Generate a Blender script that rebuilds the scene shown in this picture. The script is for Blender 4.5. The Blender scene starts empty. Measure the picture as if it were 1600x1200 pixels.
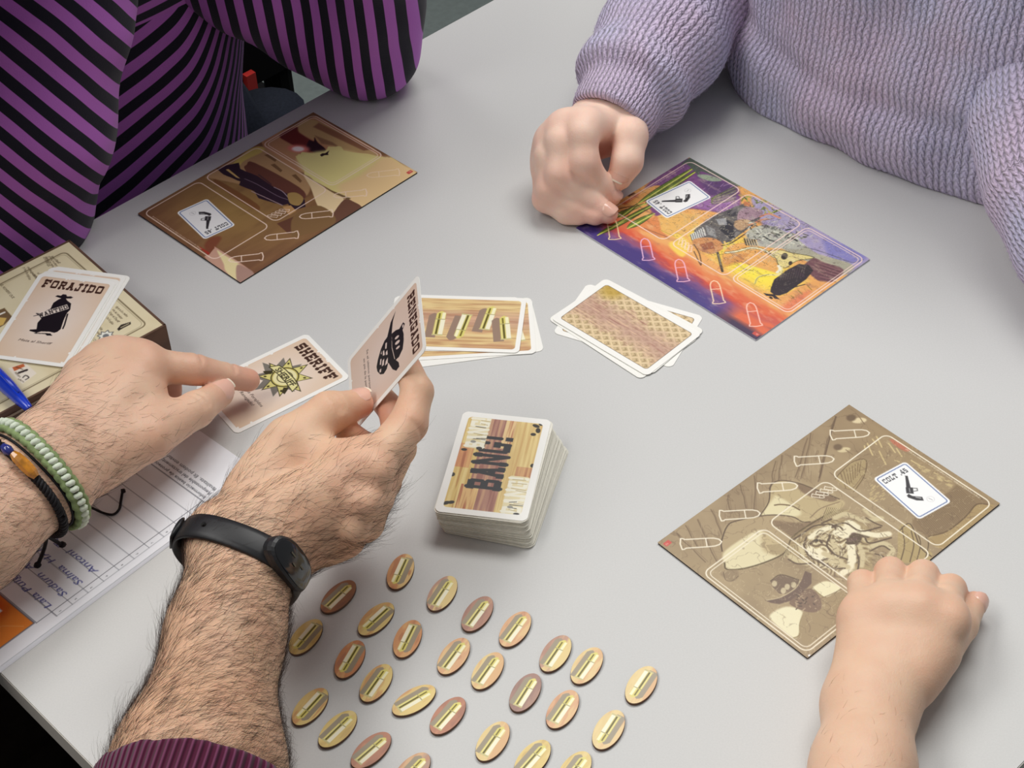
import bpy, math, random
import numpy as np
from mathutils import Matrix, Vector

SC = bpy.context.scene
COL = SC.collection
TABLE_Z = 0.74            # table top above the floor; all layout below is in table coordinates (z=0 on the table)
rng = np.random.default_rng(7)
random.seed(7)

# ------------------------------------------------------------------ camera
F_PX = 2842.63
CAM = np.array([0.0, 0.0, 0.8560])
CR = np.array([0.99852, -0.03716, -0.03972]); CR /= np.linalg.norm(CR)
CW = np.array([0.0, 0.73026, -0.68317]); CW /= np.linalg.norm(CW)
CU = np.cross(CR, CW); CU /= np.linalg.norm(CU)
CR = np.cross(CW, CU)
cd = bpy.data.cameras.new('camera'); cam = bpy.data.objects.new('camera', cd); COL.objects.link(cam)
cd.sensor_width = 36.0; cd.lens = F_PX / 1600 * 36.0; cd.clip_start = 0.05; cd.clip_end = 50
M = Matrix([[CR[i], CU[i], -CW[i], (CAM[i] + (TABLE_Z if i == 2 else 0))] for i in range(3)] + [[0, 0, 0, 1]])
cam.matrix_world = M
SC.camera = cam

# ------------------------------------------------------------------ light
wd = bpy.data.worlds.new('room_light'); SC.world = wd; wd.use_nodes = True
wd.node_tree.nodes['Background'].inputs[0].default_value = (0.93, 0.96, 1.0, 1)
wd.node_tree.nodes['Background'].inputs[1].default_value = 0.21
def area(name, loc, size, power, col=(1, 0.985, 0.955), aim=None):
    l = bpy.data.lights.new(name, 'AREA'); l.shape = 'RECTANGLE'; l.size, l.size_y = size
    l.energy = power; l.color = col
    o = bpy.data.objects.new(name, l); COL.objects.link(o); o.location = loc
    d = Vector(aim if aim else (loc[0], loc[1], 0)) - Vector(loc)
    o.rotation_euler = d.to_track_quat('-Z', 'Y').to_euler()
    o['label'] = 'fluorescent ceiling light'; o['category'] = 'light'
    return o
area('ceiling_light', (0.55, 1.75, 2.75), (1.3, 0.7), 27, aim=(0.1, 1.0, 0.74))
area('ceiling_light', (-1.0, 1.5, 2.75), (1.3, 0.7), 16, aim=(-0.2, 1.0, 0.74))
area('ceiling_light', (-1.3, 0.35, 2.75), (1.3, 0.7), 17, aim=(-0.1, 0.8, 0.74))
SC.view_settings.view_transform = 'Standard'; SC.view_settings.look = 'None'
SC.view_settings.gamma = 1; SC.view_settings.use_curve_mapping = False
SC.view_settings.exposure = 0.0

# ------------------------------------------------------------------ helpers
def ray(u, v):
    return (u - 800) / F_PX * CR - (v - 600) / F_PX * CU + CW
def at(u, v, h=0.0):
    """the point seen at (u, v) that lies h millimetres above the table top"""
    d = ray(u, v); return CAM + d * ((h / 1000 - CAM[2]) / d[2])
def at_plane(u, v, p, n):
    d = ray(u, v); return CAM + d * (((np.asarray(p) - CAM) @ n) / (d @ n))
K0 = np.array([-0.5344, 0.9294, 0.0])
A42 = math.radians(42.2)
E1 = np.array([math.cos(A42), math.sin(A42), 0]); E2 = np.array([E1[1], -E1[0], 0])
def tb(a, b, h=0):
    """table frame: a along the far long side, b across, metres; h in mm"""
    return K0 + E1 * a + E2 * b + np.array([0, 0, h / 1000])

def lin(c):
    c = np.asarray(c, float)
    if c.max() > 1.001: c = c / 255.0
    return np.where(c <= 0.04045, c / 12.92, ((c + 0.055) / 1.055) ** 2.4)
def L4(c):
    return tuple(lin(c)) + (1.0,)

def mesh_data(name, verts, faces, col=None, smooth=False, attrs=None):
    me = bpy.data.meshes.new(name)
    verts = np.asarray(verts, np.float32)
    if isinstance(faces, np.ndarray):
        n, k = faces.shape
        me.vertices.add(len(verts)); me.vertices.foreach_set('co', verts.ravel())
        me.loops.add(n * k); me.loops.foreach_set('vertex_index', faces.astype(np.int32).ravel())
        me.polygons.add(n); me.polygons.foreach_set('loop_start', (np.arange(n) * k).astype(np.int32))
        me.update(calc_edges=True)
    else:
        me.from_pydata([tuple(map(float, v)) for v in verts], [], faces)
        me.update()
    if smooth:
        me.polygons.foreach_set('use_smooth', np.ones(len(me.polygons), bool))
    if col is not None:
        a = me.color_attributes.new('Col', 'FLOAT_COLOR', 'POINT')
        c = np.ones((len(verts), 4), np.float32); c[:, :3] = col
        a.data.foreach_set('color', c.ravel())
    for k2, val in (attrs or {}).items():
        if val.ndim == 1:
            a = me.attributes.new(k2, 'FLOAT', 'POINT'); a.data.foreach_set('value', val.astype(np.float32))
        else:
            a = me.attributes.new(k2, 'FLOAT_VECTOR', 'POINT'); a.data.foreach_set('vector', val.astype(np.float32).ravel())
    return me

def thing(name, origin, label, cat, group=None):
    o = bpy.data.objects.new(name, None); COL.objects.link(o)
    o.empty_display_size = 0.02
    origin = np.asarray(origin, float)
    o.location = (origin[0], origin[1], origin[2] + TABLE_Z)
    o['label'] = label; o['category'] = cat
    if group: o['group'] = group
    o['_o'] = [float(x) for x in origin]
    return o
def part(name, verts, faces, m, parent=None, smooth=False, col=None, attrs=None, origin=None, label=None, kind=None):
    """a mesh; verts in table coordinates; as a child it is stored relative to its root's base"""
    verts = np.asarray(verts, float)
    if parent is not None:
        r = parent
        while r.parent is not None: r = r.parent
        org = np.array(list(r['_o']))
    else:
        org = np.asarray(origin if origin is not None else (0, 0, 0), float)
    me = mesh_data(name, verts - org, faces, col, smooth, attrs)
    if m is not None: me.materials.append(m)
    o = bpy.data.objects.new(name, me); COL.objects.link(o)
    if parent is not None:
        o.parent = parent
    else:
        o.location = (org[0], org[1], org[2] + TABLE_Z); o['_o'] = [float(x) for x in org]
    if label: o['label'] = label
    if kind: o['kind'] = kind
    return o
def tag(o, label, cat, group=None):
    o['label'] = label; o['category'] = cat
    if group: o['group'] = group
    return o
def copy_tree(o, parent=None):
    c = o.copy(); COL.objects.link(c)
    if parent is not None: c.parent = parent
    for ch in list(o.children): copy_tree(ch, c)
    return c

# ------------------------------------------------------------------ materials
def N(nt, t, **kw):
    n = nt.nodes.new(t)
    for k, v in kw.items():
        if k.startswith('i_'):
            n.inputs[int(k[2:]) if k[2:].isdigit() else k[2:].replace('_', ' ')].default_value = v
        else: setattr(n, k, v)
    return n
def mat(name, color=(128, 128, 128), rough=0.5, spec=0.5, attr=None, metal=0, bump=0, bscale=300, noise=0, nscale=60,
        sss=0, sssr=(1, .35, .2), sheen=0, coat=0, bdist=0.0005, alpha=None, trans=0):
    m = bpy.data.materials.new(name); m.use_nodes = True; nt = m.node_tree
    b = nt.nodes['Principled BSDF']
    b.inputs['Base Color'].default_value = L4(color)
    b.inputs['Roughness'].default_value = rough; b.inputs['Specular IOR Level'].default_value = spec
    b.inputs['Metallic'].default_value = metal; b.inputs['Coat Weight'].default_value = coat
    b.inputs['Coat Roughness'].default_value = 0.15
    if trans: b.inputs['Transmission Weight'].default_value = trans
    if sheen: b.inputs['Sheen Weight'].default_value = sheen; b.inputs['Sheen Roughness'].default_value = 0.5
    if sss:
        b.inputs['Subsurface Weight'].default_value = sss
        b.inputs['Subsurface Radius'].default_value = sssr; b.inputs['Subsurface Scale'].default_value = 0.004
    src = None
    if attr:
        a = N(nt, 'ShaderNodeAttribute', attribute_name=attr); src = a.outputs['Color']
    tc = N(nt, 'ShaderNodeTexCoord')
    if noise:
        nz = N(nt, 'ShaderNodeTexNoise'); nz.inputs['Scale'].default_value = nscale; nz.inputs['Detail'].default_value = 4
        nt.links.new(tc.outputs['Object'], nz.inputs['Vector'])
        mr = N(nt, 'ShaderNodeMapRange'); mr.inputs[3].default_value = 1 - noise; mr.inputs[4].default_value = 1 + noise
        mr.inputs[1].default_value = 0.3; mr.inputs[2].default_value = 0.7
        nt.links.new(nz.outputs['Fac'], mr.inputs[0])
        mx = N(nt, 'ShaderNodeMix', data_type='RGBA', blend_type='MULTIPLY'); mx.inputs[0].default_value = 1
        if src: nt.links.new(src, mx.inputs[6])
        else: mx.inputs[6].default_value = L4(color)
        nt.links.new(mr.outputs[0], mx.inputs[7]); src = mx.outputs[2]
    if src: nt.links.new(src, b.inputs['Base Color'])
    if bump:
        nz = N(nt, 'ShaderNodeTexNoise'); nz.inputs['Scale'].default_value = bscale; nz.inputs['Detail'].default_value = 5
        nt.links.new(tc.outputs['Object'], nz.inputs['Vector'])
        bp = N(nt, 'ShaderNodeBump'); bp.inputs['Strength'].default_value = bump; bp.inputs['Distance'].default_value = bdist
        nt.links.new(nz.outputs['Fac'], bp.inputs['Height']); nt.links.new(bp.outputs[0], b.inputs['Normal'])
    return m

MT = {}
MT['table'] = mat('laminate_grey', (205, 205, 203), 0.42, 0.35, noise=0.025, nscale=900, bump=0.06, bscale=1500, bdist=0.0002)
MT['table_edge'] = mat('edge_band', (214, 209, 198), 0.4, 0.4)
MT['table_under'] = mat('chipboard_underside', (96, 90, 82), 0.8)
MT['metal'] = mat('grey_metal', (140, 142, 145), 0.4, 0.5, metal=0.8)
MT['floor'] = mat('floor_vinyl', (112, 121, 119), 0.55, 0.3, noise=0.08, nscale=90)
MT['print'] = mat('printed_card', rough=0.32, spec=0.4, attr='Col')
MT['print_matte'] = mat('printed_board', rough=0.38, spec=0.4, attr='Col')
MT['paperprint'] = mat('printed_paper', rough=0.8, spec=0.2, attr='Col')
MT['card'] = mat('white_card_stock', (246, 245, 238), 0.45, 0.35)
MT['card_edge'] = mat('deck_card_stock', (236, 233, 220), 0.6, 0.3, noise=0.04, nscale=400)
MT['paper'] = mat('white_paper', (236, 238, 244), 0.85, 0.2)
MT['board_core'] = mat('board_edge', (66, 56, 50), 0.7)
MT['board_core_w'] = mat('board_edge_white', (205, 205, 215), 0.7)
MT['token_core'] = mat('token_edge_board', (104, 74, 56), 0.7)

# ------------------------------------------------------------------ simple mesh builders
def prism(outline, z0, z1, bevel=0.0):
    """outline (n,2) CCW; closed prism"""
    o = np.asarray(outline, float); n = len(o)
    rings = [(o, z0), (o, z1)]
    v = np.concatenate([np.c_[r, np.full(n, z)] for r, z in rings])
    f = [list(range(n))[::-1], list(range(n, 2 * n))]
    f += [[i, (i + 1) % n, n + (i + 1) % n, n + i] for i in range(n)]
    return v, f
def rrect(w, h, r, seg=6):
    """rounded rectangle centred at 0, CCW"""
    p = []
    for cx, cy, a0 in ((w/2 - r, h/2 - r, 0), (-w/2 + r, h/2 - r, 90), (-w/2 + r, -h/2 + r, 180), (w/2 - r, -h/2 + r, 270)):
        for k in range(seg + 1):
            a = math.radians(a0 + 90 * k / seg); p.append((cx + r * math.cos(a), cy + r * math.sin(a)))
    return np.array(p)
def box_vf(c, ax, ay, az):
    c, ax, ay, az = map(np.asarray, (c, ax, ay, az))
    v = [c + sx * ax + sy * ay + sz * az for sz in (-1, 1) for sy in (-1, 1) for sx in (-1, 1)]
    f = [[0, 2, 3, 1], [4, 5, 7, 6], [0, 1, 5, 4], [2, 6, 7, 3], [0, 4, 6, 2], [1, 3, 7, 5]]
    if np.dot(np.cross(ax, ay), az) < 0: f = [x[::-1] for x in f]
    return np.array(v), f
def merge(*vfs):
    V, F, k = [], [], 0
    for v, f in vfs:
        V.append(np.asarray(v)); F += [[i + k for i in x] for x in f]; k += len(v)
    return np.concatenate(V), F
def tube(path, r, n=8, closed=False, cap=True, flat=1.0, up=None):
    P = np.asarray(path, float); m = len(P)
    rr = np.full(m, r) if np.isscalar(r) else np.asarray(r)
    V = []; prev = None
    for i in range(m):
        if closed: t = P[(i + 1) % m] - P[i - 1]
        else: t = P[min(i + 1, m - 1)] - P[max(i - 1, 0)]
        t = t / (np.linalg.norm(t) + 1e-12)
        if up is not None: a = np.asarray(up[i] if np.ndim(up) > 1 else up, float)
        else: a = prev if prev is not None else (np.array([0, 0, 1.]) if abs(t[2]) < .9 else np.array([1., 0, 0]))
        a = a - t * (a @ t); a /= np.linalg.norm(a) + 1e-12; prev = a
        b = np.cross(t, a)
        for k in range(n):
            q = 2 * math.pi * k / n
            V.append(P[i] + rr[i] * (math.cos(q) * a * flat + math.sin(q) * b))
    F = []
    for i in range(m if closed else m - 1):
        j = (i + 1) % m
        for k in range(n):
            k2 = (k + 1) % n
            F.append([i * n + k, i * n + k2, j * n + k2, j * n + k])
    if cap and not closed:
        F.append(list(range(n))[::-1]); F.append([(m - 1) * n + k for k in range(n)])
    return np.array(V), F
def smooth_path(P, n):
    """Catmull-Rom through P, n points per span"""
    P = np.asarray(P, float); out = []
    Q = np.vstack([2 * P[0] - P[1], P, 2 * P[-1] - P[-2]])
    for i in range(1, len(Q) - 2):
        for t in np.linspace(0, 1, n, endpoint=False):
            a, b, c, d = Q[i - 1:i + 3]
            out.append(0.5 * (2 * b + (c - a) * t + (2 * a - 5 * b + 4 * c - d) * t * t + (3 * b - a - 3 * c + d) * t ** 3))
    out.append(P[-1]); return np.array(out)
# ------------------------------------------------------------------ flat print painter (vector shapes -> per-vertex print colours)
def vnoise(shape, cell, seed=0):
    """smooth value noise on a pixel grid, cell = feature size in px (sx, sy)"""
    r = np.random.default_rng(seed); ny, nx = shape
    cx, cy = (cell, cell) if np.isscalar(cell) else cell
    g = r.random((int(ny / cy) + 4, int(nx / cx) + 4))
    y = np.arange(ny) / cy; x = np.arange(nx) / cx
    yi = y.astype(int); xi = x.astype(int); fy = y - yi; fx = x - xi
    fy = (fy * fy * (3 - 2 * fy))[:, None]; fx = (fx * fx * (3 - 2 * fx))[None]
    G = lambda a, b: g[np.ix_(yi + a, xi + b)]
    return (G(0, 0) * (1 - fx) + G(0, 1) * fx) * (1 - fy) + (G(1, 0) * (1 - fx) + G(1, 1) * fx) * fy
def fbm(shape, cell, seed=0, oct=4):
    out = 0; amp = 1; tot = 0
    c = np.array([cell, cell] if np.isscalar(cell) else cell, float)
    for k in range(oct):
        out = out + amp * vnoise(shape, tuple(np.maximum(c, 1.0)), seed + k * 11); tot += amp; amp *= .55; c = c / 2
    return out / tot

class Art:
    def __init__(s, w, h, px, bg=(255, 255, 255), tf=None):
        s.w, s.h, s.px = w, h, px
        s.nx, s.ny = int(round(w / px)) + 1, int(round(h / px)) + 1
        s.x = np.linspace(0, w, s.nx); s.y = np.linspace(0, h, s.ny)
        s.a = np.zeros((s.ny, s.nx, 3)) + np.array(bg) / 255.0
        s.tf = tf                                     # optional map from traced points to mm
        s.clip = None; s.mir = 1
    def P(s, pts):
        p = np.asarray(pts, float)
        if s.tf is not None: p = np.array([s.tf(*q) for q in p])
        return p
    def _cat(s, p, closed, k=4):
        p = np.asarray(p, float); n = len(p)
        if closed: Q = np.vstack([p[-1], p, p[0], p[1]]); m = n
        else: Q = np.vstack([2 * p[0] - p[1], p, 2 * p[-1] - p[-2]]); m = n - 1
        out = []
        for i in range(1, m + 1):
            a, b, c, d = Q[i - 1], Q[i], Q[i + 1], Q[i + 2]
            for t in np.arange(k) / k:
                out.append(0.5 * (2 * b + (c - a) * t + (2 * a - 5 * b + 4 * c - d) * t * t + (3 * b - a - 3 * c + d) * t ** 3))
        if not closed: out.append(p[-1])
        return np.array(out)
    def _win(s, p, m):
        x0, y0 = p.min(0) - m; x1, y1 = p.max(0) + m
        i0 = max(0, int(x0 / s.px)); i1 = min(s.nx, int(x1 / s.px) + 2); j0 = max(0, int(y0 / s.px)); j1 = min(s.ny, int(y1 / s.px) + 2)
        return (slice(j0, max(j1, j0)), slice(i0, max(i1, i0)))
    def _blend(s, w, cov, col):
        if s.clip is not None: cov = cov * s.clip[w]
        c = np.asarray(col, float)
        if c.ndim == 1: c = c / 255.0
        else: c = c[w] / 255.0
        s.a[w] += cov[..., None] * (c - s.a[w])
    def _seg(s, X, Y, a, b):
        d = b - a; L = d @ d + 1e-12
        t = np.clip(((X - a[0]) * d[0] + (Y - a[1]) * d[1]) / L, 0, 1)
        return np.hypot(X - a[0] - t * d[0], Y - a[1] - t * d[1])
    def sdf(s, w, loops, closed=True):
        X, Y = np.meshgrid(s.x[w[1]], s.y[w[0]])
        D = np.full(X.shape, 1e9); ins = np.zeros(X.shape, bool)
        for p in loops:
            n = len(p)
            for i in range(n if closed else n - 1):
                a, b = p[i], p[(i + 1) % n]
                D = np.minimum(D, s._seg(X, Y, a, b))
                if closed:
                    c = (a[1] > Y) != (b[1] > Y)
                    if a[1] != b[1]:
                        ins ^= c & (X < (b[0] - a[0]) * (Y - a[1]) / (b[1] - a[1]) + a[0])
        return np.where(ins, -D, D) if closed else D
    def poly(s, pts, col, soft=0.0, alpha=1.0, raw=False, loops=None):
        L = [np.asarray(q, float) if raw else s.P(q) for q in (loops if loops is not None else [pts])]
        if not raw and soft >= .5: L = [s._cat(q, True) if len(q) > 4 else q for q in L]
        allp = np.concatenate(L); w = s._win(allp, soft + s.px * 2)
        if w[0].start >= w[0].stop or w[1].start >= w[1].stop: return
        D = s.sdf(w, L); e = max(soft, s.px)
        cov = np.clip(0.5 - D / e, 0, 1)
        if soft: cov = cov * cov * (3 - 2 * cov)
        s._blend(w, cov * alpha, col)
    def line(s, pts, wd, col, soft=0.0, alpha=1.0, closed=False, raw=False):
        p = np.asarray(pts, float) if raw else s.P(pts)
        if not raw and len(p) > 2: p = s._cat(p, closed, 4)
        w = s._win(p, wd + soft + s.px * 2)
        if w[0].start >= w[0].stop or w[1].start >= w[1].stop: return
        X, Y = np.meshgrid(s.x[w[1]], s.y[w[0]]); D = np.full(X.shape, 1e9)
        n = len(p)
        for i in range(n if closed else n - 1): D = np.minimum(D, s._seg(X, Y, p[i], p[(i + 1) % n]))
        if n == 1: D = np.hypot(X - p[0, 0], Y - p[0, 1])
        e = max(soft, s.px)
        s._blend(w, np.clip(0.5 - (D - wd / 2) / e, 0, 1) * alpha * min(1, max(wd / s.px, .3)), col)
    def ell(s, c, rx, ry, col, ang=0, soft=0.0, alpha=1.0, raw=False, n=20):
        c = np.asarray(c, float) if raw else s.P([c])[0]
        t = np.linspace(0, 2 * math.pi, n, endpoint=False); a = math.radians(ang)
        x, y = rx * np.cos(t), ry * np.sin(t)
        s.poly(np.c_[c[0] + x * math.cos(a) - y * math.sin(a), c[1] + x * math.sin(a) + y * math.cos(a)], col, soft, alpha, raw=True)
    def rr(s, x0, y0, x1, y1, r):
        return rrect(x1 - x0, y1 - y0, r) + np.array([(x0 + x1) / 2, (y0 + y1) / 2])
    def full(s, field, col):                          # blend colour by a 0..1 field over everything
        s._blend((slice(None), slice(None)), field, col)
    def grain(s, dark, light, cell, seed, amt=1.0, thr=None):
        f = fbm((s.ny, s.nx), cell, seed)
        s.full(np.clip((f - .5) * 3, 0, 1) * amt, light); s.full(np.clip((.5 - f) * 3, 0, 1) * amt, dark)
    def text(s, string, x, y, hgt, col, ang=0, width=None, italic=0.0, alpha=1.0, bold=0):
        loops = font_loops(string)
        if not loops: return
        allp = np.concatenate(loops); sc = hgt / 0.7
        sx = sc if width is None else width / (allp[:, 0].max() - allp[:, 0].min())
        a = math.radians(ang); out = []
        for q in loops:
            X = (q[:, 0] - allp[:, 0].min()) * sx + q[:, 1] * sc * italic; Y = q[:, 1] * sc * s.mir
            out.append(np.c_[x + X * math.cos(a) - Y * math.sin(a), y + X * math.sin(a) + Y * math.cos(a)])
        s.poly(None, col, raw=True, loops=out, alpha=alpha)
        if bold:
            for q in out: s.line(q, bold, col, closed=True, raw=True, alpha=alpha)
    def slab(s, string, x, y, h, w, col, ang=0, st=0.2, slabh=0.2, gap=0.22, shear=0.0, alpha=1.0):
        """wild-west slab lettering, w = total width; every glyph built from stems and thick slabs"""
        adv = [SLAB[c][2] for c in string]; tot = sum(adv) + gap * (len(string) - 1); k = w / tot
        a = math.radians(ang); cx = 0.0
        def T(px, py):
            X = (cx + px) * k + py * h * shear; Y = py * h
            return (x + X * math.cos(a) - Y * math.sin(a), y + X * math.sin(a) + Y * math.cos(a))
        for c in string:
            strokes, slabs, ad = SLAB[c]
            for sk in strokes:
                q = np.array([T(px * ad, py) for px, py in sk]); s.line(q, st * k, col, raw=True, alpha=alpha)
            for (xa, xb, yy) in slabs:
                y0 = max(0, yy - slabh / 2) if 0 < yy < 1 else (0 if yy <= 0 else 1 - slabh); y1 = y0 + slabh
                s.poly([T(xa * ad, y0), T(xb * ad, y0), T(xb * ad, y1), T(xa * ad, y1)], col, raw=True, alpha=alpha)
            cx += ad + gap

_O = [(.12, .15), (.12, .85), (.3, .95), (.7, .95), (.88, .85), (.88, .15), (.7, .05), (.3, .05), (.12, .15)]
SLAB = {
 'A': ([[(.2, .05), (.5, .95)], [(.5, .95), (.8, .05)]], [(0, .42, 0), (.58, 1, 0), (.25, .7, 1), (.3, .7, .38)], 1),
 'B': ([[(.2, 0), (.2, 1)], [(.8, .12), (.8, .42)], [(.75, .58), (.75, .88)]], [(0, .85, 0), (0, .8, 1), (.2, .8, .5)], 1),
 'C': ([[(.15, .12), (.15, .88)], [(.85, .7), (.85, .95)], [(.85, .05), (.85, .3)]], [(.15, .85, 0), (.15, .85, 1)], 1),
 'D': ([[(.2, 0), (.2, 1)], [(.85, .15), (.85, .85)]], [(0, .8, 0), (0, .8, 1)], 1),
 'E': ([[(.2, 0), (.2, 1)], [(.88, .65), (.88, 1)], [(.88, 0), (.88, .35)]], [(0, .95, 0), (0, .95, 1), (.2, .65, .5)], 1),
 'F': ([[(.2, 0), (.2, 1)], [(.88, .65), (.88, 1)]], [(0, .5, 0), (0, .95, 1), (.2, .65, .5)], 1),
 'G': ([[(.15, .12), (.15, .88)], [(.85, .7), (.85, .95)], [(.8, .05), (.8, .45)]], [(.15, .85, 0), (.15, .85, 1), (.5, 1, .42)], 1),
 'H': ([[(.2, 0), (.2, 1)], [(.8, 0), (.8, 1)]], [(0, .4, 0), (.6, 1, 0), (0, .4, 1), (.6, 1, 1), (.2, .8, .5)], 1),
 'I': ([[(.5, 0), (.5, 1)]], [(.05, .95, 0), (.05, .95, 1)], .55),
 'J': ([[(.65, .1), (.65, 1)], [(.15, .05), (.15, .35)]], [(.15, .65, 0), (.3, 1, 1)], .9),
 'L': ([[(.25, 0), (.25, 1)], [(.88, 0), (.88, .4)]], [(0, .95, 0), (0, .55, 1)], .95),
 'N': ([[(.18, 0), (.18, 1)], [(.18, 1), (.82, 0)], [(.82, 0), (.82, 1)]], [(0, .36, 0), (0, .3, 1), (.64, 1, 1)], 1.05),
 'O': ([[(.15, .12), (.15, .88)], [(.85, .12), (.85, .88)]], [(.15, .85, 0), (.15, .85, 1)], 1),
 'R': ([[(.2, 0), (.2, 1)], [(.8, .55), (.8, .9)], [(.5, .5), (.82, .05)]], [(0, .4, 0), (.65, 1, 0), (0, .8, 1), (.2, .8, .5)], 1),
 'S': ([[(.15, .55), (.15, .9)], [(.85, .1), (.85, .45)], [(.85, .75), (.85, .98)], [(.15, .02), (.15, .25)]], [(.12, .88, 0), (.12, .88, 1), (.12, .88, .5)], .95),
 'T': ([[(.5, 0), (.5, 1)], [(.08, .65), (.08, 1)], [(.92, .65), (.92, 1)]], [(.25, .75, 0), (0, 1, 1)], 1),
 'W': ([[(.12, 1), (.3, 0)], [(.3, 0), (.5, .8)], [(.5, .8), (.7, 0)], [(.7, 0), (.88, 1)]], [(0, .3, 1), (.38, .62, 1), (.7, 1, 1)], 1.2),
 '!': ([[(.5, .35), (.5, 1)]], [(.15, .85, 0), (.2, .8, 1)], .5),
 '.': ([], [(.1, .9, 0)], .35),
 '4': ([[(.7, 0), (.7, 1)], [(.1, .35), (.6, 1)]], [(.45, .95, 0), (.05, 1, .35)], .9),
 '5': ([[(.18, .5), (.18, 1)], [(.85, .12), (.85, .45)]], [(.1, .85, 0), (.1, .9, 1), (.15, .85, .52)], .9),
 ' ': ([], [], .5),
}
_fonts = {}
def font_loops(string):
    if string in _fonts: return _fonts[string]
    cu = bpy.data.curves.new('t', 'FONT'); cu.body = string; cu.size = 1.0; cu.resolution_u = 2; cu.fill_mode = 'NONE'
    o = bpy.data.objects.new('t', cu); COL.objects.link(o)
    dg = bpy.context.evaluated_depsgraph_get(); dg.update()
    me = o.evaluated_get(dg).to_mesh()
    V = np.array([v.co[:2] for v in me.vertices]); E = [tuple(e.vertices) for e in me.edges]
    adj = {}
    for a, b in E: adj.setdefault(a, []).append(b); adj.setdefault(b, []).append(a)
    seen = set(); loops = []
    for s0 in adj:
        if s0 in seen: continue
        lp = [s0]; seen.add(s0); cur = s0
        while True:
            nx = [q for q in adj[cur] if q not in seen]
            if not nx: break
            cur = nx[0]; seen.add(cur); lp.append(cur)
        if len(lp) > 2: loops.append(V[lp])
    o.evaluated_get(dg).to_mesh_clear(); bpy.data.objects.remove(o); bpy.data.curves.remove(cu)
    _fonts[string] = loops
    return loops

def art_grid(art, O, X, Y, inset_r=0.0):
    """grid mesh for a painted face: O origin (world), X, Y unit vectors; drops the cells outside rounded corners (radius mm)"""
    gx, gy = np.meshgrid(art.x, art.y)
    V = O + (gx.ravel()[:, None] * X + gy.ravel()[:, None] * Y) / 1000
    i = np.arange(art.nx * art.ny).reshape(art.ny, art.nx)
    Fq = np.stack([i[:-1, :-1], i[:-1, 1:], i[1:, 1:], i[1:, :-1]], -1).reshape(-1, 4)
    if inset_r:
        r = inset_r
        cx = (gx[:-1, :-1] + gx[1:, 1:]).ravel() / 2; cy = (gy[:-1, :-1] + gy[1:, 1:]).ravel() / 2
        dx = np.maximum(np.maximum(r - cx, cx - (art.w - r)), 0); dy = np.maximum(np.maximum(r - cy, cy - (art.h - r)), 0)
        Fq = Fq[np.hypot(dx, dy) <= r - 0.05]
    return V, Fq, lin(np.clip(art.a, 0, 1).reshape(-1, 3) * 0.9999)
def frame2(deg):
    a = math.radians(deg); return np.array([math.cos(a), math.sin(a), 0]), np.array([-math.sin(a), math.cos(a), 0])

CW_, CH_, CT_ = 59.0, 91.0, 0.32       # playing card, mm
def make_card(name, c, X, Y, label, cat='card', group=None, art=None, edge='card', r=4.0):
    """one card: white stock body + printed face. c = centre of underside"""
    X, Y = np.asarray(X, float), np.asarray(Y, float); Z = np.cross(X, Y)
    t = thing(name, c, label, cat, group)
    v, f = prism(rrect(CW_, CH_, r, 5), 0, CT_)
    V = c + (v[:, :1] * X + v[:, 1:2] * Y + v[:, 2:3] * Z) / 1000
    part('card_body', V, f, MT[edge], t)
    if art is not None:
        O = c - (X * CW_ / 2 + Y * CH_ / 2) / 1000 + Z * (CT_ + 0.04) / 1000
        V, F, C = art_grid(art, O, X, Y, r)
        part('printed_face', V, F, MT['print'], t, col=C)
    return t

def bullet_icon(A, base, tip, col, wd=0.9, wid=8.0, raw=False):
    """white outline of a cartridge from base point to tip point"""
    b, t = (np.asarray(base, float), np.asarray(tip, float)) if raw else (A.P([base])[0], A.P([tip])[0])
    d = t - b; L = np.linalg.norm(d); d = d / L; n = np.array([-d[1], d[0]]); w = wid / 2
    Q = lambda a, o: b + d * a + n * o
    pts = [Q(0, -w * 1.15), Q(L * .06, -w * 1.1), Q(L * .1, -w * .9), Q(L * .68, -w * .88), Q(L * .82, -w * .82), Q(L * .94, -w * .55), Q(L, 0),
           Q(L * .94, w * .55), Q(L * .82, w * .82), Q(L * .68, w * .88), Q(L * .1, w * .9), Q(L * .06, w * 1.1), Q(0, w * 1.15), Q(-L * .03, 0)]
    A.line(pts, wd, col, closed=True, raw=True)
    A.line([Q(L * .62, -w * .88), Q(L * .62, w * .88)], wd * .8, col, raw=True)
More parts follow.
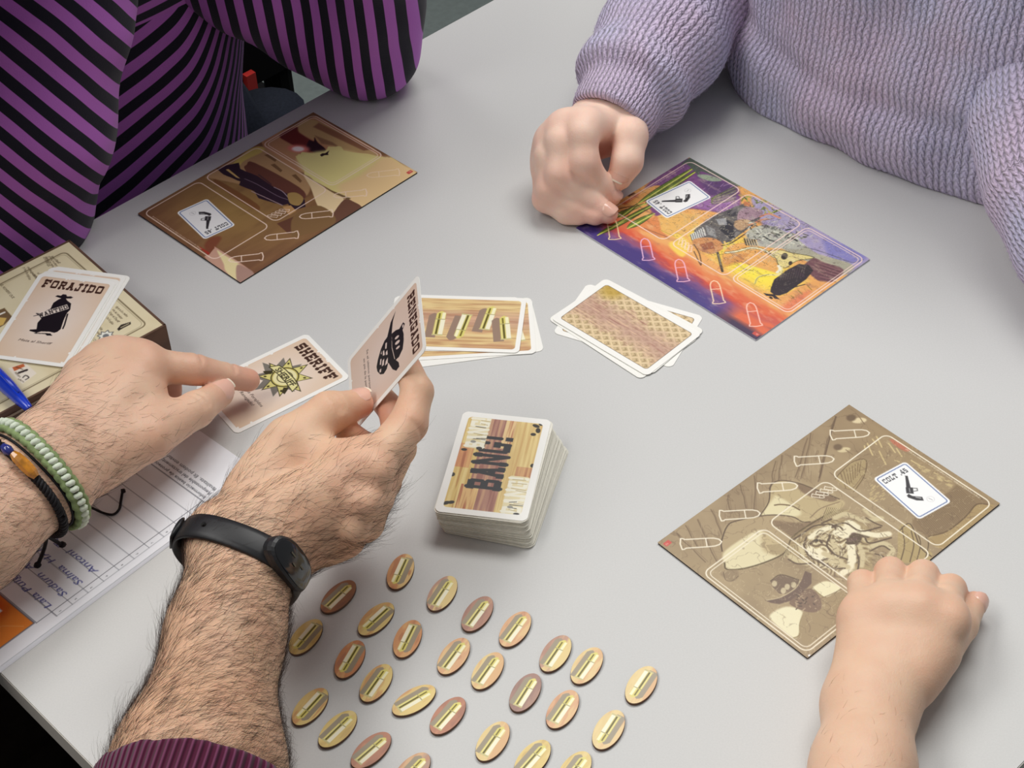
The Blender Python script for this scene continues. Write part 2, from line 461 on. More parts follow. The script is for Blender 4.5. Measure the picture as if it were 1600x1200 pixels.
def brass_bullet(A, base, tip, wid, shadow=(150, 140, 120), soff=None):
    b, t = np.asarray(base, float), np.asarray(tip, float)
    d = t - b; L = np.linalg.norm(d); d = d / L; n = np.array([-d[1], d[0]]); w = wid / 2
    def sh(o0, o1, a0, a1, col, rnd=False, off=(0, 0)):
        Q = lambda a, o: b + d * (a * L) + n * (o * w) + np.array(off)
        if rnd: p = [Q(a0, o0), Q(a0, o1), Q(a1 - .12, o1), Q(a1 - .04, o1 * .75 + o0 * .25), Q(a1, (o0 + o1) / 2), Q(a1 - .04, o0 * .75 + o1 * .25), Q(a1 - .12, o0)]
        else: p = [Q(a0, o0), Q(a0, o1), Q(a1, o1), Q(a1, o0)]
        A.poly(p, col, raw=True)
    so = np.array(soff if soff is not None else (w * .9, w * .2))
    sh(-1.05, 1.05, -.02, 1, shadow, True, so)
    sh(-.95, .95, .6, 1, (226, 214, 120), True)
    sh(-1, 1, 0, .66, (214, 200, 116))
    sh(-1.0, -.1, 0, .66, (248, 243, 214)); sh(-.85, -.2, .66, .93, (250, 244, 200))
    sh(.1, .48, .02, .64, (96, 88, 30)); sh(.15, .5, .67, .9, (120, 108, 34))
    sh(.62, .85, .02, .64, (240, 228, 150)); sh(-1, 1, .635, .66, (170, 160, 110))
    sh(-1.1, 1.1, -.02, .03, (206, 196, 140))
# ------------------------------------------------------------------ floor and table
def quad_floor():
    v = [(-4, -3, 0), (4, -3, 0), (4, 5, 0), (-4, 5, 0), (-4, -3, -.05), (4, -3, -.05), (4, 5, -.05), (-4, 5, -.05)]
    f = [[0, 1, 2, 3], [7, 6, 5, 4], [0, 4, 5, 1], [1, 5, 6, 2], [2, 6, 7, 3], [3, 7, 4, 0]]
    me = mesh_data('floor', v, f); me.materials.append(MT['floor'])
    o = bpy.data.objects.new('floor', me); COL.objects.link(o); o['kind'] = 'structure'
quad_floor()
MT['wall'] = mat('painted_wall', (226, 224, 216), 0.8, 0.2)
for nm, a, b in (('wall_back', (-4, 5, 0), (4, 5.1, 2.9)), ('wall_left', (-4.1, -3, 0), (-4, 5, 2.9))):
    c = [(a[i] + b[i]) / 2 for i in range(3)]; h = [(b[i] - a[i]) / 2 for i in range(3)]
    v, f = box_vf(c, (h[0], 0, 0), (0, h[1], 0), (0, 0, h[2]))
    me = mesh_data(nm, v, f); me.materials.append(MT['wall']); o = bpy.data.objects.new(nm, me); COL.objects.link(o); o['kind'] = 'structure'
TL_, TWD = 0.80, 0.7975
def table():
    c = tb(TL_ / 2, TWD / 2, -TABLE_Z * 1000)
    t = thing('table', c, 'light grey laminate table the whole game lies on', 'table')
    def slab(a0, b0, a1, b1, z0, z1, r=.006):
        o = rrect(a1 - a0, b1 - b0, r, 4); n = len(o)
        ctr = tb((a0 + a1) / 2, (b0 + b1) / 2)
        v, f = prism(np.c_[o[:, 0], -o[:, 1]][::-1], z0, z1)
        V = ctr + v[:, :1] * E1 - 0 * v + v[:, 1:2] * E2 + np.array([0, 0, 1]) * v[:, 2:3]
        fw = [x[::-1] for x in f]
        return V, fw
    V, F = slab(.0006, .0006, TL_ - .0006, TWD - .0006, -.0012, 0.0); part('laminate_top', V, F, MT['table'], t)
    V, F = slab(0, 0, TL_, TWD, -.017, -.0007); part('edge_band', V, F, MT['table_edge'], t)
    V, F = slab(.002, .002, TL_ - .002, TWD - .002, -.0178, -.0166); part('underside', V, F, MT['table_under'], t)
    for a, b in ((.05, .05), (.05, TWD - .05), (TL_ - .05, .05), (TL_ - .05, TWD - .05)):
        V, F = tube([tb(a, b, -740), tb(a, b, -22)], .0175, 14); part('leg', V, F, MT['metal'], t, smooth=False)
    for p, q in (((.05, .05), (TL_ - .05, .05)), ((.05, TWD - .05), (TL_ - .05, TWD - .05)), ((.05, .05), (.05, TWD - .05)), ((TL_ - .05, .05), (TL_ - .05, TWD - .05))):
        A_, B_ = tb(*p, -42), tb(*q, -42); d = (B_ - A_) / 2; n = np.cross(d / np.linalg.norm(d), [0, 0, 1])
        V, F = box_vf((A_ + B_) / 2, d, n * .01, np.array([0, 0, .0195])); part('rail', V, F, MT['metal'], t)
table()
# ------------------------------------------------------------------ character boards (three, 180 x 125 mm, same printed layout)
MW, MH, MTK = 180.6, 125.0, 1.3
def board_pose(c, deg):
    X, Y = frame2(deg); O = np.array([c[0], c[1], 0]) - X * MW / 2000 - Y * MH / 2000
    return O, X, Y
def board_tf(O, X, Y, crop=None):
    def tf(u, v):
        if crop: u, v = crop[0] + crop[2] * u, crop[1] + crop[2] * v
        p = at(u, v, MTK) - O
        return (p @ X * 1000, p @ Y * 1000)
    return tf
def gun_icon(A, cx, cy, s, ang, flip=1, col=(50, 48, 50)):
    a = math.radians(ang)
    def T(pts): return [(cx + s * (x * math.cos(a) - y * flip * math.sin(a)), cy + s * (x * math.sin(a) + y * flip * math.cos(a))) for x, y in pts]
    A.poly(T([(-.2, .1), (1.0, .16), (1.02, .34), (.95, .3), (-.2, .38)]), col, raw=True)
    A.poly(T([(-.45, 0), (.05, -.02), (.08, .4), (-.4, .42)]), col, raw=True)
    A.line(T([(-.3, .2), (-.02, .2)]), .06 * s, (150, 150, 150), raw=True)
    A.line(T([(-.25, .0), (-.2, -.25), (-.02, -.25), (.0, 0)]), .06 * s, (90, 90, 90), raw=True)
    A.poly(T([(-.45, .3), (-.62, .1), (-.7, -.45), (-1.0, -.5), (-.98, -.1), (-.75, .35), (-.6, .42)]), col, raw=True)
    A.line(T([(-.72, -.1), (-.8, -.35)]), .08 * s, (170, 170, 170), raw=True)
def board_layout(A, lw, lcol, dbl=True, bcols=None):
    A.clip = None; A.tf = None
    R = lambda x0, y0, x1, y1, r=5: A.rr(x0, y0, x1, y1, r)
    A.line(R(123, 3.2, 177, 90), lw, lcol, closed=True, raw=True)
    A.line(R(62.5, 2.6, 116.2, 89), lw, lcol, closed=True, raw=True)
    A.line(R(2.4, 3, 57.2, 88), lw, lcol, closed=True, raw=True)
    if dbl: A.line(R(4.6, 5.2, 55, 85.8, 4), lw * .7, lcol, closed=True, raw=True)
    for k in range(5):
        c = lcol if bcols is None else bcols[k]
        bullet_icon(A, (9.9 + 35.05 * k, 113.8), (29.6 + 35.05 * k, 98.0), c, wd=lw)
    for k in range(4):
        bullet_icon(A, (100 + 3.6 * k, 86 - .4 * k), (104.5 + 3.6 * k, 79.5 - .4 * k), lcol, wd=.5, wid=2.6)
    # the revolver card printed on the board
    a = math.radians(-8.7); c = np.array([149.5, 45.4])
    rot = lambda p: np.c_[c[0] + p[:, 0] * math.cos(a) - p[:, 1] * math.sin(a), c[1] + p[:, 0] * math.sin(a) + p[:, 1] * math.cos(a)]
    A.poly(rot(rrect(27.4, 43.6, 2.6)), (250, 250, 248), raw=True)
    A.line(rot(rrect(24.2, 40.4, 1.6)), .75, (96, 118, 168), closed=True, raw=True)
    t = rot(np.array([[-10.2, 13.6]]))[0]
    A.slab('COLT .45', t[0], t[1], 4.0, 19.5, (58, 58, 62), ang=-8.7, st=.2, slabh=.22)
    g = rot(np.array([[1.5, 1.0]]))[0]
    gun_icon(A, g[0], g[1], 11, 56 - 8.7)
    o = rot(np.array([[4.4, -12.6]]))[0]
    A.line([(o[0] + 2.4 * math.cos(q), o[1] + 2.4 * math.sin(q)) for q in np.linspace(0, 6.28, 16)], .25, (175, 175, 175), raw=True)
    A.line([(o[0] - .3, o[1] + 1.2), (o[0] + .2, o[1] - 1.2)], .35, (120, 120, 120), raw=True)
    A.text('INFORMACIONES: www.dvgiochi.com - DVG9105 Bang!', 175.6, 12, 1.15, lcol, ang=90, width=60, alpha=.85)
    A.poly(A.rr(1.6, 118.6, 6.6, 122.0, .6), (205, 84, 74), raw=True)
    A.text('da', 2.3, 119.4, 1.6, (235, 190, 170))

def rough_outline(pts, amp, seed, n=5):
    r = np.random.default_rng(seed); out = []
    P = np.asarray(pts, float)
    for i in range(len(P)):
        a, b = P[i], P[(i + 1) % len(P)]
        for t in np.arange(n) / n:
            out.append(a + (b - a) * t + r.normal(0, amp, 2))
    return out

# --- board of the duel street (brown and cream)
def art_street(tfm):
    A = Art(MW, MH, 0.45, (132, 94, 62))
    sh = (A.ny, A.nx); gx, gy = np.meshgrid(A.x / MW, A.y / MH)
    A.full(np.clip((gx - .62) * 2.2 + .2 * (fbm(sh, 60, 2) - .5), 0, 1) * .75, (112, 72, 54))
    A.full(np.clip(1 - np.hypot((gx - .72) * 2.1, (gy - .42) * 1.1) * 1.35, 0, 1), (160, 128, 74))
    A.grain((96, 62, 44), (172, 134, 84), (60, 14), 5, .25)
    A1 = lambda: setattr(A, 'tf', tfm((210, 260, .1583))); A2 = lambda: setattr(A, 'tf', tfm((310, 170, .21875)))
    A2()
    # cream dust cloud and street opening to the right
    A.poly([(300, 340), (430, 270), (560, 300), (720, 440), (800, 560), (700, 640), (300, 540), (110, 500), (60, 480)], (186, 148, 104), soft=2)
    A.poly([(345, 400), (400, 385), (720, 560), (760, 640), (640, 640), (420, 520), (330, 430)], (110, 66, 52), soft=.8)      # dark house
    for a, b in (((470, 330), (560, 375)), ((515, 400), (600, 450)), ((665, 475), (740, 525))):
        A.poly([a, (a[0] + 30, a[1] - 8), (b[0], b[1] - 10), (b[0] - 12, b[1] + 4)], (126, 92, 60))
    A.poly([(240, 400), (350, 300), (430, 270), (470, 300), (330, 370), (290, 410)], (214, 190, 104), soft=2)
    A.poly([(110, 520), (150, 515), (420, 680), (400, 720), (180, 580)], (128, 84, 48), soft=1)
    A.poly([(480, 200), (700, 120), (820, 60), (900, 90), (1320, 340), (1130, 450), (760, 460), (540, 330), (460, 260)], (196, 146, 104), soft=1)
    A.poly([(700, 130), (830, 80), (1250, 310), (1290, 340), (1040, 290), (900, 250), (740, 180)], (200, 166, 112), soft=2)
    A.poly([(820, 130), (860, 100), (1240, 290), (1180, 300)], (150, 104, 74), soft=2)
    A.poly([(830, 190), (960, 240), (1000, 270), (880, 250)], (150, 112, 78), soft=2)
    # gunman arm: dark silhouette from the upper left, muzzle flash
    A.poly([(580, 190), (700, 130), (720, 170), (820, 230), (830, 205), (855, 245), (905, 285), (910, 310), (870, 330), (760, 300), (640, 240)], (112, 44, 38), soft=2)
    A.poly([(790, 225), (825, 235), (830, 205), (850, 240), (905, 285), (905, 318), (868, 325), (800, 300), (770, 280)], (46, 26, 30), soft=.5)
    A.ell((715, 285), 9, 5, (226, 130, 116), soft=5, ang=-60); A.ell((712, 287), 5, 3.4, (255, 242, 236), soft=3, ang=-60)
    # cloud of light
    A.poly(rough_outline([(690, 345), (740, 310), (880, 330), (930, 270), (1020, 270), (1040, 300), (1330, 345), (1380, 350), (1560, 470), (1160, 720), (1060, 640), (940, 575), (760, 470), (740, 400)], 2.0, 3), (232, 216, 142), soft=.8)
    A.poly([(1330, 345), (1440, 385), (1560, 470), (1170, 715), (1000, 560), (1150, 480)], (238, 205, 150), soft=8)
    A.poly([(720, 340), (1000, 290), (1200, 340), (1250, 380), (950, 550), (760, 450)], (238, 226, 150), soft=6)
    A.poly([(868, 330), (885, 318), (905, 318), (935, 298), (925, 320), (930, 330), (900, 332), (880, 342)], (40, 24, 26))
    A.poly([(750, 470), (830, 520), (960, 600), (1040, 650), (960, 745), (900, 740), (850, 690), (800, 560)], (240, 214, 166), soft=1)
    A.poly([(1040, 650), (1100, 660), (1165, 720), (970, 830), (960, 760)], (112, 76, 58), soft=.6)
    A.poly([(920, 570), (1090, 640), (1070, 650), (930, 580)], (120, 96, 60), soft=.8)
    # lower dark wedge and floor light
    A.poly([(560, 820), (680, 770), (665, 890), (640, 890)], (104, 66, 48)); A.poly([(680, 770), (840, 690), (960, 750), (960, 830), (700, 914), (665, 890)], (134, 102, 64), soft=1)
    # the sprawled figure in black
    A.poly(rough_outline([(130, 430), (190, 405), (290, 385), (300, 430), (420, 480), (540, 560), (640, 610), (760, 650), (765, 700), (670, 730), (640, 680), (600, 690), (500, 660), (430, 640), (400, 590), (290, 545), (300, 520), (180, 470)], .5, 8), (48, 32, 44))
    A.poly([(195, 435), (215, 430), (300, 500), (270, 490)], (214, 180, 112))
    A.line([(330, 500), (420, 540), (560, 620), (640, 650)], .7, (120, 100, 116)); A.line([(380, 590), (470, 630), (600, 690)], .8, (176, 150, 150))
    A.line([(540, 560), (600, 590), (650, 640), (700, 660)], .7, (170, 150, 160)); A.line([(430, 470), (520, 540)], 1.2, (70, 44, 50))
    A.poly([(640, 605), (700, 600), (750, 640), (720, 690), (660, 680), (640, 640)], (172, 140, 84), soft=.5)
    A.poly([(600, 700), (660, 690), (700, 730), (650, 760)], (196, 150, 96), soft=.5)
    A1()
    A.poly([(690, 780), (760, 700), (860, 700), (800, 800), (740, 880)], (128, 66, 44), soft=3, alpha=.8)
    A.poly([(640, 790), (740, 850), (740, 885), (650, 810)], (166, 52, 38), soft=1)
    A.poly([(790, 810), (820, 810), (1180, 1060), (1060, 1160), (710, 915), (740, 870)], (204, 160, 138), soft=.6)
    A.poly([(815, 830), (880, 870), (1050, 980), (1030, 1080), (1000, 1130), (900, 1030), (880, 960)], (236, 220, 166), soft=1.5)
    A.poly([(1010, 980), (1080, 990), (1180, 1060), (1060, 1160), (1010, 1120)], (176, 140, 126), soft=1.5)
    rid = lambda f, w: np.clip(1.4 - np.abs(f - .5) / w, 0, 1)
    A.full(rid(fbm(sh, (26, 18), 141, 3), .008) * np.clip((gx - 50) / 20, 0, 1) * .25, (84, 52, 40))
    board_layout(A, .8, (252, 226, 208), bcols=[(250, 222, 190), (250, 222, 200), (250, 224, 205), (252, 226, 208), (252, 226, 208)])
    return A

# --- board of the desert sunset (purple, orange, yellow)
def art_sunset(tfm):
    A = Art(MW, MH, 0.45, (240, 176, 100))
    sh = (A.ny, A.nx); gx, gy = np.meshgrid(A.x, A.y)
    wob = (fbm(sh, (70, 26), 4) - .5) * 22
    yy = gy + wob
    A.full(np.clip((yy - 76) / 10, 0, 1), (240, 176, 106)); A.full(np.clip((yy - 88) / 9, 0, 1), (228, 122, 78))
    A.full(np.clip((yy - 97) / 8 , 0, 1), (214, 78, 58)); A.full(np.clip((yy - 103 - (gx - 90) * .02) / 7, 0, 1), (134, 84, 130)); A.full(np.clip((yy - 111) / 8, 0, 1), (78, 66, 132))
    A.full(np.clip((40 - gx) / 14, 0, 1) * np.clip((yy - 100) / 8, 0, 1), (226, 112, 76)); A.full(np.clip((45 - gx) / 20, 0, 1) * np.clip((gy - 116) / 5, 0, 1), (74, 58, 84))
    # yellow glow low down, orange to the left
    A.full(np.clip(1 - np.hypot((gx - 62) / 62, (gy - 62) / 22), 0, 1) ** .6, (254, 232, 84))
    A.full(np.clip(1.25 - np.hypot((gx - 48) / 30, (gy - 70) / 15), 0, 1), (254, 232, 76)); A.full(np.clip((gy - 111 + wob) / 6, 0, 1) * np.clip((gx - 60) / 30, 0, 1), (70, 54, 124))
    A.full(np.clip(1 - np.hypot((gx - 100) / 20, (gy - 64) / 14), 0, 1) ** .5, (252, 230, 80))
    C3 = lambda: setattr(A, 'tf', tfm((890, 240, 1 / 6))); C4 = lambda: setattr(A, 'tf', tfm((1080, 280, .21674)))
    C3()
    # mesa, purple sky corner
    A.poly([(760, 260), (1000, 100), (1120, 45), (1560, 290), (1560, 560), (1330, 540), (1100, 520), (900, 600), (780, 560), (700, 380)], (124, 76, 130), soft=3)
    A.poly([(1180, 180), (1560, 300), (1560, 420), (1300, 400)], (96, 66, 112), soft=6)
    A.poly([(1250, 420), (1560, 400), (1560, 560), (1250, 520), (1180, 500)], (160, 112, 168), soft=5)
    for k in range(26):
        r = np.random.default_rng(k + 40); x, y = r.uniform(1180, 1540), r.uniform(300, 520)
        A.line([(x, y), (x + r.uniform(30, 70), y - r.uniform(-5, 35))], .5, (206, 170, 206), alpha=.7)
    A.poly([(560, 400), (800, 300), (870, 340), (640, 480), (480, 540), (460, 470)], (236, 172, 96), soft=2)
    A.poly([(480, 470), (660, 360), (640, 400), (520, 480)], (214, 110, 62), soft=2)
    A.poly([(800, 600), (920, 560), (1100, 560), (1230, 600), (1150, 700), (1040, 780), (860, 730), (760, 700)], (238, 186, 104), soft=2)
    A.poly([(820, 590), (700, 640), (640, 700), (860, 780), (920, 780), (860, 720)], (226, 142, 84), soft=1.5)
    A.line([(820, 600), (1050, 600)], .4, (196, 130, 60)); A.line([(700, 700), (860, 760), (920, 785)], .5, (150, 96, 60))
    A.line([(860, 720), (950, 760), (1010, 745), (1090, 800)], .5, (130, 110, 40))
    A.poly([(860, 720), (950, 765), (1010, 748), (1100, 800), (1120, 880), (1060, 970), (960, 900), (930, 840), (1000, 800)], (250, 212, 96), soft=3)
    # cactus / yucca leaves, green with dark outline
    for (a, b, wd) in (((1200, 110), (640, 470), 3.4), ((1210, 150), (700, 480), 3.0), ((700, 470), (240, 670), 2.8), ((760, 500), (260, 765), 3.0), ((900, 420), (460, 650), 2.2), ((790, 560), (540, 700), 4.2), ((640, 470), (470, 600), 2.4)):
        pa, pb = A.P([a, b]); dd = pb - pa; nn = np.array([-dd[1], dd[0]]) / np.linalg.norm(dd); lf = lambda w_: [pa, pa + dd * .3 + nn * w_ * .5, pa + dd * .75 + nn * w_ * .62, pb, pa + dd * .75 - nn * w_ * .62, pa + dd * .3 - nn * w_ * .5]
        A.poly(A._cat(lf(wd + 1.2), True), (62, 62, 30), raw=True); A.poly(A._cat(lf(wd), True), (112, 136, 48), raw=True); A.line([pa + nn * wd * .15, pb + nn * wd * .1], wd * .3, (214, 212, 104), raw=True); A.line([pa - nn * wd * .3, pa + dd * .8 - nn * wd * .3], .35, (60, 84, 30), raw=True)
    A.line([(560, 500), (450, 520), (640, 480)], .8, (120, 70, 40)); A.line([(480, 540), (600, 500), (650, 490)], .5, (80, 60, 30))
    A.poly([(540, 400), (560, 405), (620, 370), (600, 365), (560, 385)], (84, 50, 40))
    A.poly([(1110, 50), (1180, 60), (1560, 270), (1560, 300), (1250, 170), (1210, 200), (1100, 100), (1040, 110)], (84, 96, 84), soft=1.2)
    A.poly([(1200, 200), (1300, 200), (1430, 250), (1330, 260), (1230, 230)], (150, 164, 142), soft=1.5)
    for k in range(9): A.line([(1560, 300 + k * 16), (1400 - k * 6, 380 + k * 12), (1330, 420)], .7, (150, 170, 84) if k % 2 else (90, 100, 60), alpha=.9)
    A.text('INFORMACIONES', 0, 0, .1, (255, 255, 255))
    C4()
    # hills & lavender sky of the lower right
    A.poly([(430, 130), (560, 170), (870, 330), (1290, 570), (1180, 690), (1000, 640), (860, 560), (640, 480), (560, 400), (500, 300)], (176, 164, 200), soft=3)
    A.poly([(960, 420), (1240, 540), (1230, 590), (1120, 600), (1000, 560)], (142, 138, 198), soft=5)
    A.poly([(640, 480), (780, 460), (920, 540), (1130, 600), (1170, 650), (1060, 700), (900, 620), (760, 560)], (176, 172, 150), soft=2)
    A.line([(700, 470), (860, 500), (1020, 550), (1160, 600), (1240, 580)], .6, (90, 90, 110))
    A.poly([(880, 570), (960, 600), (1100, 655), (1010, 745), (930, 740), (850, 680), (800, 640)], (118, 80, 86), soft=1.5)
    for k in range(10): A.line([(880 + k * 6, 590 + k * 14), (1080 - k * 4, 660 + k * 9)], .6, (84, 56, 62) if k % 2 else (168, 124, 120), alpha=.7)
    A.poly([(980, 740), (1010, 760), (900, 860), (780, 900), (700, 950), (560, 900), (700, 820), (860, 740)], (236, 170, 100), soft=3)
    A.poly([(720, 870), (860, 800), (800, 880), (700, 960), (640, 930)], (232, 132, 92), soft=6)
    A.poly([(280, 480), (420, 460), (640, 520), (620, 660), (560, 660), (340, 600), (250, 620), (220, 560)], (240, 176, 96), soft=2)
    for k in range(12): A.line([(250 + k * 16, 560 - k * 3), (190 + k * 14, 650 - k * 4)], .5, (186, 116, 74), alpha=.8)
    # foliage on top
    r = np.random.default_rng(5)
    for k in range(60):
        x, y = r.uniform(360, 640), 110 + r.uniform(0, 130); x += (y - 110) * .6
        A.line([(x, y), (x + r.uniform(-40, 40), y + r.uniform(-26, 26))], 1.0, [(112, 128, 52), (170, 178, 80), (70, 76, 44), (196, 176, 96)][k % 4])
    for k in range(34):
        x, y = r.uniform(560, 860), r.uniform(280, 420)
        A.line([(x, y), (x + r.uniform(-30, 40), y + r.uniform(-24, 24))], .8, [(90, 88, 100), (150, 148, 160), (214, 212, 196)][k % 3], alpha=.8)
    # rider in black and grey
    A.poly(rough_outline([(20, 370), (110, 290), (240, 230), (340, 190), (420, 160), (440, 210), (520, 260), (480, 300), (440, 340), (350, 400), (300, 440), (230, 470), (120, 440), (30, 440)], 1.0, 2), (104, 100, 98), soft=.4)
    A.poly([(250, 290), (300, 320), (320, 420), (280, 430), (200, 360)], (56, 56, 62)); A.poly([(100, 330), (170, 360), (180, 420), (120, 400)], (150, 150, 148))
    A.poly([(180, 290), (250, 280), (260, 330), (200, 330)], (168, 168, 168)); A.poly([(240, 240), (330, 210), (340, 260), (280, 270)], (66, 64, 70))
    A.poly([(340, 240), (400, 200), (500, 220), (510, 260), (420, 300), (340, 310)], (176, 146, 156), soft=1)
    A.poly([(320, 300), (400, 290), (430, 320), (360, 370), (310, 340)], (196, 160, 122), soft=1)
    A.poly([(380, 160), (430, 170), (420, 200), (380, 190)], (206, 128, 84), soft=1)
    A.line([(500, 270), (560, 250), (640, 280)], 1.8, (222, 150, 116)); A.line([(420, 330), (520, 290), (560, 290)], 1.6, (226, 150, 110)); A.line([(520, 300), (600, 280)], .5, (120, 60, 50))
    for k in range(7): A.line([(0 + k * 14, 400 - k * 8), (16 + k * 14, 440 - k * 6)], 1.5, (226, 226, 218)); A.line([(-6 + k * 14, 402 - k * 8), (8 + k * 14, 446 - k * 6)], .5, (60, 60, 64))
    A.poly([(10, 440), (110, 420), (200, 440), (230, 500), (140, 540), (40, 500)], (214, 150, 96), soft=1); A.poly([(60, 470), (150, 450), (170, 500), (90, 510)], (170, 104, 70), soft=1)
    A.line([(20, 470), (60, 540), (70, 620), (20, 520)], .8, (90, 60, 44)); A.line([(190, 530), (225, 665)], 1.9, (70, 60, 50)); A.line([(195, 540), (215, 620)], .5, (180, 170, 130))
    A.line([(220, 480), (290, 460), (380, 400), (400, 390)], 1.0, (80, 60, 44)); A.line([(240, 450), (250, 480)], 1.4, (240, 200, 120))
    # skeletal horse / zebra greys
    r = np.random.default_rng(9)
    A.poly([(400, 380), (520, 330), (640, 360), (780, 440), (800, 500), (640, 500), (480, 480), (420, 440)], (186, 186, 172), soft=1.5)
    for k in range(90):
        x, y = r.uniform(400, 820), r.uniform(0, 1); y = 350 + (x - 400) * .22 + (y - .5) * 120
        A.line([(x, y), (x + r.uniform(-25, 35), y + r.uniform(-8, 22))], r.uniform(.5, 1.5), [(58, 60, 60), (226, 226, 210), (110, 112, 104), (150, 150, 128)][k % 4])
    for k in range(5): A.line([(385 + k * 18, 430 + k * 2), (400 + k * 18, 475)], 1.4, (40, 36, 34)); A.line([(394 + k * 18, 430 + k * 2), (408 + k * 18, 475)], 1.0, (238, 208, 150))
    # cattle skull with horns
    A.line([(250, 530), (330, 520), (430, 495), (520, 510), (600, 560)], 2.6, (120, 104, 50)); A.line([(250, 530), (330, 520), (430, 495), (520, 510), (600, 560)], 1.6, (250, 240, 196))
    A.poly([(560, 520), (640, 510), (720, 530), (860, 555), (880, 570), (760, 590), (680, 640), (630, 620), (610, 570)], (232, 214, 140)); A.line([(560, 520), (640, 510), (720, 530), (860, 555), (880, 570), (760, 590), (680, 640), (630, 620), (610, 570)], .6, (90, 84, 40), closed=True)
    A.ell((672, 556), 4, 2.4, (52, 46, 40), ang=120); A.ell((715, 605), 2.4, 1.4, (60, 50, 44), ang=120)
    A.line([(650, 620), (655, 660), (620, 690), (540, 690), (480, 710), (460, 750)], 1.5, (240, 226, 150)); A.line([(630, 625), (640, 650), (620, 672)], 2.2, (246, 240, 214)); A.line([(460, 755), (480, 712), (560, 686)], .5, (150, 140, 50))
    # black silhouette rider (third window)
    A.poly(rough_outline([(575, 780), (600, 720), (700, 650), (780, 610), (850, 620), (880, 660), (830, 720), (760, 770), (700, 815), (640, 840), (600, 835), (570, 810)], .8, 4), (54, 46, 50))
    A.poly([(520, 820), (560, 828), (600, 830), (640, 868), (600, 860), (585, 845), (540, 840)], (46, 38, 40)); A.line([(740, 780), (820, 758)], .8, (54, 46, 50)); A.ell((575, 855), 1.6, 1, (46, 38, 40))
    for k in range(10): A.line([(660 + k * 18, 660 - k * 3), (640 + k * 18, 730 - k * 3)], .5, (110, 94, 92), alpha=.6)
    for p in ((720, 840, 740, 860), (770, 800, 800, 830), (840, 770, 870, 800), (380, 650, 440, 660)): A.line([p[:2], p[2:]], .6, (150, 130, 40))
    sh2 = fbm(sh, (26, 9), 31)
    A.full(np.clip((sh2 - .62) * 4, 0, 1) * .35, (250, 236, 190)); A.full(np.clip((.38 - sh2) * 4, 0, 1) * .25, (80, 50, 80))
    f1, f2 = fbm(sh, (15, 11), 91, 3), fbm(sh, (11, 14), 97, 3); mk = np.clip((88 - gy) / 6, 0, 1) * np.clip((gx - 4) / 6, 0, 1)
    A.clip = None; rid = lambda f, w: np.clip(1.4 - np.abs(f - .5) / w, 0, 1)
    mid = np.clip(1.5 - np.hypot((gx - 88) / 40, (gy - 38) / 34), 0, 1)
    A.full(mk * rid(f1, .011) * (.35 + .4 * mid), (64, 46, 44)); A.full(mk * rid(f2, .010) * (.25 + .4 * mid), (250, 236, 206)); A.full(mk * rid(fbm(sh, (8, 7), 103, 2), .012) * mid * .6, (50, 44, 48))
    A.full(mk * np.clip((fbm(sh, (9, 9), 111, 2) - .6) * 8, 0, 1) * mid * .4, (196, 190, 178))
    board_layout(A, .8, (255, 226, 214), bcols=[(255, 206, 190), (255, 224, 190), (250, 190, 210), (240, 190, 222), (250, 224, 170)])
    return A

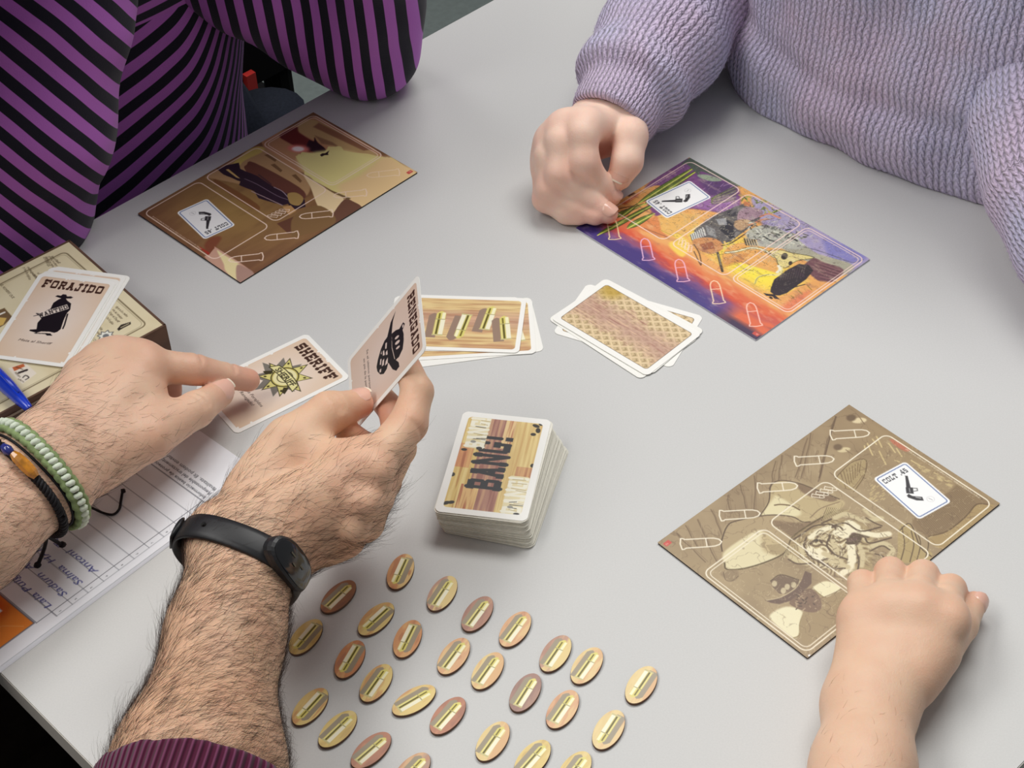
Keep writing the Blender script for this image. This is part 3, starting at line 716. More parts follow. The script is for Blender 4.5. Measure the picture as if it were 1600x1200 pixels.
# --- board of the bearded old-timer (sepia)
def art_sepia(tfm):
    A = Art(MW, MH, 0.42, (166, 144, 108))
    sh = (A.ny, A.nx); gx, gy = np.meshgrid(A.x, A.y)
    A.grain((140, 118, 88), (190, 168, 130), (40, 60), 3, .55)
    A.full(np.clip((gx - 120) / 60, 0, 1) * .5, (148, 122, 84)); A.full(np.clip((gy - 92) / 20, 0, 1) * .3, (150, 128, 100))
    C5 = lambda: setattr(A, 'tf', tfm((1020, 630, .20833))); C6 = lambda: setattr(A, 'tf', tfm((1280, 630, .20833))); C7 = lambda: setattr(A, 'tf', tfm((1080, 800, .2)))
    DK, MD, LT, HL = (92, 72, 50), (134, 110, 80), (206, 190, 148), (240, 230, 196)
    C5()
    # wooden boards, upright grain
    for x0, y0, x1, y1 in ((1370, 100, 1290, 330), (1190, 230, 1110, 560), (1150, 260, 1070, 560), (965, 390, 930, 620), (925, 430, 880, 640), (765, 540, 760, 800), (660, 620, 700, 790), (560, 690, 580, 820), (440, 800, 520, 1000), (330, 870, 480, 1190), (250, 920, 330, 1080), (180, 980, 400, 1190), (1300, 330, 1240, 580)):
        A.line(rough_outline([(x0, y0), (x1, y1)], 4, int(x0), 4)[:5], .8, (118, 96, 70), alpha=.85); A.line([(x0 + 12, y0), (x1 + 14, y1)], .5, (130, 106, 78), alpha=.6)
    r = np.random.default_rng(3)
    for k in range(70):
        t = r.uniform(0, 1); x, y = 150 + t * 1150, 1000 - t * 800 + r.uniform(20, 260)
        A.line([(x, y), (x + r.uniform(-6, 14), y + r.uniform(30, 110))], .4, (128, 104, 78) if k % 2 else (184, 164, 130), alpha=.55)
    # hat: crown, brim
    A.poly([(810, 850), (880, 700), (890, 620), (960, 580), (1090, 600), (1200, 640), (1380, 710), (1440, 760), (1300, 860), (1130, 900), (860, 870)], (190, 170, 126), soft=1)
    A.poly([(810, 850), (900, 720), (940, 700), (1100, 800), (1080, 850), (900, 850)], (226, 214, 170), soft=3)
    A.poly([(1090, 600), (1200, 640), (1380, 710), (1330, 740), (1180, 700), (1100, 650)], (134, 110, 82), soft=2)
    A.line([(800, 850), (870, 740), (885, 620), (960, 580), (1090, 600), (1200, 640), (1400, 720)], .8, DK)
    A.line([(915, 765), (960, 760), (1040, 770), (1100, 800)], 1.1, (112, 88, 56)); A.line([(1180, 860), (1260, 790), (1400, 740)], .7, MD)
    A.poly([(520, 1110), (520, 980), (580, 900), (860, 840), (1040, 850), (1130, 900), (1330, 850), (1200, 960), (1040, 1060), (900, 1150), (700, 1200), (540, 1200)], (176, 154, 116), soft=1)
    A.poly([(880, 880), (1130, 900), (1300, 860), (1090, 1010), (980, 960)], (140, 116, 86), soft=2)
    A.line([(520, 1110), (515, 1040), (560, 920), (640, 880), (860, 840), (1040, 850), (1120, 890), (1180, 890)], .9, DK)
    for k in range(12): A.line([(900 + k * 18, 920 + k * 10), (1080 + k * 14, 900 + k * 6)], .4, (110, 90, 64), alpha=.7)
    C7()
    A.poly([(270, 300), (480, 160), (560, 150), (660, 220), (760, 290), (600, 390), (420, 440), (280, 450), (250, 380)], (226, 214, 172), soft=2)
    A.poly([(560, 160), (680, 230), (760, 290), (690, 340), (560, 300)], (196, 176, 132), soft=4)
    A.line([(260, 400), (280, 448), (420, 440), (600, 385), (740, 310), (790, 200), (940, 90), (1100, 0)], 1.1, (96, 78, 46))
    for k in range(8): A.line([(590 + k * 6, 262 + k * 9), (770, 250 + k * 12)], .45, (120, 98, 66), alpha=.8)
    A.poly([(230, 480), (350, 450), (370, 500), (330, 540), (270, 520)], (150, 128, 96), soft=2); A.line([(250, 470), (270, 530), (320, 538), (370, 500)], .5, DK, alpha=.7)
    # small hatted man, low window
    A.poly([(620, 800), (740, 740), (860, 770), (870, 850), (840, 960), (790, 980), (640, 860)], (236, 228, 190), soft=2); A.line([(880, 790), (850, 870), (845, 960), (800, 985)], .7, (140, 118, 70))
    A.poly([(960, 580), (1060, 540), (1170, 600), (1060, 670), (960, 610)], (236, 228, 188), soft=1.5); A.line([(1170, 600), (1060, 670), (960, 610)], .6, (130, 108, 64))
    A.poly([(870, 800), (1000, 700), (1200, 620), (1210, 800), (1150, 920), (930, 1040), (850, 980)], (160, 138, 100), soft=2)
    A.line([(1000, 680), (1100, 640), (1180, 600)], .6, MD); A.line([(1010, 680), (1090, 740), (1060, 790), (1180, 830)], .5, MD); A.line([(900, 840), (930, 900), (920, 940)], .5, MD)
    A.poly([(620, 540), (700, 490), (840, 530), (860, 580), (760, 640), (690, 640), (640, 590)], (120, 98, 76)); A.line([(620, 540), (700, 490), (840, 530)], .7, DK)
    for p in ((720, 615), (750, 585), (800, 570), (650, 560)): A.ell(p, 2.4, 1.6, (198, 182, 146), ang=40)
    A.poly([(575, 690), (700, 670), (800, 610), (860, 540), (890, 460), (940, 480), (940, 560), (880, 620), (790, 690), (690, 720), (620, 710)], (110, 86, 70)); A.line([(590, 690), (700, 665), (810, 600), (850, 540)], .7, (196, 178, 140))
    A.poly([(770, 700), (880, 620), (940, 600), (1000, 660), (1020, 740), (980, 780), (900, 780), (800, 740)], (128, 102, 80), soft=.6)
    for k in range(26):
        x, y = r.uniform(820, 980), r.uniform(640, 760); A.line([(x, y), (x + r.uniform(-22, 22), y + r.uniform(-18, 18))], .8, (84, 64, 50) if k % 2 else (176, 152, 120))
    # big face: swirling beard
    face = [(760, 300), (800, 200), (900, 130), (1060, 60), (1200, 60), (1400, 140), (1400, 480), (1240, 500), (1100, 470), (960, 400), (820, 400)]
    A.poly(face, (168, 146, 104), soft=2)
    fc = A.P([(1110, 300)])[0]; fm_ = np.clip(1.5 - 1.5 * np.hypot((gx - fc[0]) / 31, (gy - fc[1]) / 26), 0, 1) * np.clip((gx - 60) / 4 + 1, 0, 1)
    w1, w2 = fbm(sh, (34, 30), 71, 2), fbm(sh, (50, 40), 77, 2); sw = np.sin(w1 * 42 + gx * .25); sw2 = np.sin(w2 * 60 - gy * .3)
    A.full(fm_ * np.clip(sw, 0, 1) * .9, (222, 208, 164)); A.full(fm_ * np.clip(sw - .75, 0, 1) * 4 * .7, (244, 236, 204)); A.full(fm_ * np.clip(-sw - .45, 0, 1) * 1.8, (108, 86, 60)); A.full(fm_ * np.clip(-sw - .88, 0, 1) * 8, (72, 54, 38)); A.full(fm_ * np.clip(sw2 - .9, 0, 1) * 8 * .8, (84, 64, 46))
    for pts, c, w in (([(930, 200), (1000, 150), (1080, 125)], HL, 3.4), ([(1110, 110), (1180, 130), (1200, 140)], HL, 3.8), ([(930, 290), (960, 350), (1040, 345), (1000, 310)], HL, 5),
                      ([(1200, 160), (1260, 140), (1280, 180), (1230, 190)], HL, 5), ([(1240, 260), (1250, 330), (1240, 430), (1180, 480)], HL, 4.6), ([(1060, 380), (1140, 400), (1220, 430)], LT, 4),
                      ([(1110, 230), (1140, 300), (1210, 350)], LT, 4), ([(780, 350), (830, 380), (900, 400)], LT, 4), ([(850, 260), (870, 330)], LT, 3), ([(1300, 250), (1340, 330), (1330, 420)], LT, 3.4), ([(920, 250), (980, 215), (1060, 200)], LT, 2.5)):
        A.line(pts, w, c, soft=1.2)
    for pts, w in (([(790, 220), (870, 170), (960, 110), (1100, 100), (1140, 150), (1200, 200), (1240, 240)], 1.2), ([(930, 250), (960, 225), (1000, 220), (1020, 240)], 1.6), ([(900, 200), (880, 260), (920, 340), (1000, 380), (1100, 350)], 1.0),
                   ([(1090, 180), (1060, 260), (1120, 330), (1220, 370)], 1.2), ([(1220, 240), (1290, 190), (1380, 190)], 2.6), ([(1100, 120), (1150, 110), (1200, 150)], 1.2), ([(1000, 390), (1100, 440), (1200, 440)], 1.2),
                   ([(760, 370), (830, 405), (960, 400)], 1.1), ([(1260, 260), (1310, 370), (1300, 460)], 1.0), ([(1300, 160), (1400, 150)], 1.2), ([(1160, 170), (1230, 210)], 2.0)):
        A.line(pts, w, DK, soft=.5)
    A.ell((1270, 215), 6, 4, (104, 80, 66), ang=30, soft=1.5); A.ell((975, 225), 1.5, 1.2, (50, 38, 30))
    for k in range(70):
        a = r.uniform(0, 6.28); rr_ = r.uniform(.4, 1); x, y = 1060 + 240 * rr_ * math.cos(a), 280 + 170 * rr_ * math.sin(a)
        t = a + 1.2; A.line([(x, y), (x + 34 * math.cos(t), y + 34 * math.sin(t)), (x + 55 * math.cos(t + .5), y + 55 * math.sin(t + .5))], .5, DK if k % 3 else HL, alpha=.65)
    for k in range(16): A.line([(700 + k * 9, 380 - k * 8), (740 + k * 9, 300 - k * 4)], .45, (236, 222, 170) if k % 2 else DK, alpha=.8)
    C6()
    for pts, c, w in (([(120, 860), (200, 830), (330, 880), (460, 870)], LT, 3.6), ([(300, 960), (420, 990), (520, 980)], HL, 4.2), ([(130, 970), (200, 990), (220, 900), (280, 930)], HL, 5), ([(380, 1080), (480, 1050), (550, 1100), (520, 1160)], LT, 3.6),
                      ([(240, 1060), (250, 1180)], HL, 5), ([(340, 800), (400, 850), (470, 860)], LT, 2.6), ([(40, 1130), (160, 1190)], LT, 4)):
        A.line(pts, w, c, soft=1.2)
    for pts, w in (([(100, 920), (200, 900), (310, 960), (460, 930)], 1.2), ([(240, 1000), (300, 990), (290, 1040), (220, 1050)], 2.6), ([(350, 860), (420, 900), (470, 920)], 1), ([(340, 1000), (380, 1050), (540, 1010)], 1.1), ([(380, 1110), (470, 1070), (530, 1100)], 1), ([(90, 870), (20, 900)], 1.2),
                   ([(420, 1130), (480, 1150), (470, 1190)], 1)):
        A.line(pts, w, DK, soft=.5)
    for k in range(36):
        x, y = r.uniform(100, 540), r.uniform(800, 1180); t = r.uniform(-.6, 1.2); A.line([(x, y), (x + 30 * math.cos(t), y + 30 * math.sin(t))], .5, DK if k % 3 else HL, alpha=.6)
    for k in range(24): A.line([(20 + k * 7, 880 - k * 3), (60 + k * 7, 780 + k * 1)], .5, (214, 196, 140) if k % 2 else DK, alpha=.8)
    A.poly([(600, 930), (680, 910), (760, 1060), (850, 1130), (800, 1190), (600, 1190), (590, 1100)], (176, 154, 104), soft=1)
    for x in (620, 690, 740, 800): A.line([(x, 930 + (x - 620) * .4), (x + 20, 1060), (x - 10, 1190)], .7, (100, 80, 50))
    A.line([(600, 960), (660, 905), (700, 930), (760, 1080), (840, 1150)], .8, DK)
    # upper window: hat band ribs, feather, sparks
    A.poly([(700, 870), (1000, 640), (1030, 610), (1280, 750), (1160, 900), (900, 1020), (800, 1000)], (140, 116, 82), soft=2)
    for k in range(34): A.line([(1030 - k * 9, 620 + k * 8), (1180 - k * 10, 760 + k * 8)], .35, (112, 90, 62), alpha=.85)
    A.poly([(820, 1000), (960, 960), (1100, 850), (1180, 760), (1260, 760), (1300, 790), (1000, 1060), (880, 1080)], (168, 142, 94), soft=1); A.line([(820, 1000), (960, 960), (1100, 850), (1180, 760), (1270, 760)], .9, (104, 80, 50))
    A.line([(1110, 860), (1200, 840)], .5, MD)
    A.poly([(120, 570), (160, 520), (250, 440), (350, 425), (340, 540), (260, 660), (190, 640)], (170, 148, 104)); A.line([(120, 570), (160, 520), (250, 440), (350, 425), (340, 540), (260, 665)], .6, (110, 88, 54))
    for k in range(8): A.line([(160 + k * 22, 520 - k * 12), (200 + k * 14, 640 - k * 16)], .45, (116, 92, 60))
    A.line([(80, 520), (130, 560)], .6, MD); A.line([(190, 640), (250, 640), (330, 540)], .5, MD)
    for x, y, a, b in ((360, 300, 400, 390), (400, 270, 430, 310), (430, 250, 470, 330), (520, 300, 570, 370), (580, 340, 620, 400), (340, 320, 345, 350), (450, 360, 500, 460), (570, 430, 600, 440), (690, 430, 760, 470)):
        A.line([(x, y), (a, b)], 1.0, (206, 184, 132), soft=.4)
    for k in range(30):
        x, y = r.uniform(370, 480), r.uniform(620, 740); A.line([(x, y), (x + 14, y - 10)], .8, (198, 176, 126), alpha=.8)
    for k in range(26):
        x = r.uniform(740, 980); y = 470 + (x - 740) * .55 + r.uniform(-20, 40); A.line([(x, y), (x + 26, y + 10)], 1.0, (200, 178, 128), alpha=.8)
    A.poly([(530, 270), (600, 290), (680, 350), (640, 360), (560, 310)], (196, 110, 82), soft=1.2, alpha=.8)
    A.ell((300, 130), 5, 2.6, (224, 206, 164), ang=-35, soft=1.5); A.ell((240, 110), 3.4, 3, (112, 90, 64), soft=2); A.line([(230, 90), (280, 80), (340, 160)], .7, MD)
    A.ell((185, 350), 4.4, 2.2, (214, 196, 152), ang=-30, soft=1.2); A.ell((140, 330), 3, 2.8, (116, 94, 68), soft=2); A.line([(200, 350), (250, 385)], .7, MD)
    A.line([(125, 100), (60, 330), (0, 560)], .8, (104, 82, 58)); A.line([(40, 400), (0, 520)], .6, MD)
    rid = lambda f, w: np.clip(1.4 - np.abs(f - .5) / w, 0, 1)
    A.full(rid(fbm(sh, (22, 30), 131, 3), .010) * .32, (96, 74, 52)); A.full(np.clip((92 - gy) / 8, 0, 1) * rid(fbm(sh, (16, 12), 137, 3), .010) * .35, (226, 210, 168))
    board_layout(A, .85, (246, 236, 212))
    A.ell((176, 52), .1, .1, (0, 0, 0), raw=True)
    A.poly(A.rr(1.5, 0.2, 3, 1.2, .3), (250, 250, 250), raw=True)
    return A

def make_board(c, deg, artf, label, core):
    O, X, Y = board_pose(c, deg)
    A = artf(lambda crop: board_tf(O, X, Y, crop))
    A.tf = None
    ctr = O + X * MW / 2000 + Y * MH / 2000
    t = thing('player_board', ctr, label, 'game board', 'character boards laid out on the table')
    v, f = prism(rrect(MW, MH, .8, 3), 0, MTK)
    part('board_body', ctr + (v[:, :1] * X + v[:, 1:2] * Y) / 1000 + np.array([0, 0, 1]) * v[:, 2:3] / 1000, f, MT[core], t)
    V, F, C = art_grid(A, O + np.array([0, 0, (MTK + .05) / 1000]), X, Y)
    part('printed_face', V, F, MT['print_matte'], t, col=C)
    return t
make_board((-.17373, 1.14660), -136.45, art_street, 'brown and cream board with a black figure in a street, beside the striped shirt', 'board_core')
make_board((.16073, 1.05439), 130.74, art_sunset, 'purple orange and yellow desert sunset board under the pinching hand', 'board_core_w')
make_board((.19510, .76985), 39.2, art_sepia, 'sepia board with a bearded old man in a hat, under the fist', 'board_core')
# ------------------------------------------------------------------ card faces
def wood_bg(A, seed, cols=((214, 182, 120), (226, 200, 140), (186, 140, 112)), band=None, horiz=True):
    sh = (A.ny, A.nx)
    f = fbm(sh, (90, 4) if horiz else (4, 90), seed, 3); g = fbm(sh, (60, 16) if horiz else (16, 60), seed + 5, 2)
    A.full(np.ones(sh), cols[0]); A.full(np.clip((g - .45) * 5, 0, 1), cols[1]); A.full(np.clip((.42 - g) * 5, 0, 1) * .8, cols[2])
    A.full(np.clip((f - .58) * 6, 0, 1) * .35, (150, 98, 66)); A.full(np.clip((.42 - f) * 6, 0, 1) * .3, (240, 222, 170))
def face_mask(A, m=3.6, r=2.6):
    """white border outside the inner rounded rectangle"""
    X, Y = np.meshgrid(A.x, A.y)
    dx = np.maximum(np.maximum(m + r - X, X - (A.w - m - r)), 0); dy = np.maximum(np.maximum(m + r - Y, Y - (A.h - m - r)), 0)
    A.full(np.clip((np.hypot(dx, dy) - r) / A.px + .5, 0, 1), (249, 248, 242))
def art_role(title, kind, px=0.34):
    A = Art(CW_, CH_, px, (238, 222, 208)); sh = (A.ny, A.nx); gx, gy = np.meshgrid(A.x, A.y)
    cen = np.clip(np.hypot((gx - 30) / 26, (gy - 44) / 40) - .45, 0, 1)
    A.full(cen * .8, (226, 196, 164)); A.full(fbm(sh, 30, 5) * .12, (214, 176, 146))
    if kind == 'renegade': A.full(np.ones(sh) * .5, (222, 196, 184))
    A.slab(title, 7.2, 76.2, 8.4, 45.6, (66, 40, 28), st=.22, slabh=.25, gap=.16)
    BK = (24, 21, 24)
    if kind == 'outlaw':
        sk = lambda L: [(x - 3.5 + 7 * (70 - y) / 53, 29 + (y - 17) * .79) for x, y in L]
        A.poly(sk([(24.5, 66.5), (26, 68.5), (28.5, 68.3), (29.6, 70.6), (32.2, 70.6), (33.2, 68.4), (36, 69.2), (38, 68), (36.5, 66.3), (33, 65.5), (34.5, 63), (38, 60), (39, 52), (37.5, 47), (37, 38), (37.2, 26), (35.5, 22), (33.5, 20.3), (30, 21), (24, 20), (21, 17.5), (15.2, 18.8), (15.5, 20.5), (20, 22), (19, 30), (20.5, 36), (15, 42), (19, 43), (24.5, 50), (25, 58), (28, 63.5), (29.5, 65)]), BK, soft=.3)
        A.line(sk([(38.2, 46), (38.8, 32), (38.6, 27)]), 1.1, BK, raw=True); A.line(sk([(14.5, 38), (20, 42), (25, 47)]), .6, BK, raw=True)
        w0 = np.array([19.6, 45.0]); wa = math.radians(38); wd_ = np.array([math.cos(wa), math.sin(wa)]); wn = np.array([-wd_[1], wd_[0]])
        A.poly([w0 - wn * .6, w0 + wd_ * 21 - wn * .6, w0 + wd_ * 21 + wn * 4.6, w0 + wn * 4.6], (236, 222, 210), raw=True)
        A.slab('WANTED', w0[0], w0[1], 4.0, 20.6, (40, 34, 34), ang=38, st=.24, slabh=.2)
        A.poly(sk([(19, 17), (27, 18.5), (31, 19), (33, 16.5), (29, 15.8), (27.5, 17.4), (20, 16.2)]), BK, soft=.3)
        A.text('Mata al Sheriff', 15, 19.6, 2.3, (60, 44, 36), italic=.3, width=24)
    if kind == 'sheriff':
        c = np.array([30.3, 55.0])
        def star(R, r0, rot=0, off=(0, 0)):
            return [c + np.array(off) + (R if k % 2 == 0 else r0) * np.array([math.cos(math.radians(90 + 22.5 * k + rot)), math.sin(math.radians(90 + 22.5 * k + rot))]) for k in range(16)]
        A.poly(star(20, 11.0, 4, (-3.0, -3.4)), (128, 122, 112), raw=True)
        A.poly(star(20, 10.4, 4), (58, 52, 28), raw=True); A.poly(star(18.2, 9.8, 4), (222, 212, 132), raw=True)
        for k in range(8):
            a = math.radians(94 + 45 * k); p = c + 14 * np.array([math.cos(a), math.sin(a)]); A.ell(p, 1.1, .8, (70, 62, 30), ang=math.degrees(a), raw=True)
        for R_, w, cc in ((9.6, 1.0, (70, 62, 34)), (8.8, .8, (196, 182, 96))):
            A.line([c + R_ * np.array([math.cos(q), math.sin(q)]) for q in np.linspace(0, 6.3, 30)], w, cc, raw=True)
        A.ell(c, 8.4, 8.4, (236, 228, 172), raw=True); A.line([c + 5.4 * np.array([math.cos(q), math.sin(q)]) for q in np.linspace(0, 6.3, 24)], .7, (90, 82, 50), raw=True)
        rb = [c + np.array(p) for p in ((-16, -3.4), (-13, 3.0), (-6, 4.4), (6, 4.4), (13, 3.0), (16, -3.4), (12.5, -3.0), (6, -2.2), (-6, -2.2), (-12.5, -3.0))]
        A.poly(rb, (232, 224, 160), raw=True); A.line(rb, .7, (58, 52, 28), closed=True, raw=True)
        A.text('SHERIFF', c[0] - 11, c[1] - 1.6, 4.4, (44, 38, 24), width=22, bold=.3)
        for s_ in (-1, 1): A.poly([c + np.array((s_ * 11, -3)), c + np.array((s_ * 15, -9)), c + np.array((s_ * 11.5, -9.5)), c + np.array((s_ * 8.6, -6))], (60, 54, 30), raw=True)
        A.text('Mata a los Forajidos', 12, 26.6, 2.3, (60, 44, 36), italic=.3, width=34); A.text('y al Renegado!', 17, 22.2, 2.3, (60, 44, 36), italic=.3, width=24)
        A.full(np.clip((15 - gx) / 8, 0, 1) * np.clip((34 - gy) / 10, 0, 1) * .9, (214, 178, 130))
        A.poly([(5, 5), (9, 6), (8, 10), (5.6, 12), (6.4, 8)], (250, 246, 232), raw=True); A.line([(4.6, 11), (7, 8.5), (10, 9.4)], .5, (70, 60, 50), raw=True)
    if kind == 'renegade':
        # hat brim (sickle), crown, masked face
        A.poly([(7, 61.8), (12, 57.6), (20, 55), (30, 53.6), (40, 55.5), (46, 60), (49.5, 60.4), (50, 56.5), (46, 52.5), (38, 48.5), (28, 47.5), (18, 50), (11, 55)], BK, soft=.3)
        A.poly([(20, 55), (21, 60), (23, 64), (21.5, 69), (24, 70.8), (26.5, 67.6), (30, 68.4), (35, 67.8), (40, 65.8), (42.5, 61), (42, 56.5), (30, 54.2)], BK, soft=.3)
        for p, r1, r2 in (((24, 68.4), 1.2, .9), ((27, 60.5), 1.0, 2.6), ((31, 60.6), 1.2, 3.0), ((35, 60.6), .9, 2.4)): A.ell(p, r1, r2, (226, 204, 194), ang=-15, raw=True)
        A.poly([(18.5, 50.5), (28, 48), (37, 49), (41, 46), (42, 42), (39.5, 38), (35, 35), (31, 34.4), (27, 36.6), (22, 41), (19, 46)], BK, soft=.3)
        FC = (228, 208, 198); fm_ = lambda L: [(18.5 + (x - 23.5) * 1.04, 34.6 + (y - 24.8) * .72) for x, y in L]
        for q in ([(27, 44.5), (31, 43), (30, 40.6), (26.5, 42)], [(32.5, 44), (36, 44), (35, 41), (33, 41.2)], [(38, 43.8), (42, 43), (41.5, 38), (39, 40)], [(30, 39), (34, 39.4), (33, 36), (30, 36.8)],
                  [(36, 38), (40, 36.6), (39.5, 33), (36, 35)], [(40.5, 32), (42.6, 31), (42, 28.6), (40, 29)], [(34, 33.8), (37.6, 32), (36.8, 30), (33.4, 31.6)], [(28.5, 35), (31, 34.4), (30, 33)]):
            A.poly(fm_(q), FC, soft=.5)
        A.text('Se el ultimo personaje', 10, 24, 2.2, (60, 44, 40), italic=.3, width=36); A.text('en pie de la partida!', 14, 19.6, 2.2, (60, 44, 40), italic=.3, width=28)
    m = 3.4
    A.line(A.rr(m, m, A.w - m, A.h - m, 2.6), .8, (212, 178, 150), closed=True, raw=True, alpha=.5)
    face_mask(A, m)
    r = np.random.default_rng(len(title))
    for x, y in ((22, 87.4), (24.5, 87.9), (33, 87.6), (35, 87.2), (3.6, 40), (3.4, 60), (55.4, 14), (54, 4.2), (20, 3.8)):
        A.ell((x, y), r.uniform(.7, 1.3), r.uniform(.5, .9), (250, 248, 242), raw=True, ang=r.uniform(0, 90))
    return A
def art_bang():
    A = Art(CW_, CH_, 0.3, (222, 190, 128)); gx, gy = np.meshgrid(A.x, A.y); sh = (A.ny, A.nx)
    f = fbm(sh, (5, 110), 21, 3)
    def planks(x0, x1, y0, y1, cols):
        w = np.clip((gx - x0) / .4, 0, 1) * np.clip((x1 - gx) / .4, 0, 1) * np.clip((gy - y0) / .4, 0, 1) * np.clip((y1 - gy) / .4, 0, 1)
        A.full(w, cols[0]); A.full(w * np.clip((f - .5) * 6, 0, 1), cols[1]); A.full(w * np.clip((.4 - f) * 8, 0, 1) * .6, cols[2])
    planks(0, 18, 0, 91, ((224, 194, 122), (236, 212, 146), (176, 118, 70)))
    planks(4, 14, 40, 62, ((214, 150, 106), (226, 178, 120), (160, 96, 70)))
    planks(17, 37, 0, 91, ((184, 138, 120), (206, 164, 130), (150, 98, 90)))
    planks(12, 24, 4, 26, ((230, 190, 130), (186, 118, 84), (240, 212, 150)))
    planks(30, 37, 60, 91, ((236, 204, 150), (196, 132, 98), (240, 214, 160)))
    planks(37, 59, 0, 91, ((226, 196, 132), (238, 214, 150), (214, 170, 110)))
    planks(44, 56, 30, 46, ((206, 152, 110), (222, 176, 124), (170, 110, 80)))
    A.slab('BANG!', 37.5, 22.5, 22, 49, (62, 62, 64), ang=90, st=.27, slabh=.22, gap=.08)
    for (x, y, L) in ((20, 58, 30), (54.4, 4.4, 34)):
        A.poly(A.rr(x - 13, y, x, y + L - 1, 1.5), (238, 226, 184), raw=True)
        A.slab('BANG!', x - .3, y + .6, 12.6, L - 2, (250, 246, 226), ang=90, st=.27, slabh=.22, gap=.08)
        r = np.random.default_rng(int(x))
        for k in range(9):
            yy = y + r.uniform(1, L - 2); A.line([(x - r.uniform(6, 11), yy), (x - r.uniform(0, 5), yy + r.uniform(-1, 1))], .6, (196, 178, 128) if k % 3 else (90, 88, 80), raw=True)
        A.ell((x - 3, y + .6), 2, 1.2, (70, 68, 66), raw=True); A.ell((x - 8, y + 6), 1.8, 1.2, (160, 158, 150), raw=True)
    for p, rx, ry, a in (((6, 8), 2.6, 1.5, 30), ((9, 9), 2.2, 1.4, 20), ((5, 33), 1.4, 1.8, 0), ((7.6, 56), 2, 1.2, 0), ((52, 80), 1.6, 2.4, 10), ((50, 84), 2.6, 1.4, -20), ((53, 86), 1.6, 1.4, 0), ((49.5, 76), 1.8, 1.4, 0), ((54, 48), 1.4, 1.8, 0)):
        A.ell(p, rx, ry, (64, 60, 54), ang=a, raw=True)
    face_mask(A, 4.6)
    return A
def art_back():
    """card back: lattice of small squared ovals over worn stripes"""
    A = Art(CW_, CH_, 0.3, (232, 210, 170)); gx, gy = np.meshgrid(A.x, A.y); sh = (A.ny, A.nx)
    f = fbm(sh, (30, 10), 8)
    A.full(np.ones(sh) * .7, (228, 202, 162)); A.full(np.clip((f - .5) * 4, 0, 1) * .5, (240, 218, 170))
    for i in range(-2, 12):
        for j in range(-2, 24):
            x, y = 3 + i * 7.0 + (j % 2) * 3.5, 4 + j * 4.4
            if 2 < x < 57 and 2 < y < 89:
                A.poly(np.array([(x - 2.6, y - .3), (x - .4, y + 3.1), (x + 2.6, y + .3), (x + .4, y - 3.1)]), (204, 180, 138), raw=True)
                A.line([(x - 1.2, y - .6), (x - .2, y + 1.3), (x + 1.2, y + .2)], .5, (140, 116, 78), raw=True, alpha=.8); A.line([(x - .2, y - 1.5), (x + 1.0, y - .7)], .5, (226, 202, 158), raw=True, alpha=.8)
    w = np.clip(1 - np.abs(gx - 31 + (fbm(sh, (60, 14), 3) - .5) * 14) / 15, 0, 1) ** .6
    A.full(w * .8, (192, 152, 138)); st = fbm(sh, (3, 60), 14, 3)
    A.full(np.clip((st - .6) * 6, 0, 1) * np.clip(w * 2, 0, 1) * .6, (240, 206, 166)); A.full(np.clip((.4 - st) * 6, 0, 1) * np.clip(w * 2, 0, 1) * .5, (150, 92, 80))
    A.full(np.clip((14 - np.hypot(gx - 6, gy - 12)) / 9, 0, 1) * .75, (190, 156, 60))
    m = 4.6
    A.line(A.rr(m, m, A.w - m, A.h - m, 2.6), .7, (96, 76, 60), closed=True, raw=True)
    face_mask(A, m)
    return A
def art_bullets():
    A = Art(CH_, CW_, 0.34, (222, 190, 128))
    wood_bg(A, 4, ((226, 194, 138), (234, 208, 150), (206, 160, 120)))
    gx, gy = np.meshgrid(A.x, A.y); sh = (A.ny, A.nx)
    w = np.clip(1 - np.abs(gy - 33) / 11, 0, 1) ** .5; st = fbm(sh, (80, 4), 9, 3)
    A.full(w * .75, (192, 148, 130)); A.full(np.clip((st - .56) * 7, 0, 1) * w * .7, (232, 186, 150)); A.full(np.clip((.42 - st) * 7, 0, 1) * .4, (176, 120, 84))
    for b, t in (((31, 16), (31.5, 42)), ((50, 39), (46, 13)), ((64, 23.5), (67.5, 49)), ((80.5, 14), (76.5, 39)), ((15, 36), (14, 12))):
        brass_bullet(A, np.array(b), np.array(t), 7.2, shadow=(156, 130, 112), soff=(-5, -2.4))
    # transpose to the upright card frame: x along the short side
    face_mask(A, 3.4)
    B = Art(CW_, CH_, 0.34); B.a = np.transpose(A.a, (1, 0, 2))[:, ::-1].copy()
    B.nx, B.ny = B.a.shape[1], B.a.shape[0]; B.x = np.linspace(0, CW_, B.nx); B.y = np.linspace(0, CH_, B.ny)
    return B
ART_BACK, ART_BUL = art_back(), art_bullets()

def flat_card(c_uv, h, ydeg, label, art=None, group=None, xy=None, edge='card', tilt=(0, 0)):
    """card lying face up; ydeg = direction of its upward (long) axis on the table"""
    p = at(*c_uv, h) if xy is None else np.array([xy[0], xy[1], h / 1000])
    X, Y = frame2(ydeg - 90)
    if tilt != (0, 0):
        X = X + np.array([0, 0, tilt[0]]); X /= np.linalg.norm(X); Y = Y + np.array([0, 0, tilt[1]]); Y -= X * (X @ Y); Y /= np.linalg.norm(Y)
    return make_card('playing_card', p, X, Y, label, 'card', group, art, edge)

# sheriff role card, face up between the two hands
a_, b_ = at(480, 521.5, .3), at(547, 589.5, .3); dx = (b_ - a_); dg = math.degrees(math.atan2(dx[1], dx[0]))
X, Y = frame2(dg); cc = (a_ + b_) / 2 - Y * CH_ / 2000; cc[2] = 0.0001
make_card('playing_card', cc, X, Y, 'card with a yellow star badge reading SHERIFF under the pointing finger', 'card', None, art_role('SHERIFF', 'sheriff'))

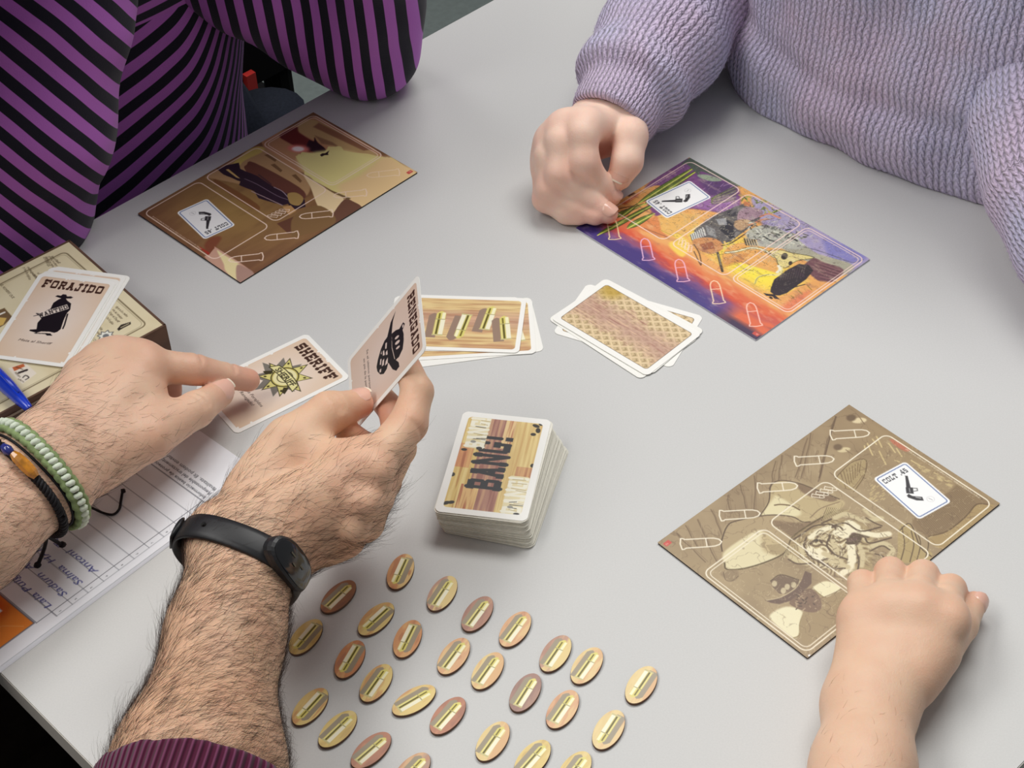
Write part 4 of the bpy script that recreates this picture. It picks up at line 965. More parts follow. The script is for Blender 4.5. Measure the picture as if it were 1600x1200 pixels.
# fanned discard with the lattice back on top (right of centre)
def edge_card(pa, pb, h, label, art=None, group=None, end='bottom', edge='card'):
    """card posed by two seen points on one edge. end='bottom': pa->pb runs along the long lower edge, pb at its right end;
    end='right': pa->pb runs down the short right edge"""
    a, b = at(*pa, h + .3), at(*pb, h + .3); d = b - a; d[2] = 0; d /= np.linalg.norm(d); n = np.array([-d[1], d[0], 0])
    if end == 'bottom': Y = d; X = -n; c = b - Y * CH_ / 2000 - X * CW_ / 2000
    else: X = d; Y = n; c = (a + b) / 2 - Y * CH_ / 2000
    return make_card('playing_card', np.array([c[0], c[1], h / 1000]), X, Y, label, 'card', group, art, edge)
G = 'cards in the face-down fan with lattice backs'
edge_card((1099, 495), (1050, 574), .1, 'patterned card at the bottom of the face-down fan, jutting out to the right', ART_BACK, G, 'right')
flat_card(None, .45, -48.5, 'white-edged card near the bottom of the face-down fan, showing at its left tip', None, G, xy=(.0805, .9655))
flat_card(None, .8, -44.0, 'white-edged card just under the top lattice card', None, G, xy=(.0845, .9688))
flat_card(None, 1.15, -46.3, 'top card of the face-down fan, fully visible lattice back', ART_BACK, G, xy=(.08291, .96724))

# fan of bullet cards behind the held card
G = 'bullet cards in the loose pile'
edge_card((676, 571), (850, 548), .1, 'lowest bullet card, white edge jutting out at the lower left and right', None, G)
edge_card((650, 563), (838, 552), .45, 'bullet card second from the bottom, its wooden print showing at the right end', ART_BUL, G)
edge_card((655, 548), (804, 550), .8, 'white-edged card directly under the top bullet card', ART_BUL, G)
edge_card((655, 546), (811, 551.5), 1.15, 'top card of the bullet pile, four brass bullets on wood', ART_BUL, G)

# ------------------------------------------------------------------ draw pile: every card its own object, skewed to the right
NC = 62
topc = np.array([.0, .0])
tl, tr = at(725, 643, 22), at(861, 655.5, 22); dx = tr - tl; X, Y = frame2(math.degrees(math.atan2(dx[1], dx[0])) - .8)
ctop = (tl + tr) / 2 - Y * CH_ / 2000
br0 = at(833, 855, 0); tr0 = at(889, 707, 0); Yb = tr0 - br0; Yb /= np.linalg.norm(Yb); Xb = np.array([Yb[1], -Yb[0], 0]); cbot = (br0 + tr0) / 2 - Xb * CW_ / 2000
DROT = math.degrees(math.atan2(Yb[1], Yb[0]) - math.atan2(Y[1], Y[0]))
r = np.random.default_rng(12); proto = None
for k in range(NC):
    f = k / (NC - 1); s_ = min(1, f * 1.25) if f > .1 else f * 1.25
    h = 22.0 * f * (NC - 1) / NC
    c = cbot[:2] + (ctop[:2] - cbot[:2]) * (1 - (1 - f) ** 1.5) + r.normal(0, .0004, 2)
    if k == NC - 1: c = ctop[:2]
    o_c = np.array([c[0], c[1], h / 1000])
    if k == NC - 1:
        make_card('playing_card', o_c, X, Y, 'top card of the thick draw pile, lettered BANG!', 'card', 'cards of the draw pile', art_bang())
    elif proto is None:
        proto = make_card('playing_card', o_c, Xb, Yb, 'white-edged card inside the thick draw pile', 'card', 'cards of the draw pile', None, 'card_edge')
        proto['label'] = 'bottom card of the thick draw pile, sticking out to the right'
        proto['_rot'] = math.radians(DROT)
    else:
        q = copy_tree(proto); q.location = (o_c[0], o_c[1], o_c[2] + TABLE_Z); q.rotation_euler = (0, 0, math.radians(DROT * (1 - f) ** 1.5 + r.normal(0, .5)) - proto['_rot'])
        q['label'] = 'white-edged card inside the thick draw pile, between its top and bottom card'

# ------------------------------------------------------------------ bullet tokens
TOK = [  # centre px, angle deg, palette, bullet pointing up?, words
 (626, 893, 70, 'op', 0, 'orange oval token highest of all, nearest the hand holding the card'),
 (529, 932, 47, 'br', 1, 'darkest brown oval token, just right of the fitness band'),
 (691, 927, 60, 'my', 1, 'half mauve half yellow oval token below the draw pile, right of the highest one'),
 (746, 959, 57, 'ma', 1, 'mauve oval token third along the upper diagonal row'),
 (588, 967, 46, 'yo', 0, 'yellow and orange oval token leaning right, in front of the darkest brown one'),
 (805, 983, 57, 'po', 1, 'peach oval token fourth along the upper diagonal row'),
 (478, 995, 53, 'ye', 0, 'yellow oval token leftmost in the field, beside the bare forearm'),
 (637, 998, 68, 'or', 0, 'orange oval token with an inverted bullet, in the middle of the second row'),
 (868, 1021, 59, 'my', 1, 'mauve and yellow oval token, left one of the close pair on the right'),
 (917, 1040, 58, 'yp', 1, 'pale yellow oval token, right one of the close pair on the right'),
 (547, 1030, 63, 'om', 0, 'reddish orange oval token with an inverted bullet, right of the leftmost yellow one'),
 (709, 1025, 57, 'po', 1, 'peach oval token in the centre, left of a paler yellow one'),
 (762, 1048, 58, 'yp', 1, 'pale yellow oval token in the centre, right of a peach one'),
 (588, 1067, 58, 'yo', 1, 'striped orange and yellow oval token above the one lying flattest'),
 (1002, 1070, 60, 'yp', 0, 'yellow oval token alone at the far right of the field'),
 (821, 1082, 61, 'md', 1, 'dark purplish oval token below the close pair'),
 (647, 1094, 33, 'yo', 1, 'orange oval token lying flattest, turned more than all others'),
 (485, 1104, 51, 'yo', 0, 'yellow oval token with orange streak, inverted bullet, low beside the forearm'),
 (879, 1108, 59, 'po', 1, 'peach oval token right of the dark purplish one'),
 (700, 1118, 52, 'mb', 1, 'reddish mauve oval token right of the flattest one'),
 (528, 1139, 47, 'ye', 1, 'yellow oval token leaning right, third from the forearm at the lower left'),
 (951, 1140, 61, 'yp', 0, 'yellow oval token with inverted bullet at the lower right of the field'),
 (770, 1158, 58, 'yp', 1, 'yellow and peach oval token in the last full row, right of the reddish ones'),
 (580, 1172, 44, 'mb', 1, 'reddish mauve oval token touching the lower picture edge at the left'),
 (832, 1186, 52, 'ye', 1, 'yellow oval token cut by the picture edge, below the peach one'),
 (643, 1206, 50, 'pm', 1, 'peach oval token barely showing at the picture edge, left of two yellow ones'),
 (897, 1205, 57, 'ye', 1, 'yellow oval token barely showing at the picture edge, furthest right of the cut ones'),
]
PAL = {'op': ((206, 142, 92), (232, 196, 130), (176, 104, 70)), 'br': ((152, 96, 64), (182, 110, 62), (126, 80, 66)), 'my': ((186, 140, 122), (234, 208, 138), (160, 112, 100)), 'ma': ((176, 124, 108), (200, 150, 120), (150, 104, 96)),
       'yo': ((226, 192, 120), (234, 208, 130), (208, 142, 92)), 'po': ((222, 168, 124), (236, 202, 140), (190, 124, 96)), 'ye': ((228, 200, 116), (238, 216, 146), (206, 172, 100)), 'or': ((214, 146, 98), (232, 182, 120), (178, 110, 78)),
       'yp': ((232, 206, 140), (240, 216, 152), (224, 176, 124)), 'om': ((206, 130, 86), (228, 176, 116), (170, 104, 84)), 'md': ((152, 112, 106), (172, 132, 116), (130, 96, 92)), 'mb': ((180, 116, 94), (206, 140, 108), (152, 98, 84)), 'pm': ((216, 172, 130), (176, 142, 126), (190, 130, 104))}
PAL = {k: tuple(tuple(.80 * c + .20 * m for c, m in zip(x, (222, 198, 158))) for x in v) for k, v in PAL.items()}
TLEN, TWID, TTH = 29.6, 15.8, 2.0
def token(u, v, ang, pal, up, words, idx):
    a = math.radians(ang); c = at(u, v + 1.5, 1.0); e = at(u + 31 * math.cos(a), v + 1.5 - 31 * math.sin(a), 1.0); d = e - c
    Y = np.array([d[0], d[1], 0]); Y /= np.linalg.norm(Y); X = np.array([Y[1], -Y[0], 0])
    base = np.array([c[0], c[1], 0.0001])
    t = thing('bullet_token', base, words, 'token', 'oval bullet tokens')
    tt = np.linspace(0, 2 * math.pi, 40, endpoint=False)
    ol = np.c_[TWID / 2 * np.cos(tt), TLEN / 2 * np.sin(tt)]
    def place(xy, z): return base + xy[:, :1] / 1000 * X + xy[:, 1:2] / 1000 * Y + np.array([0, 0, 1]) * (np.asarray(z).reshape(-1, 1) / 1000)
    V = np.vstack([place(ol * .985, np.full(40, 0.)), place(ol, np.full(40, .25)), place(ol, np.full(40, TTH - .3)), place(ol * .97, np.full(40, TTH))])
    F = [list(range(40))[::-1]] + [[k * 40 + i, k * 40 + (i + 1) % 40, (k + 1) * 40 + (i + 1) % 40, (k + 1) * 40 + i] for k in range(3) for i in range(40)] + [[120 + i for i in range(40)]]
    part('token_body', V, F, MT['token_core'], t)
    A = Art(TWID, TLEN, 0.25, (255, 255, 255)); c0, c1, c2 = PAL[pal]; sh = (A.ny, A.nx)
    gx, gy = np.meshgrid(A.x, A.y); rr_ = np.random.default_rng(idx + 5)
    f = fbm(sh, (14, 60), idx * 7 + 1, 3); g = gx / TWID + (vnoise(sh, (20, 40), idx) - .5) * .5
    A.full(np.ones(sh), c0); 
    if pal in ('my', 'yo', 'yp', 'pm', 'op'): A.full(np.clip((g - .5) * 12, 0, 1), c1 if pal != 'yp' else c2)
    A.full(np.clip((f - .55) * 8, 0, 1) * .7, c1); A.full(np.clip((.42 - f) * 8, 0, 1) * .7, c2)
    if up: brass_bullet(A, (7.7, 4.2), (9.0, 26.2), 5.2, shadow=(160, 148, 126), soff=(-2.7, .3))
    else: brass_bullet(A, (8.0, 25.6), (6.6, 3.9), 5.2, shadow=(160, 148, 126), soff=(2.9, .3))
    # polar face grid sampling the print
    nr = 14; rad = np.linspace(0, .965, nr); na = 56; th = np.linspace(0, 2 * math.pi, na, endpoint=False)
    P = [(0.0, 0.0)] + [(TWID / 2 * q * math.cos(w), TLEN / 2 * q * math.sin(w)) for q in rad[1:] for w in th]; P = np.array(P)
    # use a plain grid clipped by the oval instead: finer and even
    gx2, gy2 = np.meshgrid(A.x - TWID / 2, A.y - TLEN / 2); inside = (gx2 / (TWID / 2 * .985)) ** 2 + (gy2 / (TLEN / 2 * .985)) ** 2
    sc = np.where(inside > 1, 1 / np.sqrt(np.maximum(inside, 1e-9)), 1.0)       # snap the outer vertices to the rim
    Vx = np.c_[(gx2 * sc).ravel(), (gy2 * sc).ravel()]; V = place(Vx, np.full(len(Vx), TTH + .05))
    i = np.arange(A.nx * A.ny).reshape(A.ny, A.nx); Fq = np.stack([i[:-1, :-1], i[:-1, 1:], i[1:, 1:], i[1:, :-1]], -1).reshape(-1, 4)
    keep = (inside.ravel()[Fq] <= 1).sum(1) >= 2; Fq = Fq[keep]
    used = np.unique(Fq); mp = np.full(len(V), -1); mp[used] = np.arange(len(used))
    part('printed_face', V[used], mp[Fq], MT['print'], t, col=lin(np.clip(A.a, 0, .999).reshape(-1, 3))[used])
for i_, q in enumerate(TOK): token(*q, i_)

# ------------------------------------------------------------------ rule box, role cards on it, pen
BOXH = 37.0
MT['box_side'] = mat('box_side_print', (98, 72, 56), 0.5, 0.4, noise=.25, nscale=70)
MT['box_tray'] = mat('box_tray_brown', (84, 66, 54), 0.6, 0.3, noise=.2, nscale=50)
MT['red_print'] = mat('red_print', (178, 40, 36), 0.5)
MT['strip'] = mat('pale_strip', (168, 152, 132), 0.6)
def game_box():
    cR = at(258, 508, BOXH); cR = np.array([cR[0], cR[1], 0])
    U = frame2(-141.3)[0]; Vv = frame2(127.6)[0]           # U: along the near side, Vv: along the right side
    Vv = frame2(-141.3 - 90)[0]
    LU, LV = .250, .1285
    t = thing('game_box', cR, 'cream topped flat game box at the left with brown printed sides', 'box')
    def P(u, v, z): return cR + U * u + Vv * v + np.array([0, 0, z / 1000])
    def bx(u0, u1, v0, v1, z0, z1):
        c = (P(u0, v0, z0) + P(u1, v1, z1)) / 2
        return box_vf(c, U * (u1 - u0) / 2, Vv * (v1 - v0) / 2, np.array([0, 0, (z1 - z0) / 2000]))
    part('tray', *bx(-.0015, LU - .004, .002, LV - .003, 0, 31), MT['box_tray'], t)
    part('lid', *bx(0, LU, 0, LV, 14, BOXH), MT['box_side'], t)
    A = Art(LU * 1000, LV * 1000, .5, (228, 216, 180)); A.mir = -1; sh = (A.ny, A.nx)      # x along U, y along Vv
    A.grain((214, 198, 158), (236, 226, 194), (40, 40), 3, .5)
    W_, H_ = A.w, A.h
    A.line(A.rr(0, 0, W_, H_, .5), 2.4, (92, 70, 52), closed=True, raw=True)
    A.line(A.rr(9, 9, W_ - 9, H_ - 9, 4), 1.0, (122, 108, 78), closed=True, raw=True); A.line(A.rr(10.6, 10.6, W_ - 9, H_ - 10.6, 4), .4, (150, 136, 104), closed=True, raw=True)
    A.tf = lambda u, v: ((at(u, v, BOXH) - cR) @ U * 1000, (at(u, v, BOXH) - cR) @ Vv * 1000)
    def txt(words, u0, v0, u1, v1, h=2.0, c=(92, 78, 56)):
        a, b = A.P([(u0, v0), (u1, v1)]); d = b - a; A.text(words, a[0], a[1], h, c, ang=math.degrees(math.atan2(d[1], d[0])), width=np.linalg.norm(d), italic=.2)
    S = lambda x, y: (x * .175, 350 + y * .175)
    words = ['EL HOMBRE QUE', 'sigue a los malos', 'con su revolver', 'juega el Sheriff', 'y los Forajidos', 'cartas y dados', 'al amanecer', 'en el Oeste']
    for k, (p, q) in enumerate((((385, 300), (430, 380)), ((405, 295), (470, 390)), ((430, 290), (500, 380)), ((455, 290), (520, 355)), ((205, 390), (260, 500)), ((240, 385), (320, 495)), ((270, 430), (340, 500)), ((330, 440), (370, 470)), ((0, 545), (110, 665)), ((1030, 740), (1130, 830)), ((1000, 765), (1080, 850)), ((970, 790), (1050, 880)), ((940, 830), (1000, 900)), ((870, 900), (900, 950)), ((830, 930), (880, 990)), ((800, 990), (860, 1080)))):
        a, b = S(*p), S(*q); txt(words[k % 8], *a, *b, h=1.9)
    # small emblems: star, feather mark, worn label, picture corner
    c = A.P([S(945, 1000)])[0]; st = [c + (6.0 if k % 2 == 0 else 3.9) * np.array([math.cos(k * math.pi / 8), math.sin(k * math.pi / 8)]) for k in range(16)]
    A.poly(st, (240, 240, 228), raw=True); A.line(st, .6, (84, 84, 84), closed=True, raw=True); A.ell(c, 2.2, 2.2, (120, 124, 126), raw=True)
    A.poly([S(1045, 940), S(1080, 900), (1165 * .175, 350 + 875 * .175), S(1170, 895), S(1100, 930), S(1060, 955)], (52, 44, 36), soft=.2); A.line([S(1080, 925), S(1150, 890)], .8, (196, 184, 150))
    A.poly([S(-60, 790), S(40, 750), S(110, 830), S(40, 900), S(-60, 960)], (120, 96, 66)); A.poly([S(-50, 830), S(60, 840), S(30, 900), S(-50, 930)], (222, 186, 104), soft=1); A.line([S(-20, 815), S(40, 790)], 1.6, (245, 242, 230))
    sx = lambda x, y: (x / 6, 540 + y / 6)
    A.poly([sx(75, 215), sx(235, 160), sx(345, 260), sx(210, 360), sx(150, 300)], (238, 228, 210), raw=False)
    A.poly([sx(115, 205), sx(220, 170), sx(235, 195), sx(135, 240)], (196, 104, 60)); A.line([sx(150, 200), sx(215, 225)], .6, (90, 60, 46)); A.line([sx(180, 255), sx(250, 230)], 2.0, (52, 42, 40)); A.line([sx(215, 300), sx(240, 280), sx(270, 300), sx(240, 320)], .9, (70, 60, 56))
    txt('PRIMERA', *sx(135, 255), *sx(185, 300), h=1.2); txt('edicion', *sx(165, 315), *sx(220, 345), h=1.2)
    A.tf = None
    V, F, C = art_grid(A, P(0, 0, BOXH + .08), U, Vv)
    part('printed_lid_face', V, F[:, ::-1], MT['print_matte'], t, col=C)
    # raised cardboard rim of the lid, along all edges
    for a in ((-.0004, LU, -.0006, .0010), (-.0004, LU, LV - .001, LV + .0006), (-.0006, .001, 0, LV), (LU - .001, LU + .0006, 0, LV)):
        part('lid_edge', *bx(a[0], a[1], a[2], a[3], 16, BOXH + .35), MT['box_side'], t)
    # printed near side: pale board strips and a red figure
    for z0, z1, u0, u1, m_ in ((31, 32.6, .02, LU, 'strip'), (24, 25, .09, LU, 'strip'), (17, 19, .12, LU, 'strip'), (9, 10, .13, LU, 'box_side'), (3, 5, .1, LU, 'strip')):
        part('printed_stripe', *bx(u0, u1, -.0012, -.0008, z0, z1), MT[m_], t)
    part('red_print', *bx(.099, .112, -.0014, -.0009, 12, 27), MT['red_print'], t); part('red_print', *bx(.115, .122, -.0014, -.0009, 16, 26), MT['red_print'], t)
game_box()
G = 'role cards stacked on the box'
a_, b_ = at(66, 427, BOXH + 1.1), at(180, 441, BOXH + 1.1); dx = b_ - a_; X, Y = frame2(math.degrees(math.atan2(dx[1], dx[0]))); cc = (a_ + b_) / 2 - Y * CH_ / 2000
fdeg = math.degrees(math.atan2(Y[1], Y[0]))
def role(h, off, rot, lab, art=None, edge='card'):
    X2, Y2 = frame2(fdeg - 90 + rot); make_card('playing_card', np.array([cc[0] + off[0], cc[1] + off[1], h / 1000]), X2, Y2, lab, 'card', G, art, edge)
role(BOXH + .2, (.0085, .0075), -1.0, 'lowest role card on the box, jutting out to the upper right')
role(BOXH + .55, (.0066, .0068), .5, 'second lowest role card on the box, white edge with a thin printed line', art_role('FORAJIDO', 'blank', .8))
role(BOXH + .9, (.0022, .0026), -.5, 'white-edged card just under the FORAJIDO card on the box')
role(BOXH + 1.25, (0, 0), 0, 'top role card on the box, FORAJIDO with a black poncho figure', art_role('FORAJIDO', 'outlaw'))

MT['pen'] = mat('blue_plastic', (16, 62, 206), 0.25, 0.6, coat=.4)
MT['pen_w'] = mat('pen_barrel', (222, 224, 230), 0.35, 0.5)
def pen():
    tip = at(47, 640, BOXH + 5.5); tip = tip + np.array([0, 0, 0])
    e = at(-20, 572, BOXH + 6.2); d = (e - tip); L = np.linalg.norm(d); d /= L
    t = thing('ballpoint_pen', [tip[0], tip[1], BOXH / 1000], 'blue capped ballpoint pen poking in over the near box edge', 'pen')
    prof = [(0, 1.9), (.4, 2.5), (2.2, 2.7), (3, 3.0), (14, 4.3), (28, 5.4), (44, 5.6), (58, 5.6), (58.5, 5.2)]
    V, F = tube([tip + d * a / 1000 for a, _ in prof], [q / 1000 for _, q in prof], 20); part('cap', V, F, MT['pen'], t, smooth=True)
    V, F = tube([tip + d * a for a in (.0575, .147)], .0042, 12); part('barrel', V, F, MT['pen_w'], t, smooth=True)
    cl = [tip + d * a / 1000 + np.array([0, 0, z / 1000]) for a, z in ((57, 6), (54, 8.4), (30, 8.6), (12, 7.4))]
    V, F = tube(cl, [.0013, .0014, .0014, .001], 8); part('clip', V, F, MT['pen'], t, smooth=True)
    V, F = tube([tip + d * -.0006, tip + d * .0006], .0012, 12); part('vent_hole', V, F, MT['strip'], t)
pen()

# ------------------------------------------------------------------ attendance sheets
def sheets():
    corner = at(408, 740, .2)
    U = frame2(-134.4)[0]; Vv = frame2(-134.4 - 90)[0]         # U: long side down-left, Vv: short side up-left
    LU, LV = .297, .210
    def sheet(off, rot, z, label, art=None):
        a = math.radians(rot); c, s_ = math.cos(a), math.sin(a)
        U2 = U * c + Vv * s_; V2 = -U * s_ + Vv * c
        O = corner + U * off[0] + Vv * off[1]; O = np.array([O[0], O[1], z / 1000])
        t = thing('paper_sheet', O, label, 'paper', 'sheets under the pointing arm')
        nx, ny = 30, 22; gx, gy = np.meshgrid(np.linspace(0, LU, nx), np.linspace(0, LV, ny))
        # the corner that hangs near the table edge lifts slightly
        lift = .0000 * gx
        P = O + gx.ravel()[:, None] * U2 + gy.ravel()[:, None] * V2
        P = P + np.array([0, 0, 1]) * ((np.clip(gx - .27, 0, 1) * .06).ravel()[:, None])
        n = len(P); i = np.arange(n).reshape(ny, nx); Fq = np.stack([i[:-1, :-1], i[1:, :-1], i[1:, 1:], i[:-1, 1:]], -1).reshape(-1, 4)
        Vb = np.vstack([P, P + np.array([0, 0, .00012])]); Fb = np.vstack([Fq[:, ::-1], Fq + n])
        ring = np.concatenate([i[0, :], i[1:, -1], i[-1, -2::-1], i[-2:0:-1, 0]]); nxt = np.roll(ring, -1)
        Fb = np.vstack([Fb, np.stack([ring, ring + n, nxt + n, nxt], -1)])
        part('sheet', Vb, Fb, MT['paper'], t)
        if art:
            V, F, C = art_grid(art, O + np.array([0, 0, .00018]), U2, V2)
            lx = (V - O) @ U2; V = V + np.array([0, 0, 1]) * (np.clip(lx - .27, 0, 1) * .06)[:, None]
            part('printed_form', V, F[:, ::-1], MT['paperprint'], t, col=C)
    A = Art(297, 210, .5, (240, 241, 246)); A.mir = -1
    A.tf = lambda u, v: ((at(u, v, .6) - corner) @ U * 1000, (at(u, v, .6) - corner) @ Vv * 1000)
    G_ = (96, 98, 108)
    c2 = lambda x, y: (x * .2375, 660 + y * .2375); c3 = lambda x, y: (x / 6, 860 + y / 6)
    p1, p2 = A.P([c3(555, 635), c3(500, 600)]); q1, q2 = A.P([c2(1350, 530), c2(1310, 510)])
    xr, yl, yl2 = (p1[0]), (p1[1] + q1[1]) / 2, (p2[1] + q2[1]) / 2       # right line, two long lines
    x0 = q1[0]
    n = 10; step = (xr - x0) / n
    A.line([(x0, yl), (xr, yl)], .35, G_, raw=True); A.line([(x0, yl2), (xr + 11.5, yl2)], .5, G_, raw=True)
    for k in range(n + 1): A.line([(x0 + k * step, yl), (x0 + k * step, 205)], .4 if 0 < k < n else .6, G_, raw=True)
    A.line([(xr + 11.5, yl2), (xr + 11.5, 205)], .5, G_, raw=True)
    for k in range(n): A.text(str(n - k), x0 + (k + .62) * step, yl2 - 3.6, 1.5, (90, 92, 100), ang=90)
    INK = (74, 78, 150)
    for k, (w, ln) in enumerate((('Laia Puig Collados', 80), ('Sadurn  AM  RCHE', 78), ('Salma  HANNAN', 70), ('Antoni  Torres', 62))):
        A.text(w, xr - (k + .28) * step, yl2 + 4, 4.6, INK, ang=90, width=ln, italic=.35)
    A.text('Nom i cognoms', xr + 5.8, yl2 + 40, 2.4, (60, 62, 70), ang=90, width=22)
    for k, w in enumerate(('Informacio basica de proteccio de', 'Responsable del tractament: Ajunt', 'finalitats. Et podem enviar els in')):
        A.text(w, x0 - 4 - k * 4.6, yl2 + 1, 2.5, (52, 54, 62), ang=90, width=60)
    ox = xr + 12.4
    A.poly([(ox, yl2 + 1), (ox + 26, yl2 + 1), (ox + 26, 205), (ox, 205)], (238, 138, 56), raw=True); A.line([(ox, yl2 + 1), (ox + 26, yl2 + 1), (ox + 26, 205), (ox, 205)], .9, (110, 112, 124), closed=True, raw=True)
    A.full(np.clip(1 - np.hypot((np.meshgrid(A.x, A.y)[0] - ox - 10) / 12, (np.meshgrid(A.x, A.y)[1] - yl2 - 34) / 18), 0, 1) * .9, (204, 62, 28))
    A.poly([(ox + 7, yl2 + 24), (ox + 18.5, yl2 + 24), (ox + 18.5, 205), (ox + 7, 205)], (240, 240, 246), raw=True)
    A.text('XAR', ox + 15.5, yl2 + 28, 4.4, (60, 70, 90), ang=90)
    A.line([(ox + 6, yl2 + 4), (ox + 14, yl2 + 14), (ox + 24, yl2 + 18)], .4, (248, 190, 120), raw=True)
    A.tf = None
    sheet((.0012, -.0022), -.4, .15, 'plain lower sheet peeking out under the signed form', None)
    sheet((0, 0), 0, .45, 'signed attendance form with blue handwriting and an orange logo', A)
sheets()
# ------------------------------------------------------------------ bodies: rounded-cone fields -> one continuous surface
def smin(a, b, k):
    h = np.maximum(k - np.abs(a - b), 0) / k
    return np.minimum(a, b) - h * h * k * 0.25
class Field:
    """groups of rounded cones blended inside a group by kin, and onto the body by k (large near the group's root)"""
    def __init__(s, lo, hi, h):
        s.lo = np.asarray(lo, float); s.h = h
        s.n = np.ceil((np.asarray(hi) - s.lo) / h).astype(int) + 1
        s.ax = [s.lo[i] + h * np.arange(s.n[i]) for i in range(3)]
        s.D = np.full(s.n, 0.06, np.float32)
    def win(s, p, q, m):
        i0 = np.maximum(((np.minimum(p, q) - m - s.lo) / s.h).astype(int), 0); i1 = np.minimum(((np.maximum(p, q) + m - s.lo) / s.h).astype(int) + 2, s.n)
        return tuple(slice(a, max(a, b)) for a, b in zip(i0, i1))
    def xyz(s, w):
        return np.meshgrid(*[s.ax[i][w[i]].astype(np.float32) for i in range(3)], indexing='ij', sparse=True)
    @staticmethod
    def cone(X, a, ra, b, rb, nrm=None, flat=1.0):
        ab = b - a; L = ab @ ab + 1e-12
        dx, dy, dz = X[0] - a[0], X[1] - a[1], X[2] - a[2]
        t = np.clip((dx * ab[0] + dy * ab[1] + dz * ab[2]) / L, 0, 1)
        ex, ey, ez = dx - t * ab[0], dy - t * ab[1], dz - t * ab[2]
        if nrm is not None and flat != 1.0:
            dn = (ex * nrm[0] + ey * nrm[1] + ez * nrm[2]) * (1 / flat - 1)
            ex, ey, ez = ex + dn * nrm[0], ey + dn * nrm[1], ez + dn * nrm[2]
        return np.sqrt(ex * ex + ey * ey + ez * ez) - (ra + (rb - ra) * t)
    def group(s, cones, kin=0.003, k=0.004, kroot=None, root=None, rad=0.02):
        """cones: list of (a, ra, b, rb[, nrm, flat])"""
        pts = np.array([c[j] for c in cones for j in (0, 2)]); rm = max(max(c[1], c[3]) for c in cones)
        m = rm * 1.0 + 3 * max(kin, k, kroot or 0) + s.h * 2
        w = s.win(pts.min(0), pts.max(0), m); X = s.xyz(w)
        if any(q.stop <= q.start for q in w): return
        G = None
        for c in cones:
            d = s.cone(X, np.asarray(c[0]), c[1], np.asarray(c[2]), c[3], *(c[4:] if len(c) > 4 else ()))
            G = d if G is None else smin(G, d, kin)
        kk = k
        if kroot is not None:
            r_ = np.sqrt((X[0] - root[0]) ** 2 + (X[1] - root[1]) ** 2 + (X[2] - root[2]) ** 2)
            kk = k + (kroot - k) * np.clip(1.6 - r_ / rad, 0, 1)
        s.D[w] = smin(s.D[w], G, kk)
    def carve(s, pts, r, depth=1.0, k=0.002):
        """a shallow crease: subtract a thin tube"""
        for a, b in zip(pts[:-1], pts[1:]):
            a, b = np.asarray(a), np.asarray(b); w = s.win(a, b, r + 3 * k); X = s.xyz(w)
            d = s.cone(X, a, r, b, r)
            s.D[w] = -smin(-s.D[w], d, k)
    def mesh(s):
        """surface nets"""
        D = s.D; neg = D < 0
        nx, ny, nz = D.shape
        def C(i, j, k): return (slice(i, nx - 1 + i), slice(j, ny - 1 + j), slice(k, nz - 1 + k))
        cnt = sum(neg[C(i, j, k)].astype(np.int8) for i in (0, 1) for j in (0, 1) for k in (0, 1))
        act = (cnt > 0) & (cnt < 8); idx = np.argwhere(act); vid = np.full(act.shape, -1, np.int32); vid[act] = np.arange(len(idx))
        acc = np.zeros((len(idx), 3)); num = np.zeros(len(idx))
        I, J, K = idx.T
        for a in range(3):
            b, c = [q for q in range(3) if q != a]
            for u in (0, 1):
                for v in (0, 1):
                    o = [0, 0, 0]; o[b] = u; o[c] = v; p = list(o); p[a] = 1
                    d0 = D[I + o[0], J + o[1], K + o[2]]; d1 = D[I + p[0], J + p[1], K + p[2]]
                    m = (d0 < 0) != (d1 < 0); t = np.where(m, d0 / (d0 - d1 + 1e-20), 0)
                    off = np.array([np.full(len(t), o[q], float) for q in range(3)]).T; off[:, a] = t
                    acc[m] += off[m]; num[m] += 1
        V = (idx + acc / num[:, None]) * s.h + s.lo
        F = []
        for a in range(3):
            b, c = [q for q in range(3) if q != a]
            sl0 = [slice(None)] * 3; sl1 = [slice(None)] * 3; sl0[a] = slice(0, -1); sl1[a] = slice(1, None)
            n0, n1 = neg[tuple(sl0)], neg[tuple(sl1)]; cr = np.argwhere(n0 != n1)
            cr = cr[(cr[:, b] > 0) & (cr[:, c] > 0) & (cr[:, b] < D.shape[b] - 1) & (cr[:, c] < D.shape[c] - 1)]
            q = []
            for u, v in ((1, 1), (0, 1), (0, 0), (1, 0)):
                p = cr.copy(); p[:, b] -= u; p[:, c] -= v; q.append(vid[p[:, 0], p[:, 1], p[:, 2]])
            q = np.stack(q, 1)
            fl = n0[cr[:, 0], cr[:, 1], cr[:, 2]]
            if a == 1: fl = ~fl
            q = np.where(fl[:, None], q, q[:, ::-1]); F.append(q)
        F = np.concatenate(F); F = F[(F >= 0).all(1)]
        return V, F
def relax(V, F, it=2, lam=.5):
    n = len(V)
    for _ in range(it):
        acc = np.zeros((n, 3)); cnt = np.zeros(n)
        for k in range(4):
            a, b = F[:, k], F[:, (k + 1) % 4]
            for p, q in ((a, b), (b, a)):
                cnt += np.bincount(p, minlength=n)
                for c in range(3): acc[:, c] += np.bincount(p, V[q, c], minlength=n)
        V = V + lam * (acc / np.maximum(cnt, 1)[:, None] - V)
    return V
def vnormals(V, F):
    n = np.cross(V[F[:, 2]] - V[F[:, 0]], V[F[:, 3]] - V[F[:, 1]]); out = np.zeros_like(V)
    for k in range(4):
        for c in range(3): out[:, c] += np.bincount(F[:, k], n[:, c], minlength=len(V))
    return out / (np.linalg.norm(out, axis=1, keepdims=True) + 1e-12)
def J(u, v, h, r):
    """joint: where it is seen, its height and its radius in mm"""
    return (at(u, v, h), r / 1000)
